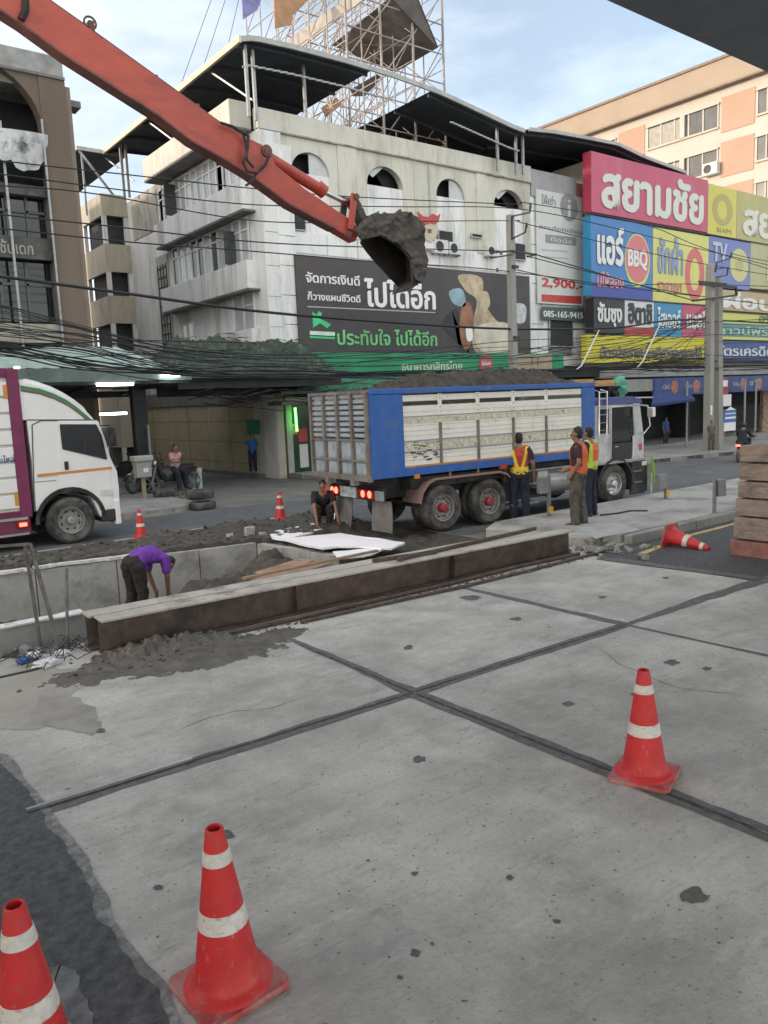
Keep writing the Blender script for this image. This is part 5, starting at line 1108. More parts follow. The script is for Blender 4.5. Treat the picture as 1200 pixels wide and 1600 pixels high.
# -------- roof-top hoarding frame
lat = thing('hoarding_frame', 'rusty steel lattice of old hoardings rising above the shophouse roof', 'steel frame', (19, 30, 13))
lm = M('weathered lattice steel', (.38, .335, .315), r=.7, var=.25, sc=4, metal=.2, dirt=(.17, .13, .11), da=.6)
xa_, xb_ = PY(380, 20, 36.5).x - .2, PY(689, 120, 28).x
def frame_plane(x, y0, y1, z0, z1, st, w_):
    mb = MB(); ys = [y0 + k*st for k in range(int((y1-y0)/st)+1)]; zs = [z0 + k*st*.8 for k in range(int((z1-z0)/(st*.8))+1)]
    for k, y in enumerate(ys): mb.bar((x, y, z0), (x, y, zs[-1]), w_ if k else w_*1.7)
    for z in zs: mb.bar((x, y0, z), (x, ys[-1], z), w_*.8)
    for i in range(len(ys)-1):
        for j in range(len(zs)-1):
            if (i+j) % 2: mb.bar((x, ys[i], zs[j]), (x, ys[i+1], zs[j+1]), w_*.7)
            else: mb.bar((x, ys[i+1], zs[j]), (x, ys[i], zs[j+1]), w_*.7)
    return mb.build('lattice_panel', lm, lat)
for k in range(4):
    x = xa_ + (xb_-xa_)*k/3; frame_plane(x, 27.8, 36.9, 13.0, 23.5, 1.35, .045)
mb = MB()
for y in (27.8, 32.4):
    for k in range(7):
        z = 14.2 + k*1.24; mb.bar((xa_, y, z), (xb_, y, z), .045)
    for k in range(5):
        p, q = xa_ + (xb_-xa_)*k/5, xa_ + (xb_-xa_)*(k+1)/5
        for j in range(6):
            if (k+j) % 2 == 0: mb.bar((p, y, 14.2 + j*1.24), (q, y, 14.2 + (j+1)*1.24), .04)
mb.build('tie_bar', lm, lat)
def plate(name, pts, m, th=.05):
    a, b, c = [Vector(p) for p in pts[:3]]; nrm = (b-a).cross(c-a).normalized()*th; mb = MB(); i = [mb.pt(p) for p in pts]; j = [mb.pt(Vector(p)+nrm) for p in pts]; n = len(pts)
    mb.face(i); mb.face(j[::-1])
    for k in range(n): mb.face((i[k], j[k], j[(k+1) % n], i[(k+1) % n]))
    return mb.build(name, m, lat)
xs_ = PY(500, 40, 30).x; A_, B_, C_, D_ = PX(420, 84, xs_), PX(560, -18, xs_), PX(590, -18, xs_), PX(450, 90, xs_); plate('board', [A_, B_, C_, D_], M('grey beige board', (.37, .345, .32), r=.75, var=.1, dirt=(.25, .22, .20), da=.4))
N1_, N2_ = PY(652, -6, 27.6), PY(685, 74, 27.6); F1_, F2_ = PX(519, 70, PY(615, 0, 27.6).x), PX(618, 113, N2_.x); 
plate('back_board', [PY(612, -6, 27.6), N1_, N2_, F2_, F1_], M('brown grey board', (.115, .10, .095), r=.85, var=.2, sc=1.5, dirt=(.07, .06, .055), da=.6))
or_ = M('faded orange board', (.42, .24, .13), r=.8, var=.2)
for pts in (((428,-8),(455,-8),(456,38),(430,44)), ((456,-8),(490,-8),(457,25)), ((502,168),(526,152),(535,163),(510,183))): plate('board', [PY(a, b, 29.5) for a, b in pts], or_)
plate('board', [PY(a, b, 27.7) for a, b in ((378,-10),(412,-10),(402,16),(380,30))], M('purple hoarding scrap', (.22, .20, .42), r=.7, var=.4, sc=3)); plate('board', [PY(a, b, 31) for a, b in ((548,140),(590,115),(600,120),(570,150),(552,150))], MT['brown grey board'])
# -------- billboard on the facade
bb_ = thing('billboard', 'dark wide billboard with white and green writing on the white shophouse', 'billboard', (22.8, FY, 4.5))
YB = FY - .28
a, b = PY(461, 393, YB), PY(829, 556, YB); bx0, bx1, bz0, bz1 = a.x, b.x, PY(470, 556, YB).z, (PY(461, 393, YB).z + PY(829, 436, YB).z)/2
MB().box(bx0, bx1, YB, FY-.02, bz0, bz1).build('panel', M('billboard charcoal', (.052, .046, .05), r=.5, var=.3, sc=.35, dirt=(.085, .062, .058), da=.7, ds=.3, dt=.48), bb_)
def T_(body, px0, py0, px1, py1, m, bold=0, par=bb_, y=YB, **k):
    a, b = PY(px0, py0, y), PY(px1, py1, y); return text(body, m, a.x, b.x, b.z, a.z, y, par, bold=bold, **k)
T_('จัดการเงินดี', 477, 424, 562, 447, wtx, .02); T_('ก็วางแผนชีวิตดี', 480, 455, 563, 473, wtx, .02)
T_('ไปได้อีก', 568, 433, 681, 485, wtx, .03)
a, b = PY(480, 475, YB), PY(680, 492, YB); MB().box(a.x, b.x, YB-.012, YB, (a.z+b.z)/2-.02, (a.z+b.z)/2+.02).build('rule', frg, bb_)
gtx = M('green lettering', (.16, .52, .20), r=.5, var=.25, sc=1.2); T_('ประทับใจ ไปได้อีก', 526, 512, 683, 541, gtx, .02)
gb_ = M('bright green emblem', (.05, .55, .22), r=.5)
def flat(name, pts, m, par=bb_, y=YB, th=.012):
    o = [PY(a, b, y) for a, b in pts]
    if name == 'picture':
        n = len(o); o = [.5*((2*o[i]) + (o[(i+1) % n]-o[i-1])*t + (2*o[i-1]-5*o[i]+4*o[(i+1) % n]-o[(i+2) % n])*t*t + (3*o[i]-o[i-1]-3*o[(i+1) % n]+o[(i+2) % n])*t**3) for i in range(n) for t in (0, .25, .5, .75)]
    return MB().prism([(p.x, p.z) for p in o], lambda u, v, t: (u, t, v), y-th, y-.001).build(name, m, par)
flat('emblem', ((488,487),(494,492),(499,486),(503,490),(500,498),(517,507),(511,513),(500,505),(489,512)), gb_); flat('emblem', ((484,517),(523,519),(523,525),(484,523)), M('pale green bar', (.55, .75, .60), r=.5)); flat('emblem', ((484,525),(523,527),(523,530),(484,528)), gb_)
skin_p = M('warm picture tones', (.48, .38, .27), r=.6, var=.35, sc=.9, dirt=(.22, .12, .08), da=.7, ds=1.2, dt=.5)
flat('picture', ((716,430),(752,434),(756,470),(775,500),(800,515),(797,550),(745,552),(738,510),(745,470),(728,455)), skin_p, th=.006); flat('picture', ((702,455),(722,452),(727,478),(708,474)), M('pale blue picture', (.28, .40, .46), r=.6, var=.3, sc=2), th=.008)
flat('picture', ((722,478),(736,476),(740,520),(728,548),(718,520)), M('brown picture', (.30, .14, .08), r=.6, var=.4, sc=2), th=.008); flat('picture', ((748,458),(762,457),(765,478),(752,482)), M('tan picture', (.50, .40, .28), r=.6, var=.3, sc=3), th=.01)
flat('picture', ((745,510),(795,506),(800,546),(750,547)), M('cream picture', (.62, .56, .46), r=.6, var=.2, sc=1.5, dirt=(.4, .25, .14), da=.6), th=.009); flat('picture', ((728,512),(737,512),(738,530),(730,532)), wtx, th=.012)
flat('picture', ((690,510),(712,482),(718,500),(716,540),(722,552),(735,554)), M('dark picture', (.03, .03, .035), r=.6), th=.004); flat('picture', ((802,478),(815,474),(822,482),(820,502),(808,504)), M('pale sticker', (.5, .5, .52), r=.6, var=.4, sc=6), th=.01)
# -------- white banner
bn = thing('banner', 'tall white banner with a red price and grey phone strip beside the sign wall', 'banner', (31, FY-.1, 9)); YN = FY - .12
a, b = PY(838, 296, YN), PY(911, 478, YN); nx0, nx1 = a.x, b.x; nz1, nz0 = (a.z + PY(910, 308, YN).z)/2, PY(880, 476, YN).z
MB().box(nx0, nx1, YN, YN+.06, nz0, nz1).build('sheet', M('banner white', (.60, .615, .60), r=.6, var=.06, dirt=(.52, .54, .44), da=.5, ds=.4), bn)
gl = M('grey lettering', (.26, .28, .29), r=.6, var=.2); rl = M('price red', (.50, .06, .05), r=.5)
T_('2,900.-', 846, 433, 911, 455, rl, .03, bn, YN); T_('ให้เช่า', 846, 303, 868, 322, gl, .02, bn, YN)
p = PY(889, 324, YN); MB().lathe([(.66, -.012), (.66, 0), ], 28, (p.x, YN, p.z), ax='y').lathe([(.001, -.012), (.66, -.012)], 28, (p.x, YN, p.z), ax='y').build('emblem', gl, bn); text('i', M('banner letter', (.6, .6, .6)), p.x-.12, p.x+.12, p.z-.45, p.z+.35, YN-.012, bn)
T_('คอนโดมิเนียม', 842, 350, 910, 366, gl, .01, bn, YN)
flat('box_outline', ((852,366),(900,371),(900,384),(852,379)), gl, bn, YN); text('ติดต่อ', M('banner letter'), PY(860, 370, YN).x, PY(893, 370, YN).x, PY(876, 379, YN).z, PY(876, 371, YN).z, YN-.012, bn)
for y0 in (389, 400): flat('line', ((846,y0),(888,y0+3),(888,y0+5),(846,y0+2)), M('faint line', (.42, .44, .42), r=.6), bn, YN)
flat('red_strip', ((846,460),(908,463),(908,475),(846,471)), rl, bn, YN)
ph = thing('phone_sign', 'dark green sign strip with a phone number below the white banner', 'sign', (31, FY-.1, 6.4)); flat('panel', ((846,479),(912,482),(912,503),(846,499)), M('dark green grey', (.075, .11, .10), r=.6), ph, YN, .05); T_('085-165-9415', 849, 485, 911, 498, wtx, .01, ph, YN-.05)
opening(857, 500, 893, 541, dy=.1); part('shutter_bay', M('grey shutter', (.22, .225, .235), r=.6, var=.1), (PY(857,541,FY).x, PY(893,541,FY).x, FY-.02, FY+.015, 4.5, PY(870,541,FY).z-.05))
for z in (6.0, 7.9, 9.7): part('panel_seam', MT['seam grey'], (29.5, 30.3, FY+.0, FY+.019, z, z+.03))
# -------- red bird emblem of a bank
gz_ = thing('bird_emblem', 'red winged bird emblem with a pale figure mounted on the white facade', 'emblem', (24, FY-.2, 9)); YG = FY - .2
flat('wing', ((651,331),(660,338),(668,340),(675,334),(682,338),(687,334),(684,347),(676,352),(670,350),(664,353),(656,346)), M('emblem red', (.45, .06, .06), r=.5), gz_, YG, .06)
flat('wing', ((654,348),(662,352),(661,372),(655,368)), MT['emblem red'], gz_, YG, .05); flat('figure', ((660,354),(670,350),(682,354),(683,362),(680,370),(672,380),(664,376),(659,368)), M('emblem cream', (.55, .50, .38), r=.6, var=.3, sc=6, dirt=(.25, .17, .10), da=.7, ds=6), gz_, YG, .08)
flat('face', ((668,358),(674,358),(674,364),(668,364)), M('emblem dark brown', (.15, .10, .07)), gz_, YG-.08, .012); flat('plinth', ((662,375),(680,377),(682,392),(660,390)), bwh, gz_, YG, .05)  # face is a flat dark brown patch
# ------------------------------------------------------------------ brown building at the left
br = thing('brown_building', 'derelict brown building with a broken arch and dark bays at the left edge', 'building', (5, FY, 0))
bm_ = M('brown render', (.155, .118, .092), r=.85, var=.14, sc=1.2, bump=.15, dirt=(.14, .105, .08), da=.6, ds=.7, streak=3)
def bpart(name, m, *boxes, parent=br, bevel=0): return part(name, m, *boxes, parent=parent, bevel=bevel)
xr = 8.35; bt = PY(100, 124, FY).z; xp = PY(76, 300, FY).x
bpart('pilaster', bm_, (xp, xr, FY-.05, FY+.5, -.2, bt), bevel=.01); bpart('pilaster_edge', M('pale brown edge', (.22, .175, .14), r=.85, var=.1), (xr, xr+.16, FY+.02, FY+.5, -.2, bt-.2))
bpart('side_wall', bm_, (xr-.2, xr+.1, FY+.5, 44, -.2, bt-.1)); bpart('fin', soff, (xr+.16, xr+.55, FY+.3, FY+.9, PY(120,162,FY).z, PY(120,152,FY).z))
cx_, zc_ = xp - 2.3, PY(72, 200, FY).z; ar = 2.3
mb = MB(); n = 20
for k in range(n):
    t0, t1 = pi*k/n, pi*(k+1)/n; mb.prism([(cx_+ar*cos(t0), zc_+ar*.78*sin(t0)), (cx_+ar*cos(t1), zc_+ar*.78*sin(t1)), (cx_+ar*cos(t1), bt), (cx_+ar*cos(t0), bt)], lambda u, v, t: (u, t, v), FY, FY+.45)
mb.build('arch_wall', bm_, br); bpart('pilaster', bm_, (cx_-ar-1.6, cx_-ar, FY-.05, FY+.5, -.2, bt)); bpart('pilaster', bm_, (-30, cx_-ar-1.6, FY, FY+.5, -.2, bt))
bpart('attic', M('mottled attic', (.30, .30, .29), r=.85, var=.3, sc=2, dirt=(.12, .12, .115), da=.7, ds=1.5), (-30, PY(97, 100, FY+.3).x, FY+.3, 43, bt-.3, PY(60, 82, FY+.3).z))
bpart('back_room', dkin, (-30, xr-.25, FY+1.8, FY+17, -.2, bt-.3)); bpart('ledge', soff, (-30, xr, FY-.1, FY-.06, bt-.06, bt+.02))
bk2 = M('bay grey', (.075, .072, .07), r=.85, var=.35, sc=1.5, dirt=(.16, .15, .14), da=.6, ds=1.2)
for p0, p1, m, nm in ((205, 245, 0, 0), (286, 302, 0, 0), (368, 402, 0, 0)):
    z1, z0 = PY(35, p0, FY).z, PY(35, p1, FY).z; bpart('spandrel', bk2, (cx_-ar, xp, FY+.15, FY+.35, z0, z1))
for p0, p1, nn in ((302, 365, 4), (405, 500, 3)):
    z1, z0 = PY(35, p0, FY).z, PY(35, p1, FY).z; o = bpart('window', gls, (cx_-ar, xp, FY+.5, FY+.54, z0, z1)); mb = MB()
    for k in range(nn*2+1): x = cx_-ar + 2*ar*k/(nn*2); mb.box(x-.04, x+.04, FY+.44, FY+.5, z0, z1)
    mb.box(cx_-ar, xp, FY+.44, FY+.5, z0 + (z1-z0)*.6, z0 + (z1-z0)*.6+.08); mb.build('frame', M('bay frame', (.10, .10, .10), r=.6, var=.2), o)
z1, z0 = PY(35, 505, FY).z, PY(35, 535, FY).z; bpart('spandrel', M('cream spandrel', (.33, .30, .25), r=.85, var=.25, dirt=(.15, .14, .12), da=.6), (cx_-ar, xp, FY+.05, FY+.35, z0, z1))
bpart('downpipe', steel, (xp-.06, xp-.0, FY-.12, FY-.055, 3, zc_+.2), (PY(20,400,FY).x, PY(20,400,FY).x+.07, FY+.0, FY+.07, 3, zc_))
text('ชั้นเดก', M('pale sign letters', (.32, .31, .29), r=.7, var=.2), PY(2,390,FY).x, PY(54,390,FY).x, PY(30,396,FY).z, PY(30,374,FY).z, FY+.15, br, bold=.02)
# torn banner hanging in the arch
tbn = thing('torn_banner', 'torn black and white banner hanging across the derelict arch', 'banner', (6, FY-.1, 10.5)); mb = MB(); zt_ = PY(40, 205, FY-.1)
tn = M('torn banner cloth', (.55, .55, .55), r=.8, var=.2, sc=3, dirt=(.05, .05, .055), da=.95, ds=1.7, dt=.5)
def tbf(u, v): 
    x = cx_-ar + .2 + (2*ar-.1)*u; return (x, FY-.1 - .1*sin(9*u+2*v), PY(35, 207, FY).z - (1.15 + .5*fbm(x, 1, 1.3, 3))*v*(1 if u < .86 else max(.2, 1-(u-.86)*4)))
mb.grid(40, 10, tbf); mb.build('cloth', tn, tbn, smooth=True)
# ------------------------------------------------------------------ awnings over the left pavement and the lane
aw = thing('awning', 'pale green corrugated awning over the pavement at left', 'awning', (6, 23, 3.3))
cg = M('pale green sheeting', (.36, .46, .42), r=.55, var=.15, sc=1.5, dirt=(.12, .15, .14), da=.6, ds=1); 
ya, yb = 21.8, 25.9; za, zb2 = PY(150, 575, ya).z, 4.72
xe = PY(262, 570, ya).x
mb = MB(); nn = 150
mb.grid(nn, 1, lambda u, v: (-12 + (xe+12)*u, ya + (yb-ya)*v, za + (zb2-za)*v + .03*sin(u*nn*2.1))); mb.build('roof_sheet', cg, aw, fix=False)
zf0 = PY(150, 596, ya).z
mb = MB(); mb.grid(nn, 1, lambda u, v: (-12 + (xe+.7+12)*u, ya - .02 + .02*sin(u*nn*2.1), zf0 + (za-zf0)*v)); mb.build('fascia', M('grey green fascia', (.17, .23, .21), r=.6, var=.2, sc=1.5, dirt=(.30, .34, .32), da=.5), aw, fix=False)
MB().box(-12, xe+.6, ya, ya+.1, zf0-.08, zf0).box(-12, xe+.6, 25.7, 25.8, 3.1, 3.3).build('beam', dkgrey, aw)
mb = MB()
for k in range(9): x = xe - k*2.0; mb.bar((x, ya+.05, zf0-.05), (x, 25.8, 3.2), .06, .1)
mb.build('rafter', dkgrey, aw)
MB().box(-12, xe+.5, ya+.15, 25.9, 3.38, 3.40).build('ceiling', dkgrey, aw)
for k, (px, py, w_, yy) in enumerate(((180, 600, 1.0, 21.7), (266, 586, .55, 21.65), (177, 646, .9, 26.5))):
    p = PY(px, py, yy); t = thing('tube_light', ('glowing white tube light under the left awning, longest of three', 'glowing white tube light at the right end of the left awning', 'small glowing tube light deep under the left awning, lowest of three')[k], 'lamp', p, 0, 'tube lights under the awning')
    MB().box(-w_/2-.05, w_/2+.05, -.05, .05, .03, .09).build('fitting', frg, t, local=True); MB().tube([(-w_/2, 0, 0), (w_/2, 0, 0)], .05, 8).build('tube', M('cool tube', (.9, 1, .97), r=.3, em=4), t, local=True)
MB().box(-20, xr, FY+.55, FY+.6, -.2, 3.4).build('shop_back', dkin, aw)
ps = thing('awning_post', 'thick dark post holding the awning at the mouth of the lane', 'post', (PY(222, 700, 24).x, 24, .14)); x = ps.location.x
MB().box(x-.22, x+.22, 23.85, 24.15, .1, 3.4).build('shaft', dkgrey, ps, bevel=.02); x2 = PY(234, 700, 23.7).x; MB().tube([(x2, 23.7, .1), (x2, 23.7, 2.2)], .04, 8).build('pipe', steel, ps)
# dark lane roof and the heap of green net on it
lr = thing('lane_roof', 'dark sagging roof across the mouth of the lane', 'roof', (12.5, 25, 3.5))
lx0, lx1 = 10.2, 15.0
MB().box(lx0, lx1, 23.6, 29.5, 3.45, 3.55).build('roof_sheet', dkgrey, lr); MB().box(lx0, 16.4, 23.5, 23.6, 3.25, 3.6).box(lx0, 16, 25.2, 25.3, 3.05, 3.4).build('beam', dkgrey, lr)
mb = MB(); rn3 = random.Random(8)
for k in range(40):
    x = rn3.uniform(lx0, 16); y = rn3.uniform(23.3, 24.6); z = rn3.uniform(2.7, 3.5); mb.tube([(x, y, z), (x+rn3.uniform(.4, 1.5), y, z+rn3.uniform(-.25, .25)), (x+rn3.uniform(1.5, 2.4), y, z+rn3.uniform(-.3, .3))], .015, 5)
tag(mb.build('hanging_wires', black), 'loose black wires and ties under the lane roof', 'wires', kind='stuff')
MB().box(14.3, 16.2, 24.2, 25.2, 2.62, 2.75).box(14.2, 15.9, 24.0, 24.3, 3.0, 3.1).build('signboard', M('dim board', (.15, .14, .12), r=.7, var=.3), lr)
net = M('green shade net', (.045, .062, .048), r=.9, var=.5, sc=5, dirt=(.16, .19, .15), da=.7, ds=3, dt=.54); gn = thing('shade_net', 'heap of torn green shade net on the lane roof', 'net', (12.5, 25, 3.6))
mb = MB()
def netz(u, v):
    x = lx0 - .4 + (16.6-lx0)*u; y = 23.2 + 4.5*v; e = max(0, min(1, 5*u, 6*(1-u), 7*v, 8*(1-v)))
    return (x, y, 3.57 + e*(1.05 + .42*fbm(x, y, .8, 12) + .22*fbm(x, y, 4, 2) + .25*v))
mb.grid(110, 60, netz); mb.build('net_sheet', net, gn, fix=False)
mb = MB()
for k in range(420):
    u, v = rn3.random(), rn3.random(); p = Vector(netz(u, v)); d = Vector((rn3.uniform(.25, .9), rn3.uniform(-.3, .3), rn3.uniform(-.25, .12))); w_ = Vector((0, .02, rn3.uniform(.02, .05))); mb.poly([p, p+d*.5+Vector((0,0,.07)), p+d, p+d*.5+w_])
mb.build('net_scrap', M('pale net strands', (.12, .145, .11), r=.9, var=.5, sc=7), gn, fix=False)
# ------------------------------------------------------------------ sign wall shop at right
SY = 24.8
sb = thing('sign_shop', 'appliance shop building faced with stacked colourful sign panels', 'building', (45, SY+.3, 0))
part('core', M('plain wall', (.30, .29, .28), r=.85, var=.1), (X1_+.05, 75, SY+.4, 38, 3.9, 14.0), parent=sb)
part('shop_interior', dkin, (X1_+.05, 75, 27.5, 38, -1.5, 3.89), (X1_, X1_+.05, SY+.4, 27.5, -1.5, 3.9), parent=sb)
sgp = 'sign panels of the appliance shop'
def sign(px0, pyl0, pyl1, px1, pyr0, pyr1, col, label, texts=(), d=.12, y=SY, dirt=True, side=False):
    x0 = PY(px0, (pyl0+pyl1)/2, y).x; x1 = PY(px1, (pyr0+pyr1)/2, y).x
    z1 = (PY(px0, pyl0, y).z + PY(px1, pyr0, y).z)/2; z0 = (PY(px0, pyl1, y).z + PY(px1, pyr1, y).z)/2
    t = thing('shop_sign', label, 'sign', ((x0+x1)/2, y, z0), 0, sgp)
    m = M('sign ' + str(col), col, r=.5, var=.07, sc=.6, dirt=tuple(min(1, c*.62+.12) for c in col), da=.5, ds=.9, streak=3)
    MB().box(x0+.02, x1-.02, y, y+.35, z0+.02, z1-.02).build('panel', m, t)
    W, Hh = x1-x0, z1-z0; ds_ = .006
    for tx in texts:
        body, u0, u1, v0, v1, c = tx[:6]; bold = tx[6] if len(tx) > 6 else .03; oc = tx[7] if len(tx) > 7 else None
        if body in ('o', '()'):
            cx, cz, rx, rz = x0+W*(u0+u1)/2, z0+Hh*(v0+v1)/2, W*(u1-u0)/2, Hh*(v1-v0)/2; mm = M('sign ' + str(c), c, r=.5, var=.07)
            ds_ = ds_ + .004; mb = MB(); n = 32; o_ = [mb.pt((cx+rx*cos(2*pi*k/n), y-ds_, cz+rz*sin(2*pi*k/n))) for k in range(n)]
            if body == 'o': mb.face(o_)
            else:
                i_ = [mb.pt((cx+rx*.5*cos(2*pi*k/n), y-ds_, cz+rz*.62*sin(2*pi*k/n))) for k in range(n)]
                for k in range(n): mb.face((o_[k], o_[(k+1) % n], i_[(k+1) % n], i_[k]))
            mb.build('emblem', mm, t)
        elif body == '#':
            MB().box(x0+W*u0, x0+W*u1, y-.006, y+.001, z0+Hh*v0, z0+Hh*v1).build('colour_field', M('sign ' + str(c), c, r=.5, var=.07, sc=.6), t)
        else:
            if oc: text(body, M('sign ' + str(oc), oc, r=.5, var=.05), x0+W*u0-.05, x0+W*u1+.05, z0+Hh*v0-.05, z0+Hh*v1+.05, y-.004, t, bold=bold+.05, ext=.006)
            text(body, M('sign ' + str(c), c, r=.5, var=.05), x0+W*u0, x0+W*u1, z0+Hh*v0, z0+Hh*v1, y-.018, t, bold=bold)
    return t, x0, x1, z0, z1
WH = (.70, .71, .68); YE = (.60, .55, .10); BLU = (.05, .16, .42); REDS = (.50, .085, .15)  # sign colours are paled to carry glare and haze from the bus window
t, x0, x1, z0, z1 = sign(924, 233, 330, 1106, 283, 365, REDS, 'large crimson sign panel with big white Thai letters, top left of the wall', [('สยามชัย', .07, .955, .10, .90, (.62, .64, .60), .045)])
MB().box(x0-.03, x0+.018, SY+.0, SY+.48, z0+.02, z1-.02).build('side_panel', M('crimson side', (.42, .04, .08), r=.5, var=.12), t)
sign(1106, 284, 366, 1151, 298, 374, YE, 'yellow sign panel with a round emblem right of the crimson one', [('()', .15, .85, .22, .85, (.42, .36, .12)), ('SIAM', .3, .8, .08, .18, (.4, .36, .2), .0)])
sign(1151, 298, 374, 1290, 330, 398, (.44, .40, .16), 'olive yellow sign panel with white letters at the right edge, top row', [('สยามชัย', .06, .96, .1, .85, (.66, .66, .60), .045)])
t, x0, x1, z0, z1 = sign(924, 333, 462, 1020, 355, 470, (.06, .20, .48), 'blue sign panel with white letters and a round red emblem', [('#', 0.0, 1, .0, .16, (.055, .085, .33)), ('แอร์', .08, .50, .40, .90, WH, .04, (.05, .07, .22)), ('มีให้ลอง', .08, .5, .12, .32, (.66, .30, .33), .03), ('o', .52, .95, .16, .86, (.55, .62, .16)), ('o', .535, .935, .22, .84, (.60, .18, .20)), ('BBQ', .57, .90, .38, .66, WH, .04)])
MB().box(x0-.03, x0+.018, SY+.0, SY+.48, z0+.02, z1-.02).build('side_panel', M('blue side', (.03, .25, .48), r=.5, var=.25, sc=.4), t)
sign(1020, 355, 471, 1107, 368, 478, (.62, .60, .17), 'yellow sign panel with blue letters and a red oval ring', [('ซักผ้า', .07, .52, .38, .92, (.24, .30, .48), .04), ('ราคาถูก', .07, .50, .10, .28, (.60, .25, .25), .02), ('()', .56, .92, .06, .80, (.58, .14, .14))])
sign(1107, 369, 450, 1172, 378, 452, (.16, .20, .46), 'violet blue sign panel with a pale yellow emblem behind the pole', [('o', .50, .95, .16, .84, (.55, .52, .22)), ('o', .62, .83, .36, .62, (.44, .40, .2)), ('TV', .08, .42, .5, .9, (.45, .52, .60), .03)])
sign(1172, 378, 452, 1290, 395, 462, (.42, .41, .22), 'olive sign panel in the second row at the right edge', [('ทีวี', .2, .8, .15, .85, (.60, .58, .28), .04)])
t, x0, x1, z0, z1 = sign(928, 464, 520, 976, 468, 522, (.035, .036, .04), 'black sign panel with white Thai letters', [('ซัมซุง', .10, .90, .14, .88, WH, .04)])
MB().box(x0-.03, x0+.018, SY+.0, SY+.48, z0+.02, z1-.02).build('side_panel', M('black side', (.02, .02, .022), r=.5), t)
sign(976, 468, 524, 1022, 471, 525, (.62, .64, .64), 'white sign panel with dark letters and a red foot', [('#', 0, 1, 0, .24, (.46, .07, .05)), ('ฮิตาชิ', .10, .92, .32, .92, (.04, .04, .05), .045)])
sign(1022, 471, 526, 1066, 474, 527, (.05, .25, .46), 'sky blue sign panel with white letters in the row of four', [('ไฮเออร์', .10, .92, .25, .85, WH, .03)])
sign(1066, 474, 527, 1108, 478, 529, (.50, .09, .16), 'pinkish red sign panel with white letters in the row of four', [('แอลจี', .14, .92, .25, .88, WH, .04)])
sign(1108, 452, 486, 1290, 466, 494, (.46, .34, .20), 'tan sign panel with large white letters right of the pole', [('ผ่อนระบบ', .10, .98, .1, .95, WH, .045)])
sign(1108, 487, 529, 1290, 496, 536, (.58, .58, .14), 'lime yellow sign panel with a teal writing band right of the pole', [('#', 0, 1, .12, .60, (.10, .24, .26)), ('ดาวน์ฟรี ไม่ต้องค้ำ', .05, .95, .18, .54, (.45, .58, .44), .02), ('0%', .38, .5, .66, .95, (.15, .2, .12), .02)])
sign(1108, 530, 564, 1290, 537, 567, (.05, .08, .26), 'dark blue sign panel with white letters right of the pole', [('บัตรเครดิตทุกธนาคาร', .04, .97, .12, .80, (.60, .62, .64), .03)])
sign(917, 520, 568, 1108, 530, 566, (.62, .55, .03), 'long yellow sign panel with dark letters, lowest on the wall', [('บัตรประชาชนใบเดียวออกของได้', .09, .93, .16, .66, (.20, .18, .22), .045)], y=SY-.1)
mb = MB()
for pl in (((912,331),(1106,366)), ((914,462),(1108,478)), ((1106,366),(1290,398)), ((1108,487),(1290,496))):
    a, b = PY(*pl[0], SY-.03), PY(*pl[1], SY-.03); zz = (a.z+b.z)/2; mb.box(a.x, b.x, SY-.04, SY+.0, zz-.035, zz+.03)
mb.build('sign_seam', dkgrey, sb)
# shop front under the signs
zf1, zf0_ = PY(990, 596, 23.6).z, PY(990, 612, 23.6).z
gy = M('grey canopy', (.33, .33, .32), r=.6, var=.12, dirt=(.22, .21, .2), da=.5)
part('canopy', gy, (X1_-.2, 75, 23.6, SY+.4, PY(1060, 586, 23.6).z - .05, PY(1060, 578, 23.6).z + .12), (X1_-.2, PY(1022, 600, 23.6).x, 23.5, 23.6, zf0_, zf1+.1), parent=sb)
fs = thing('shop_fascia', 'blue shop fascia with pictures of red products under the sign wall', 'sign', (40, 23.4, 3)); a, b = PY(1023, 592, 23.4), PY(1110, 615, 23.4)
MB().box(a.x, 62, 23.4, 23.55, PY(1060, 617, 23.4).z, PY(1060, 590, 23.4).z).build('panel', M('fascia blue', (.045, .075, .22), r=.5, var=.25, sc=1.2, dirt=(.16, .18, .26), da=.4, ds=1.5), fs)
zc2 = PY(1060, 604, 23.4).z
for k, px in enumerate((1054, 1088, 1161, 1186)): 
    p = PY(px, 604, 23.4); MB().lathe([(.001, -.012), (.34, -.012), (.34, 0)], 18, (p.x, 23.4, zc2), ax='y').build('product_picture', M('product picture', (.42, .17, .12), r=.5, var=.5, sc=5), fs)
    text(('เบียร์', 'โซดา', 'น้ำดื่ม', 'ชา')[k], M('fascia letters', (.45, .48, .55), r=.5), p.x-1.1, p.x-.42, zc2-.1, zc2+.15, 23.4, fs)
p = PY(1130, 600, 23.35); MB().box(p.x-.45, p.x+.45, 23.3, 23.4, p.z-.75, p.z+.35).build('red_panel', M('red panel', (.40, .05, .06), r=.5), fs); MB().box(p.x-.3, p.x+.35, 23.28, 23.3, p.z-.15, p.z+.2).build('white_panel', wtx, fs)
awm = M('navy awning cloth', (.035, .055, .18), r=.8, var=.2, sc=2); na = thing('cloth_awning', 'navy cloth awning hanging below the blue shop fascia', 'awning', (40, 22.5, 2.5)); a, b, c, d = PY(1022, 612, 23.4), PY(1080, 616, 23.4), PY(1086, 623, 22.4), PY(1018, 632, 22.4)
mb = MB(); mb.poly([a, b, c, d]); mb.poly([d, c, c - Vector((0, 0, .12)), d - Vector((0, 0, .12))]); mb.build('cloth', awm, na, fix=False)
for k, px in enumerate((1073, 1163, 1180)): x = PY(px, 660, 23.0).x; MB().tube([(x, 23.0, gz(x, 23)+.1), (x, 23.0, 3.0)], .06, 8).build('post', steel, sb)
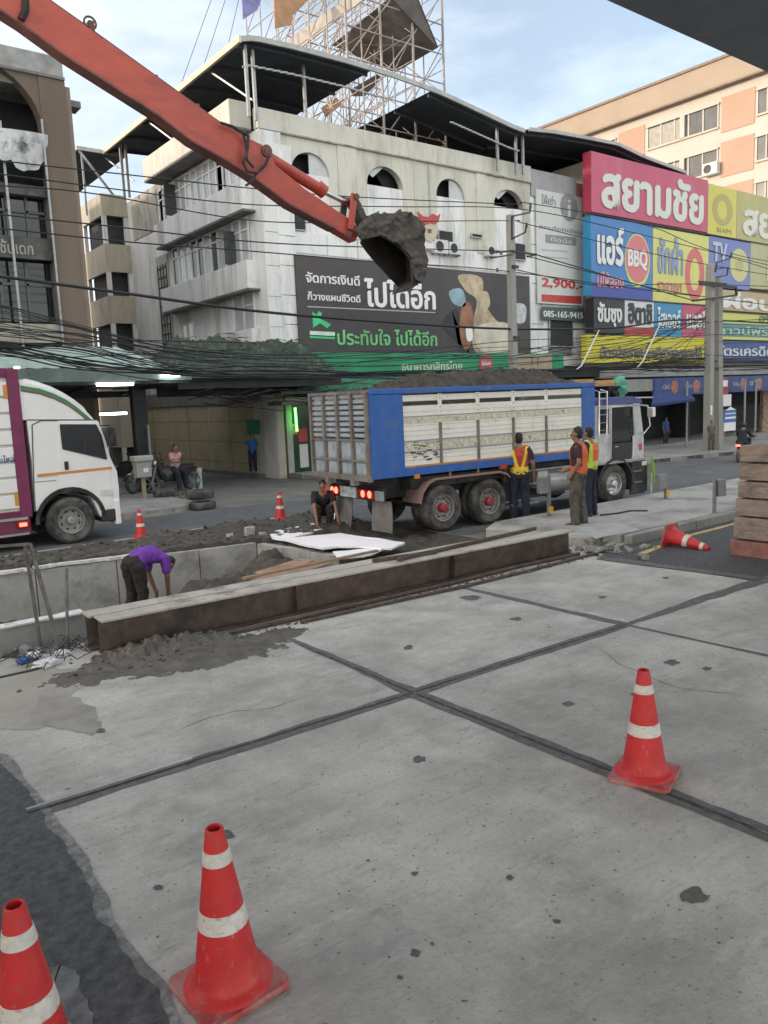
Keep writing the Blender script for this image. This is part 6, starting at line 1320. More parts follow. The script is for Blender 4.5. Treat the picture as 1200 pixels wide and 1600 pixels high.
part('shop_step', pave, (X1_, 75, 24.0, 27.4, -1.2, gz(40, 24)+.35), parent=sb)
part('shop_partition', M('dim partition', (.05, .05, .052), r=.7, var=.3), (X1_+3, X1_+3.2, 25, 27.5, -1, 3.9), (PY(1075,650,26).x, PY(1078,650,26).x, 26, 27.5, -1, 3.9), (PY(1110,650,27).x, 75, 27.2, 27.4, -1, 1.4), parent=sb)
MB().box(PY(1192,650,24.4).x, 50, 24.4, 24.6, -.6, 2.7).build('display', M('colourful display', (.30, .22, .14), r=.6, var=.6, sc=6, dirt=(.25, .05, .05), da=.9, ds=4), sb)
# ------------------------------------------------------------------ peach apartment block behind
pb = thing('apartment_block', 'tall cream and peach apartment block behind the sign wall', 'building', (55, 45, 0)); XP = 55.0
cream = M('cream wall', (.48, .445, .40), r=.8, var=.06, sc=.4, dirt=(.40, .36, .32), da=.4, ds=.3); peach = M('peach panel', (.42, .275, .205), r=.8, var=.06, sc=.5); tan_ = M('tan roof band', (.34, .275, .215), r=.8, var=.08, sc=.5)
zt2 = PX(1000, 146, XP).z; zb3 = PX(1000, 182, XP).z
y_end = PX(846, 208, XP).y + 5
part('wall', cream, (XP, XP+14, 26, y_end, -1, zb3), parent=pb); part('roof_band', tan_, (XP-.5, XP+14, 25.7, y_end, zb3, zt2), parent=pb, bevel=.03); part('roof_edge', M('roof edge', (.22, .17, .14), r=.8), (XP-.62, XP+14, 25.5, y_end, zt2, zt2+.18), (XP-.55, XP, 25.7, y_end, zb3-.12, zb3), parent=pb)
def prect(px0, py0, px1, py1): a, b = PX(px0, py0, XP), PX(px1, py1, XP); return min(a.y, b.y), max(a.y, b.y), min(a.z, b.z), max(a.z, b.z)
ra = prect(1128, 180, 1180, 166); 
q1 = prect(1128, 153, 1180, 193); q2 = prect(967, 210, 1008, 242); w1 = prect(1013, 203, 1123, 193)
fz1 = PX(1128, 153, XP).z; fz0 = PX(1128, 208, XP).z; nz1_ = PX(1128, 223, XP).z; dz = fz1 - nz1_
wz1, wz0 = PX(1068, 182, XP).z, PX(1068, 216, XP).z
for fl in range(5):
    o = -fl*dz
    for px0, px1 in ((1128, 1180), (967, 1008), (1236, 1280), (888, 915)):
        ya_, yb_ = PX(px1, 170, XP).y, PX(px0, 170, XP).y
        if fl < 5: part('peach_panel', peach, (XP-.05, XP, ya_, yb_, fz0+o, fz1+o), parent=pb)
    for px0, px1 in ((1013, 1123), (1184, 1232), (920, 962)):
        ya_, yb_ = PX(px1, 170, XP).y, PX(px0, 170, XP).y
        wn = part('window', wgl, (XP-.02, XP-.003, ya_, yb_, wz0+o, wz1+o), parent=pb)
        mb = MB(); mb.box(XP-.16, XP-.02, ya_-.1, yb_+.1, wz1+o, wz1+o+.12); mb.box(XP-.14, XP-.02, ya_-.05, yb_+.05, wz0+o-.12, wz0+o)
        n = 5 if px1-px0 > 60 else 3
        for k in range(n+1): y = ya_ + (yb_-ya_)*k/n; mb.box(XP-.08, XP-.02, y-.05, y+.05, wz0+o, wz1+o)
        y = ya_ + (yb_-ya_)*.48; mb.box(XP-.2, XP-.02, y-.18, y+.18, wz0+o, wz1+o); mb.build('frame', cream, wn)
        if px0 == 1013 and fl < 2: part('curtain', M('pale curtain', (.35, .33, .30), r=.9, var=.2), (XP-.03, XP-.021, ya_ + (yb_-ya_)*.5, yb_-.1, wz0+o, wz1+o-.1), parent=wn)
for px, py, lb in ((1110, 264, 'white air conditioner on the peach apartment block balcony'),):
    p = PX(px, py, XP-.4); t = thing('air_conditioner', lb, 'air conditioner', p, -pi/2, 'outdoor air conditioner units')
    MB().box(-.55, .55, -.15, .3, -.4, .4).build('casing', ac, t, local=True, bevel=.02); MB().lathe([(.3, -.16), (.27, -.165), (.001, -.16)], 18, (-.15, 0, 0), ax='y').build('fan_grille', dkgrey, t, local=True)
# neighbours further down the street on both sides, outside the picture
for nm, b, c, lb in (('shophouse_row', (75.5, 120, 25.5, 40, -2, 13), (.36, .34, .31), 'plain shophouse row further down the street to the right'), ('shophouse_row', (-90, -31, 25.5, 42, -.2, 14), (.28, .25, .22), 'plain shophouse row up the street to the left')):
    t = thing(nm, lb, 'building', ((b[0]+b[1])/2, b[2], 0)); part('wall', M('row wall ' + str(b[0]), c, r=.85, var=.15, dirt=tuple(q*.6 for q in c), da=.5), b, parent=t)
    mb = MB()
    for i in range(int((b[1]-b[0])/3.2)):
        for j in range(3): mb.box(b[0]+.8+i*3.2, b[0]+2.6+i*3.2, b[2]-.02, b[2]+.01, 4.3+j*3.1, 6+j*3.1)
    mb.build('window', wgl, t)
# ================================================================== poles, cables, street things
cpole = M('pole concrete', (.30, .29, .27), r=.85, var=.15, sc=2, dirt=(.18, .17, .155), da=.6, ds=1, streak=3)
ins = M('insulator', (.10, .085, .08), r=.4, var=.2)
PYL = 20.4
def pole(px_t, py_t, px_b, y, label, w0=.30, w1=.22):
    b = PY(px_b, 600, y); tp = PY(px_t, py_t, y); g = gz(b.x, y)
    t = thing('utility_pole', label, 'utility pole', (b.x, y, g), 0, 'concrete utility poles')
    mb = MB(); x = b.x; a, c = w0/2, w1/2
    i = [mb.pt(p) for p in ((x-a,y-a,g-.1),(x+a,y-a,g-.1),(x+a,y+a,g-.1),(x-a,y+a,g-.1),(tp.x-c,y-c,tp.z),(tp.x+c,y-c,tp.z),(tp.x+c,y+c,tp.z),(tp.x-c,y+c,tp.z))]
    for q in ((0,3,2,1),(4,5,6,7),(0,1,5,4),(1,2,6,5),(2,3,7,6),(3,0,4,7)): mb.face([i[k] for k in q])
    mb.build('shaft', cpole, t, bevel=.015); return t, tp
t1, tp1 = pole(797, 336, 803, PYL, 'slim concrete utility pole with zigzag brackets before the billboard', .30, .22)
def Lbr(pts, y, t, w_=.05): 
    P_ = [PY(a, b, y) for a, b in pts]; mb = MB()
    for a, b in zip(P_, P_[1:]): mb.bar(a, b, w_, w_)
    return mb.build('bracket', dkgrey, t)
Lbr(((800,374),(800,338),(828,332),(829,317)), PYL-.15, t1); Lbr(((802,372),(821,363),(823,348)), PYL-.15, t1)
def insul(px, py, y, t, s=1):
    p = PY(px, py, y); return MB().lathe([(.001, -.09*s), (.05*s, -.08*s), (.05*s, -.05*s), (.03*s, -.04*s), (.05*s, -.01*s), (.03*s, 0), (.045*s, .03*s), (.001, .06*s)], 10, tuple(p)).build('insulator', ins, t, smooth=True)
insul(829, 322, PYL-.15, t1); insul(823, 352, PYL-.15, t1); insul(783, 394, PYL-.2, t1); insul(777, 421, PYL-.2, t1)
Lbr(((767,395),(800,392),(838,398),(824,401)), PYL-.2, t1, .06); Lbr(((768,403),(800,398)), PYL-.2, t1, .05)
p = PY(800, 592, PYL); 
for py in (420, 530): z = PY(800, py, PYL).z; MB().box(tp1.x-.10, tp1.x+.2, PYL-.2, PYL-.13, z, z+.1).build('clamp', dkgrey, t1)
t2, tp2 = pole(1110, 412, 1108, 20.0, 'left of the two concrete utility poles standing together at right', .36, .30)
t3, tp3 = pole(1121, 432, 1123, 20.3, 'slightly darker right one of the two utility poles standing together', .40, .34)
Lbr(((1118,425),(1120,410),(1141,404),(1143,395)), 19.8, t2); Lbr(((1120,433),(1136,430),(1138,418),(1120,420)), 19.8, t2); Lbr(((1094,444),(1150,449),(1151,461),(1118,466),(1082,470)), 19.75, t2, .09); Lbr(((1092,440),(1135,444)), 19.75, t2, .08)
insul(1143, 398, 19.8, t2); insul(1137, 420, 19.8, t2); insul(1128, 398, 19.8, t2)
p = PY(1113, 640, 19.75); MB().box(p.x-.06, p.x+.06, 19.78, 19.82, p.z-.25, p.z+.2).build('white_plate', white, t2)
# blue advert stand and white panel by the poles
s1 = thing('bus_stop_sign', 'blue and white upright sign board on legs right of the utility poles', 'sign', (*PY(1139, 690, 21).xy, -.3)); a, b = PY(1131, 640, 21), PY(1149, 672, 21); m_ = (a.z+b.z)/2 - .12
MB().box(a.x, b.x, 20.97, 21.03, m_, a.z).build('panel', M('sign blue', (.05, .16, .42), r=.4), s1); MB().box(a.x+.03, b.x-.03, 20.97, 21.02, b.z, m_-.003).build('white_panel', wtx, s1)
MB().box(a.x+.08, b.x-.08, 20.955, 20.969, m_+.18, m_+.28).box(a.x+.12, b.x-.12, 20.955, 20.969, m_+.42, m_+.47).prism([(a.x+.12, m_+.62), ((a.x+b.x)/2, m_+.80), (b.x-.12, m_+.62)], lambda u, v, t: (u, t, v), 20.955, 20.969).build('pictogram', wtx, s1)
MB().tube([(a.x+.06, 21, b.z), (a.x+.06, 21, -.5)], .025, 6).tube([(b.x-.06, 21, b.z), (b.x-.06, 21, -.5)], .025, 6).build('leg', steel, s1)
s2 = thing('hanging_sign', 'white square sign panel hanging under the red fascia panel', 'sign', (*PY(1134, 640, 22.6).xy, 2)); a, b = PY(1125, 617, 22.6), PY(1142, 634, 22.6); MB().box(a.x, b.x, 22.58, 22.64, b.z, a.z).build('panel', wtx, s2); MB().box(a.x+.1, a.x+.13, 22.6, 22.62, a.z, a.z+.3).box(b.x-.13, b.x-.1, 22.6, 22.62, a.z, a.z+.3).build('hanger', dkgrey, s2)
# ---- individual cables
cab_m = M('cable black', (.014, .015, .017), r=.6, var=.2)
def sag(pts, y, r, label, group='overhead cables', yslope=0):
    P_ = [PY(a, b, y + yslope*i) for i, (a, b) in enumerate(pts)]
    # smooth the polyline
    out = []
    for i in range(len(P_)-1):
        p0, p1, p2, p3 = P_[max(0,i-1)], P_[i], P_[i+1], P_[min(len(P_)-1, i+2)]
        for k in range(8):
            t = k/8; out.append(.5*((2*p1) + (p2-p0)*t + (2*p0-5*p1+4*p2-p3)*t*t + (3*p1-p0-3*p2+p3)*t**3))
    out.append(P_[-1])
    return tag(MB().tube(out, r, 6).build('power_cable', cab_m, smooth=True), label, 'cable', group)
tops = [(((-300,215),(0,251),(200,273),(400,295),(560,308),(800,319),(829,318),(1010,352),(1130,398),(1400,480)), .016, 'uppermost thin cable crossing below the arches'),
 (((-300,235),(0,272),(200,298),(400,320),(620,323),(823,328),(1000,366),(1140,400),(1400,460)), .016, 'second thin cable from the top crossing below the arches'),
 (((-300,270),(0,290),(150,303),(400,345),(600,346),(800,345),(823,350),(1000,392),(1138,419),(1400,462)), .016, 'third thin cable from the top, level with the excavator bucket'),
 (((-300,300),(0,335),(160,352),(400,378),(600,387),(780,392)), .018, 'cable ending at the upper bracket of the slim pole'),
 (((-300,330),(0,357),(200,378),(400,393),(600,410),(777,422),(1000,452),(1094,463)), .018, 'cable running just above the billboard top edge'),
 (((-300,395),(0,432),(200,459),(400,486),(600,503),(800,514),(960,512),(1110,500),(1400,520)), .042, 'thick black cable sagging across the middle of the billboard'),
 (((823,400),(950,432),(1090,462),(1400,500)), .018, 'cable from the slim pole bracket down past the blue sign panel'),
 (((838,398),(980,440),(1085,470)), .022, 'dark cable from the slim pole bracket to the low arm of the twin poles'),
 (((800,420),(940,446),(1095,444),(1400,455)), .018, 'cable reaching the middle arm of the twin poles'),
 (((1143,396),(1200,408),(1400,440)), .016, 'thin cable leaving the twin poles to the right edge, upper of two'),
 (((1151,455),(1200,452),(1400,440)), .016, 'thin cable leaving the twin poles to the right edge, lower of two')]
for pts, r, lb in tops: sag(pts, PYL, r, lb)
for k, (a, b) in enumerate((((280,140),(330,0)), ((312,122),(352,0)), ((352,90),(374,-5)))):
    A, B = PY(*a, 31), PY(a[0] + (b[0]-a[0])*1.6, a[1] + (b[1]-a[1])*1.6, 30); tag(MB().tube([A, B], .012, 5).build('guy_wire', cab_m), ('leftmost thin guy wire rising from the rooftop canopy', 'middle thin guy wire rising from the rooftop canopy', 'thin guy wire nearest the roof hoarding frame')[k], 'wire', 'guy wires on the roof')
# ---- the low sagging bundle of telephone cables: too many to count, one object
mb = MB(); r5 = random.Random(21)
def spline(pts, n=5):
    out = []
    for i in range(len(pts)-1):
        p0, p1, p2, p3 = pts[max(0,i-1)], pts[i], pts[i+1], pts[min(len(pts)-1, i+2)]
        for q in range(n): t = q/n; out.append(.5*((2*p1) + (p2-p0)*t + (2*p0-5*p1+4*p2-p3)*t*t + (3*p1-p0-3*p2+p3)*t**3))
    return out + [pts[-1]]
for k in range(17):                         # loose strands
    y = PYL + r5.uniform(-.8, .9); j = lambda s: r5.gauss(0, s); f = r5.random()
    px = [(-250, 440 + 90*f), (0, 478 + 72*f + j(4)), (120, 505 + 55*f + j(5)), (270, 545 + 35*f + j(5)), (440, 552 + 40*f + j(6)), (620, 550 + 48*f + j(6)), (800, 540 + 52*f + j(7)), (960, 522 + 62*f + j(8)), (1112, 500 + 80*f + j(6)), (1400, 500 + 90*f + j(8))]
    mb.tube(spline([PY(a, b, y) for a, b in px]), r5.choice((.009, .011, .014)), 5)
for k in range(10):                         # the tight lashed bundle
    y = PYL + r5.uniform(-.25, .25); j = lambda s: r5.gauss(0, s)
    px = [(-250, 520), (0, 545 + j(5)), (120, 566 + j(5)), (270, 583 + j(4)), (440, 586 + j(4)), (620, 585 + j(3.5)), (800, 584 + j(4)), (960, 576 + j(5)), (1112, 566 + j(6)), (1400, 575 + j(8))]
    mb.tube(spline([PY(a, b, y) for a, b in px]), r5.choice((.012, .018, .024)), 5)
for k in range(26):                         # wrapped slack and fan of drops at the twin poles
    y = PYL - .3; a = PY(1108, 470 + 110*r5.random(), y); px = r5.uniform(860, 1060); b = PY(px, 560 + r5.uniform(-15, 20), y); c = a.lerp(b, .5) - Vector((0, 0, r5.uniform(.1, .5))); mb.tube([a, a.lerp(c, .6), c, c.lerp(b, .6), b], .012, 5)
for k in range(9):
    y = PYL + r5.uniform(-.5, .6); px = r5.uniform(0, 250); a = PY(px-300, 485 + r5.uniform(0, 70), y); b = PY(px, 505 + r5.uniform(0, 70), y); c = PY(px+r5.uniform(100, 350), 535 + r5.uniform(0, 50), y); mb.tube([a, b, c], r5.choice((.009, .012, .016)), 5)
tag(mb.build('cable_bundle', cab_m, smooth=True), 'dense sagging bundle of black telephone cables strung along the street', 'cables', kind='stuff')
mb = MB(); tape = M('white rope', (.55, .57, .56), r=.7)
for k, (pts, lb) in enumerate(((((936,516),(922,545),(908,572),(901,577)), 'frayed white rope hanging in the cables before the black sign panel'), (((1032,505),(1018,535),(1004,565),(996,574)), 'frayed white rope hanging in the cables before the yellow sign, right of the other'))):
    tag(MB().tube([PY(a, b, PYL-.9) for a, b in pts], [.02, .035, .03, .015], 6).build('rope', tape, smooth=True), lb, 'rope', 'white ropes in the cables')
# ------------------------------------------------------------------ box on a post, pipes and tyres at the lane mouth
c = G(226, 778, .14); Yb = c.y; bx = thing('utility_box', 'pale grey utility cabinet with a lid on a thin post at the lane mouth', 'cabinet', (c.x, Yb, .14))
a, b = PY(206, 716, Yb), PY(238, 744, Yb); bm2 = M('pale cabinet', (.36, .36, .33), r=.6, var=.1, dirt=(.2, .2, .18), da=.5)
MB().box(a.x+.06, b.x-.06, Yb-.15, Yb+.15, b.z, a.z-.1).build('cabinet', bm2, bx, bevel=.01); MB().box(a.x, b.x, Yb-.2, Yb+.2, a.z-.1, a.z+.05).build('lid', M('pale lid', (.42, .42, .39), r=.55, var=.1), bx, bevel=.02); MB().box(c.x-.05, c.x+.05, Yb-.05, Yb+.05, .1, b.z).build('post', M('ochre post', (.34, .30, .19), r=.7, var=.2), bx); MB().box(a.x+.25, a.x+.4, Yb-.155, Yb-.148, a.z-.42, a.z-.3).build('label_plate', wtx, bx)
pgr = M('pale green pipe', (.36, .46, .44), r=.5, var=.1, dirt=(.3, .35, .33), da=.4)
for k, (px, r, pt) in enumerate(((304, .055, 737), (313, .085, 731))):
    c = G(px, 770, .02); z1 = PY(px, pt, c.y).z; t = thing('standpipe', ('thinner pale green standpipe beside the stacked tyres', 'thicker capped pale green standpipe beside the stacked tyres')[k], 'pipe', (c.x, c.y, 0), 0, 'green standpipes'); MB().tube([(c.x, c.y, -.02), (c.x, c.y, z1)], r, 12).build('pipe', pgr, t, smooth=True)
    if k: MB().tube([(c.x, c.y, z1-.14), (c.x, c.y, z1+.01)], r*1.18, 12).build('cap', pgr, t, smooth=True)
def old_tyre(px, py, z, r, wd, label):
    c = G(px, py, .0 if z < .3 else .0); mb = MB(); mb.lathe([(r*.58, .02), (r*.62, 0), (r*.92, 0), (r, wd*.2), (r, wd*.8), (r*.92, wd), (r*.62, wd), (r*.58, wd-.02), (r*.66, wd*.5), (r*.58, .02)], 28, (c.x, c.y, z)); return tag(mb.build('old_tyre', tyrem, smooth=True), label, 'tyre', 'discarded tyres at the lane mouth')
c0 = G(318, 797); old_tyre(318, 795, .0, .33, .19, 'lower tyre of the stack beside the green standpipes'); old_tyre(314, 793, .24, .36, .24, 'upper larger tyre of the stack beside the green standpipes'); old_tyre(257, 783, .14, .31, .21, 'single tyre lying on the pavement before the parked scooter')
def hpole(): pass
# litter and small lumps in the lane mouth
def f8(r): p = G(r.uniform(270, 330), r.uniform(772, 786)); return p.x, p.y, .12
clods('lane_rubble', 50, f8, .03, .12, rubm, 'small heap of rubble on the pavement between the tyres', 'rubble', 12)
# ================================================================== people
skn = M('tanned skin', (.25, .135, .085), r=.55, var=.1, sc=6); hairm = M('black hair', (.012, .010, .010), r=.5, var=.4, sc=20); eyem = M('eye', (.02, .015, .012), r=.2)
shoem = M('dark shoe', (.03, .027, .025), r=.7, var=.3, dirt=(.12, .11, .10), da=.5)
def capsule(mb, pts, rs, n=12):
    """tapered limb with rounded ends through joints"""
    P_, R_ = [], []
    pts = [Vector(p) for p in pts]; d0 = (pts[1]-pts[0]).normalized(); d1 = (pts[-1]-pts[-2]).normalized()
    for k in (1, .75, .4): P_.append(pts[0] - d0*rs[0]*k*.95); R_.append(rs[0]*math.sqrt(max(0, 1-k*k)) + .002)
    for i in range(len(pts)):
        P_.append(pts[i]); R_.append(rs[i])
        if i < len(pts)-1: P_.append(pts[i].lerp(pts[i+1], .5)); R_.append((rs[i]+rs[i+1])/2)
    for k in (.4, .75, 1): P_.append(pts[-1] + d1*rs[-1]*k*.95); R_.append(rs[-1]*math.sqrt(max(0, 1-k*k)) + .002)
    mb.tube(P_, R_, n)
def ellip(mb, c, s, rot=None, n=16):
    c = Vector(c); T = rot if rot else Matrix.Identity(3)
    ids = [[mb.pt(c + T @ Vector((s[0]*cos(2*pi*i/n)*sin(pi*j/10), s[1]*sin(2*pi*i/n)*sin(pi*j/10), s[2]*cos(pi*j/10)))) for i in range(n)] for j in range(11)]
    for A, B in zip(ids, ids[1:]):
        for i in range(n): mb.face((A[i], A[(i+1) % n], B[(i+1) % n], B[i]))
def remesh(mb, name, mats, parent, vox=.014, pick=None, sm=2, fold=0):
    me = bpy.data.meshes.new(name); me.from_pydata([tuple(p) for p in mb.v], [], mb.f)
    bm = bmesh.new(); bm.from_mesh(me); bmesh.ops.recalc_face_normals(bm, faces=bm.faces); bm.to_mesh(me); bm.free()
    o = bpy.data.objects.new(name, me); COL.objects.link(o)
    m = o.modifiers.new('r', 'REMESH'); m.mode = 'VOXEL'; m.voxel_size = vox
    s = o.modifiers.new('s', 'SMOOTH'); s.iterations = sm; s.factor = .5
    me2 = bpy.data.meshes.new_from_object(o.evaluated_get(bpy.context.evaluated_depsgraph_get())); o.modifiers.clear(); o.data = me2; bpy.data.meshes.remove(me); me2.name = name
    if fold:
        nn = [v.normal.copy() for v in me2.vertices]
        for v, n_ in zip(me2.vertices, nn):
            c = v.co; q = noise.fractal(Vector((c.x*9 + 3*c.z, c.y*9, c.z*5 + 40*fold)), 1, 2, 3); v.co = c + n_*fold*(1 - 2.2*abs(q))
    mats = mats if isinstance(mats, (list, tuple)) else [mats]
    me2.materials.clear()
    for q in mats: me2.materials.append(q)
    me2.polygons.foreach_set('use_smooth', [True]*len(me2.polygons))
    if pick:
        for p in me2.polygons: p.material_index = pick(p.center, p.normal)
    else:
        for p in me2.polygons: p.material_index = 0
    o.parent = parent; return o
V = Vector
def person(label, loc, rz, h=1.7, J=None, top=None, legs=None, vest=None, vest_pick=None, sleeve=.55, feet=True, hair=hairm, cap=None, head_dir=None, hem=-.15, group='people about the road works', female=False, shorts=False):
    """facing +Y in its own frame; J overrides joints given for a 1.70 m figure"""
    t = thing('person', label, 'person', loc, rz, group); s = h/1.7; t.scale = (s, s, s)
    j = dict(pel=V((0,0,.93)), wai=V((0,.0,1.08)), che=V((0,.0,1.28)), nek=V((0,.01,1.44)), hed=V((0,.035,1.585)),
             shl=V((-.175,0,1.385)), ell=V((-.225,-.02,1.11)), hal=V((-.225,.07,.87)), shr=V((.175,0,1.385)), elr=V((.225,-.02,1.11)), har=V((.225,.07,.87)),
             hpl=V((-.09,0,.91)), knl=V((-.10,.02,.50)), anl=V((-.105,-.02,.085)), hpr=V((.09,0,.91)), knr=V((.10,.02,.50)), anr=V((.105,-.02,.085)))
    if J: 
        for k, v in J.items(): j[k] = V(v)
    hd = V(head_dir or (0, 1, 0)).normalized(); up = (j['hed'] - j['nek']).normalized()
    if abs(up.dot(hd)) > .9: up = V((0, 0, 1))
    side_ = hd.cross(up).normalized(); up = side_.cross(hd).normalized(); HR = Matrix((side_, hd, up)).transposed()
    hp = lambda x, y, z: j['hed'] + HR @ V((x, y, z))
    fd = {}
    for sd in 'lr':
        kn, an = j['kn'+sd], j['an'+sd]; sh = (an-kn).normalized(); f = V((0, 1, 0)) - sh*sh.y
        f = V((f.x, f.y, 0)); fd[sd] = f.normalized() if f.length > .05 else V((0, 1, 0))
        if J and 'ft'+sd in J: fd[sd] = V(J['ft'+sd]).normalized()
    b = MB()
    ellip(b, j['hed'] + HR @ V((0, -.008, .02)), (.073, .090, .100), HR); ellip(b, hp(0, .028, -.055), (.052, .058, .058), HR)   # skull and jaw
    ellip(b, hp(0, .094, -.012), (.014, .020, .026), HR, 8); ellip(b, hp(0, .083, -.058), (.024, .012, .010), HR, 8)
    for sx in (-1, 1): ellip(b, hp(sx*.076, -.005, -.005), (.012, .020, .030), HR, 8)
    capsule(b, [j['che'].lerp(j['nek'], .6), j['nek'], j['hed'] - up*.03], [.075, .057, .055])
    capsule(b, [j['pel'], j['wai'], j['che'], j['nek'] - (j['nek']-j['che'])*.25], [.115, .112, .13, .09])
    for sd in 'lr':
        capsule(b, [j['sh'+sd], j['el'+sd], j['ha'+sd]], [.055, .042, .03]); capsule(b, [j['che'].lerp(j['sh'+sd], .3), j['sh'+sd]], [.09, .058])
        capsule(b, [j['hp'+sd], j['kn'+sd], j['kn'+sd].lerp(j['an'+sd], .35), j['an'+sd]], [.088, .058, .056, .037])
        # hand: palm, four fingers, thumb
        w_, e_ = j['ha'+sd], j['el'+sd]; d = (w_-e_).normalized(); sx = -1 if sd == 'l' else 1
        sdv = d.cross(V((1, 0, 0))) if abs(d.x) < .9 else V((0, 1, 0)); sdv = V((0, 1, 0)) - d*d.y; sdv = sdv.normalized() if sdv.length > .1 else V((0, 0, 1)); nrm = d.cross(sdv).normalized()
        capsule(b, [w_, w_ + d*.075], [.028, .036], 8); cu = -nrm*sx if nrm.x*sx > 0 else nrm*sx
        for q, ln in enumerate((.062, .072, .068, .052)):
            o_ = w_ + d*.085 + sdv*(.027 - .018*q); capsule(b, [o_, o_ + d*ln*.55 + cu*.008, o_ + d*ln + cu*.03], [.0105, .0095, .0085], 7)
        o_ = w_ + d*.02 + sdv*.03; capsule(b, [o_, o_ + d*.035 + sdv*.022, o_ + d*.07 + sdv*.02 + cu*.012], [.013, .011, .009], 7)
        f = fd[sd]; a_ = j['an'+sd]; capsule(b, [a_ - f*.03 - V((0,0,.045)), a_ + f*.12 - V((0,0,.05))], [.036, .034], 8)
    remesh(b, 'body', skn, t, .0115, sm=1)
    # eyes
    for sx in (-1, 1):
        e = MB(); ellip(e, hp(sx*.031, .078, .012), (.011, .007, .006), HR, 8); e.build('eye', eyem, t, local=True, smooth=True)
    # hair
    if cap is None:
        hb = MB(); ellip(hb, hp(0, -.028, .042), (.080, .088, .088), HR); ellip(hb, hp(0, -.045, -.01), (.074, .062, .075), HR)
        for k in range(30):
            a_ = rnd.uniform(0, 6.28); q = rnd.uniform(.1, 1.25); ellip(hb, hp(.070*cos(a_)*sin(q), -.028 + .078*sin(a_)*sin(q), .046 + .082*cos(q)), (.018, .018, .017), HR, 6)
        ho = remesh(hb, 'hair', hair, t, .012, sm=1)
    else:
        hb = MB(); ellip(hb, hp(0, -.01, .035), (.095, .112, .115), HR); remesh(hb, 'helmet', cap, t, .014)
    # clothes
    if top:
        c = MB(); g = .018
        capsule(c, [j['pel'].lerp(j['wai'], hem), j['wai'], j['che'], j['nek'] - (j['nek']-j['che'])*.35], [.128, .125, .145, .085])
        for sx, sd in ((-1, 'l'), (1, 'r')):
            capsule(c, [j['wai'] + V((sx*.045, 0, 0)), j['che'].lerp(j['sh'+sd], .35)], [.112, .115]); capsule(c, [j['pel'].lerp(j['wai'], max(0, hem)) + V((sx*.05, 0, -.01)), j['wai'] + V((sx*.045, 0, 0))], [.112, .112])
            e = j['sh'+sd].lerp(j['el'+sd], sleeve if sleeve <= 1 else 1); P_ = [j['che'].lerp(j['sh'+sd], .3), j['sh'+sd], e]; r_ = [.10, .075, .064]
            if sleeve > 1: P_.append(j['el'+sd].lerp(j['ha'+sd], .85)); r_ = [.10, .074, .058, .046]
            capsule(c, P_, r_)
        def pk(cc, nn):
            return 0
        remesh(c, 'shirt', top, t, .013, sm=2, fold=.011)
    if legs:
        c = MB(); capsule(c, [j['pel'] + V((-.05,0,.02)), j['pel'] + V((.05,0,.02))], [.118, .118])
        for sx, sd in ((-1, 'l'), (1, 'r')):
            a_ = j['kn'+sd].lerp(j['an'+sd], .97 if not shorts else .1); capsule(c, [j['pel'] + V((sx*.05,0,.0)), j['hp'+sd], j['kn'+sd], a_], [.11, .108, .080, .072 if not shorts else .08])
        remesh(c, 'trousers', legs, t, .013, sm=2, fold=.013)
    if vest:
        c = MB(); capsule(c, [j['pel'].lerp(j['wai'], .25), j['wai'], j['che'], j['nek'] - (j['nek']-j['che'])*.45], [.142, .140, .158, .095])
        for sx, sd in ((-1, 'l'), (1, 'r')):
            capsule(c, [j['wai'] + V((sx*.045, 0, 0)), j['che'].lerp(j['sh'+sd], .35)], [.126, .130]); capsule(c, [j['che'].lerp(j['sh'+sd], .4), j['che'].lerp(j['sh'+sd], .8) + V((0,0,.03))], [.105, .075]); capsule(c, [j['pel'].lerp(j['wai'], .2) + V((sx*.05, 0, 0)), j['wai'] + V((sx*.045, 0, 0))], [.126, .127])
        remesh(c, 'vest', vest, t, .0125, pick=vest_pick, sm=2, fold=.008)
    for sd in 'lr':
        f = fd[sd]; a_ = j['an'+sd]; c = MB(); capsule(c, [a_ - f*.045 - V((0,0,.042)), a_ + f*.06 - V((0,0,.045)), a_ + f*.15 - V((0,0,.052))], [.045, .046, .036], 10); capsule(c, [a_ - V((0,0,.04)), a_ + V((0,0,.01))], [.048, .046], 10)
        remesh(c, 'shoe', shoem, t, .012)
    return t
def cloth(n, c, v=.18): return M(n, c, r=.9, var=v, sc=5, bump=.25, bs=22)
red_v, yel_v, ora_v, grn_v = cloth('vest red', (.42, .055, .04)), M('vest yellow stripe', (.75, .58, .06), r=.5, var=.1), M('vest orange', (.70, .13, .035), r=.6, var=.12), M('vest lime', (.50, .62, .07), r=.6, var=.12)
gry_v = M('vest silver stripe', (.60, .56, .50), r=.4, var=.1)
def vp_back(c, n):                        # yellow braces joining low at the back, belt round the waist
    if c.z < 1.055: return 1
    x = abs(c.x); tgt = .055 + .085*(c.z-1.06)/.33 if c.y < 0 else .10
    if abs(x - tgt) < .030 and c.z < 1.45: return 1
    return 0
def vp_side(c, n):
    if c.z < 1.05: return 1
    return 1 if (abs(abs(c.x) - .13) < .022 or c.z > 1.40) and c.z < 1.6 else 2
def vp_lime(c, n):
    if c.z < 1.07: return 1
    return 1 if abs(c.x) > .105 or c.z > 1.42 else 0
maroon_t = cloth('dark plum shirt', (.05, .022, .032)); navy = cloth('navy trousers', (.020, .024, .042)); charc = cloth('charcoal trousers', (.045, .043, .045)); camo = M('camouflage trousers', (.10, .092, .075), r=.9, var=.35, sc=9, dirt=(.035, .033, .03), da=.9, ds=7, dt=.5)
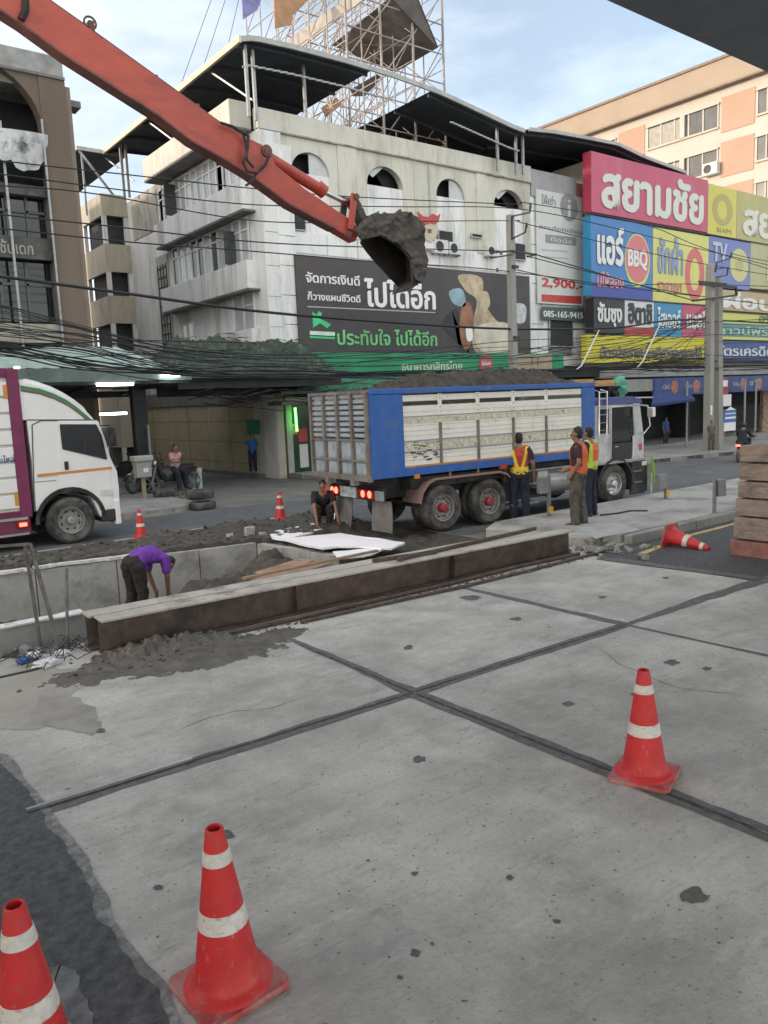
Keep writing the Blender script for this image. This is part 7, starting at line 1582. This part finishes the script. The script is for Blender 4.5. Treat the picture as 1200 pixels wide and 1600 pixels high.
def stand(px, py_f, py_t, zb=None, y=None):
    g = G(px, py_f, zb) if y is None else None; p = V((PY(px, py_f, y).x, y, PY(px, py_f, y).z)) if y is not None else g
    zt = PY(px, py_t, p.y).z; return p, zt - p.z
# man seen from behind before the truck
p, h = stand(813, 812, 677, 0.0); rz = math.atan2(p.y, p.x) - pi/2
person('man seen from behind in a red vest with yellow straps, hands low at his sides', tuple(p), rz + R(4), h, dict(hal=(-.285, .10, .84), ell=(-.265, -.01, 1.10), har=(.275, .08, .83), elr=(.265, -.02, 1.09), knl=(-.12, .03, .5), anl=(-.14, -.02, .085), knr=(.11, .02, .5), anr=(.12, -.03, .085)), maroon_t, navy, (red_v, yel_v), vp_back, head_dir=(.1, 1, 0))
# the two men at the end of the beam
p, h = stand(905, 823, 668, 0.10); rz0 = math.atan2(p.y, p.x) - pi/2
person('man in profile facing left in an orange edged vest and camouflage trousers', tuple(p), rz0 + R(80), h, dict(hal=(-.20, .08, .93), ell=(-.235, -.05, 1.12), har=(.21, .22, .98), elr=(.235, -.02, 1.10), knl=(-.09, .07, .50), anl=(-.10, .04, .085), knr=(.09, .0, .50), anr=(.09, -.06, .085)), maroon_t, camo, (red_v, ora_v, maroon_t), lambda c, n: 1 if c.z < 1.055 else (1 if c.y < -.085 or (c.z > 1.40 and c.y < -.02) or c.y > .125 else 2), head_dir=(0, 1, -.05))
p, h = stand(922, 806, 668, .155); p = V((p.x, p.y, p.z))
person('man in a lime and orange vest standing behind the man in camouflage trousers', tuple(p), rz0 + R(62), h, dict(hal=(-.22, .10, .88), har=(.22, .10, .88)), maroon_t, navy, (ora_v, grn_v), vp_lime, head_dir=(.1, 1, 0))
# man in purple bending over the far side of the beam
pb_ = G(222, 946, -.22); purp = cloth('purple T shirt', (.17, .045, .36), .12)
hz = PY(222, 862, pb_.y).z
person('man in a purple shirt bending down behind the beam', (pb_.x+.02, pb_.y+.25, -.54), R(-68), 1.70, dict(pel=(0, -.02, .90), wai=(0, .13, 1.00), che=(0, .34, .98), nek=(0, .53, .885), hed=(0, .69, .755), shl=(-.185, .44, .92), ell=(-.21, .46, .65), hal=(-.15, .50, .40), shr=(.185, .44, .92), elr=(.22, .43, .64), har=(.16, .48, .39),
       hpl=(-.10, -.02, .88), hpr=(.10, -.02, .88), knl=(-.12, .04, .48), knr=(.12, .02, .48), anl=(-.13, -.06, .085), anr=(.14, -.02, .085)), purp, cloth('dark maroon trousers', (.028, .02, .022)), sleeve=.7, head_dir=(0, .5, -.87), hem=.12)
# crouching worker in black
pc = G(506, 822, .1); blk = cloth('black T shirt', (.018, .019, .022))
hgt = PY(500, 762, pc.y).z - pc.z
person('man in a black T-shirt crouching and pressing the foam board down', (pc.x+.1, pc.y+.15, .08), R(150), 1.66, dict(pel=(0, -.12, .30), wai=(0, -.05, .45), che=(0, .12, .62), nek=(0, .22, .76), hed=(0, .30, .88), shl=(-.18, .18, .71), ell=(-.24, .36, .50), hal=(-.27, .50, .22), shr=(.18, .18, .71), elr=(.20, .38, .46), har=(.17, .52, .18),
       hpl=(-.10, -.10, .30), hpr=(.10, -.10, .30), knl=(-.15, .30, .46), knr=(.15, .30, .46), anl=(-.13, .02, .085), anr=(.13, .02, .085)), blk, charc, sleeve=.6, head_dir=(0, .85, -.5), hem=.4)
# bystanders
blue_t = cloth('blue T shirt', (.03, .13, .42)); 
p = PX(396, 737, 14.45); h = PX(396, 677, 14.45).z - p.z + .0; person('man in a blue T-shirt standing by the lane wall, left of the bank', tuple(p), R(160), h, dict(hal=(-.20, .12, .90)), blue_t, navy)
y_ = 24.2; p, h = stand(1040, 696, 652, y=y_); person('man in a blue T-shirt standing on the step before the dark shop at right', tuple(p), R(170), h, None, blue_t, charc)
p, h = stand(1111, 703, 657, y=19.4); person('man in grey patterned clothes standing beside the utility pole', tuple(p), R(150), h, dict(knl=(-.10, .06, .50), hal=(-.1, .2, 1.0)), M('patterned shirt', (.13, .125, .12), r=.9, var=.5, sc=12, dirt=(.03, .03, .03), da=.9, ds=9, dt=.5), camo)
# ------------------------------------------------------------------ motorbikes
mbl = M('bike black plastic', (.022, .022, .025), r=.35, var=.3, dirt=(.08, .08, .075), da=.4); 
def motorbike(label, loc, rz, col=None, s=1, lamp=False):
    t = thing('motorbike', label, 'motorbike', loc, rz, 'motorbikes in the street'); t.scale = (s, s, s); body = col or mbl
    for y in (-.62, .62):
        mb = MB(); mb.lathe([(.20, -.04), (.235, -.055), (.275, -.04), (.29, 0), (.275, .04), (.235, .055), (.20, .04), (.20, -.04)], 28, (0, y, .29), ax='x'); wv_ = mb.build('wheel', tyrem, t, local=True, smooth=True)
        mb = MB(); mb.lathe([(.20, -.02), (.205, 0), (.20, .02)], 24, (0, y, .29), ax='x')
        for k in range(6): a = pi*k/3; mb.bar((0, y, .29), (0, y + .2*cos(a), .29 + .2*sin(a)), .03, .02)
        mb.build('rim', steel, wv_, local=True)
    mb = MB(); mb.prism([(-.62, .62), (-.75, .70), (-.70, .78), (-.2, .76), (-.05, .62), (.18, .40), (.22, .34), (-.25, .30), (-.45, .42)], lambda u, v, w_: (w_, u, v), -.11, .11); mb.build('body', body, t, local=True, bevel=.03)
    mb = MB(); mb.prism([(-.68, .77), (-.12, .75), (-.10, .79), (-.35, .83), (-.68, .84)], lambda u, v, w_: (w_, u, v), -.12, .12); mb.build('seat', black, t, local=True, bevel=.03)
    mb = MB(); mb.prism([(.20, .34), (.30, .36), (.46, .86), (.42, .98), (.34, .96), (.28, .6)], lambda u, v, w_: (w_, u, v), -.15, .15); mb.build('leg_shield', body, t, local=True, bevel=.03)
    MB().tube([(-.055, .62, .29), (-.055, .44, .8)], .025, 8).tube([(.055, .62, .29), (.055, .44, .8)], .025, 8).build('fork', steel, t, local=True)
    MB().tube([(-.36, .28, 1.02), (-.2, .36, 1.0), (.2, .36, 1.0), (.36, .28, 1.02)], .018, 8).build('handlebar', black, t, local=True)
    for sx in (-1, 1): MB().tube([(sx*.26, .34, 1.0), (sx*.34, .36, 1.16)], .008, 6).lathe([(.001, .36), (.055, .362), (.055, .375), (.001, .38)], 12, (sx*.34, 0, 1.2), ax='y').build('mirror', black, t, local=True)
    mb = MB(); ellip(mb, (0, .46, .9), (.10, .06, .08)); mb.build('headlight', M('clear lens'), t, local=True, smooth=True)
    MB().box(-.08, .08, -.80, -.74, .66, .74).build('tail_light', redl if lamp else redd, t, local=True, bevel=.01)
    MB().tube([(.14, .0, .26), (.16, -.3, .27), (.17, -.75, .36)], [.025, .04, .05], 10).build('exhaust', steel, t, local=True, smooth=True)
    mb = MB(); arc = [( .62 + .34*cos(R(a)), .29 + .34*sin(R(a))) for a in range(20, 150, 15)]
    for (a, b), (c, d) in zip(arc, arc[1:]): mb.poly([(-.07, a, b), (.07, a, b), (.07, c, d), (-.07, c, d)])
    mb.build('mudguard', body, t, local=True, fix=False); return t
p = G(270, 768, .14); motorbike('dark motorbike parked at the lane mouth under the person in pink', (p.x, p.y, .14), R(80), s=1.0)
mpos = p
pink_t = M('pink checked shirt', (.55, .30, .33), r=.9, var=.3, sc=14)
person('person in a pink shirt sitting on the parked motorbike at the lane mouth', (p.x+.1, p.y-.12, .14), R(190), 1.55, dict(pel=(0,0,.80), wai=(0,0,.95), che=(0,.02,1.14), nek=(0,.03,1.30), hed=(0,.06,1.44), shl=(-.165,.02,1.25), shr=(.165,.02,1.25), ell=(-.2,.1,1.02), elr=(.2,.12,1.02), hal=(-.12,.25,1.2), har=(.1,.26,1.0), hpl=(-.09,.02,.78), hpr=(.09,.02,.78), knl=(-.14,.34,.66), knr=(.14,.34,.62), anl=(-.14,.34,.2), anr=(.14,.36,.18)), pink_t, navy)
p = G(203, 762, .14); motorbike('motorbike half hidden behind the white lorry and the utility box', (p.x, p.y+1.2, .14), R(60))
p = G(243, 770, .14); motorbike('dark scooter parked right behind the utility cabinet', (p.x, p.y+.6, .14), R(115))
# rider on the far lane behind the timber stack
pr = PY(1163, 708, 16.4); Mx = pr.x; gzr = gz(Mx, 16.4); fl = motorbike('motorbike with a glowing tail light passing behind the timber stack', (Mx, 16.4, gzr), R(-80), lamp=True)
person('motorcyclist in a dark jacket and black helmet behind the timber stack', (Mx - .12, 16.4, gzr), R(-80), 1.66, dict(pel=(0,-.25,.86), wai=(0,-.2,1.0), che=(0,-.08,1.2), nek=(0,.0,1.36), hed=(0,.06,1.50), shl=(-.18,-.03,1.3), shr=(.18,-.03,1.3), ell=(-.26,.14,1.1), elr=(.26,.14,1.1), hal=(-.28,.36,1.04), har=(.28,.36,1.04), hpl=(-.11,-.22,.84), hpr=(.11,-.22,.84), knl=(-.2,.16,.72), knr=(.2,.16,.72), anl=(-.17,.0,.32), anr=(.17,.0,.32)), blk, navy, sleeve=1.2, cap=M('black helmet', (.02, .02, .024), r=.15, var=.2))
# ================================================================== one object per separate piece
def split_loose(o, tol=.02):
    me = o.data; bm = bmesh.new(); bm.from_mesh(me); bm.verts.ensure_lookup_table(); seen = [-1]*len(bm.verts); isl = []
    for v in bm.verts:
        if seen[v.index] >= 0: continue
        st = [v]; seen[v.index] = len(isl); cur = []
        while st:
            q = st.pop(); cur.append(q.index)
            for e in q.link_edges:
                x = e.other_vert(q)
                if seen[x.index] < 0: seen[x.index] = len(isl); st.append(x)
        cs = [bm.verts[i].co for i in cur]; isl.append([[min(c[k] for c in cs)-tol for k in range(3)], [max(c[k] for c in cs)+tol for k in range(3)]])
    bm.free(); par = list(range(len(isl)))
    def fnd(a):
        while par[a] != a: a = par[a]
        return a
    for a in range(len(isl)):
        for b in range(a):
            if all(isl[a][0][k] <= isl[b][1][k] and isl[b][0][k] <= isl[a][1][k] for k in range(3)): par[fnd(a)] = fnd(b)
    roots = sorted({fnd(a) for a in range(len(isl))})
    if len(roots) < 2: return
    for n_, r_ in enumerate(roots):
        bm = bmesh.new(); bm.from_mesh(me); bm.verts.ensure_lookup_table()
        bmesh.ops.delete(bm, geom=[v for v in bm.verts if fnd(seen[v.index]) != r_], context='VERTS')
        m2 = me.copy(); bm.to_mesh(m2); bm.free()
        if n_ == 0: first = m2
        else: c = o.copy(); c.data = m2; COL.objects.link(c); c.parent = o.parent
    o.data = first
SPLIT = {'tie_bar', 'pane', 'axle', 'purlin', 'post', 'brace', 'casement', 'fender_stay', 'pilaster', 'parapet', 'panel_seam', 'peach_panel', 'bracket', 'support', 'shop_partition', 'link', 'painted_emblem', 'side_wall', 'beam', 'side_rail', 'side_panel', 'rib', 'tailgate_slat', 'bolt', 'slat', 'rim_hole', 'leg', 'step', 'chassis', 'band_wall', 'bank_wall', 'corner_reflector', 'side_guard', 'window', 'shop_interior', 'tray_side', 'signboard', 'lamp', 'core', 'canopy'}
SPLIT -= {'slat', 'rim_hole', 'tailgate_slat', 'painted_emblem'}
for o in list(COL.objects):
    if o.type == 'MESH' and o.parent and o.name.split('.')[0] in SPLIT and not o.children: split_loose(o)
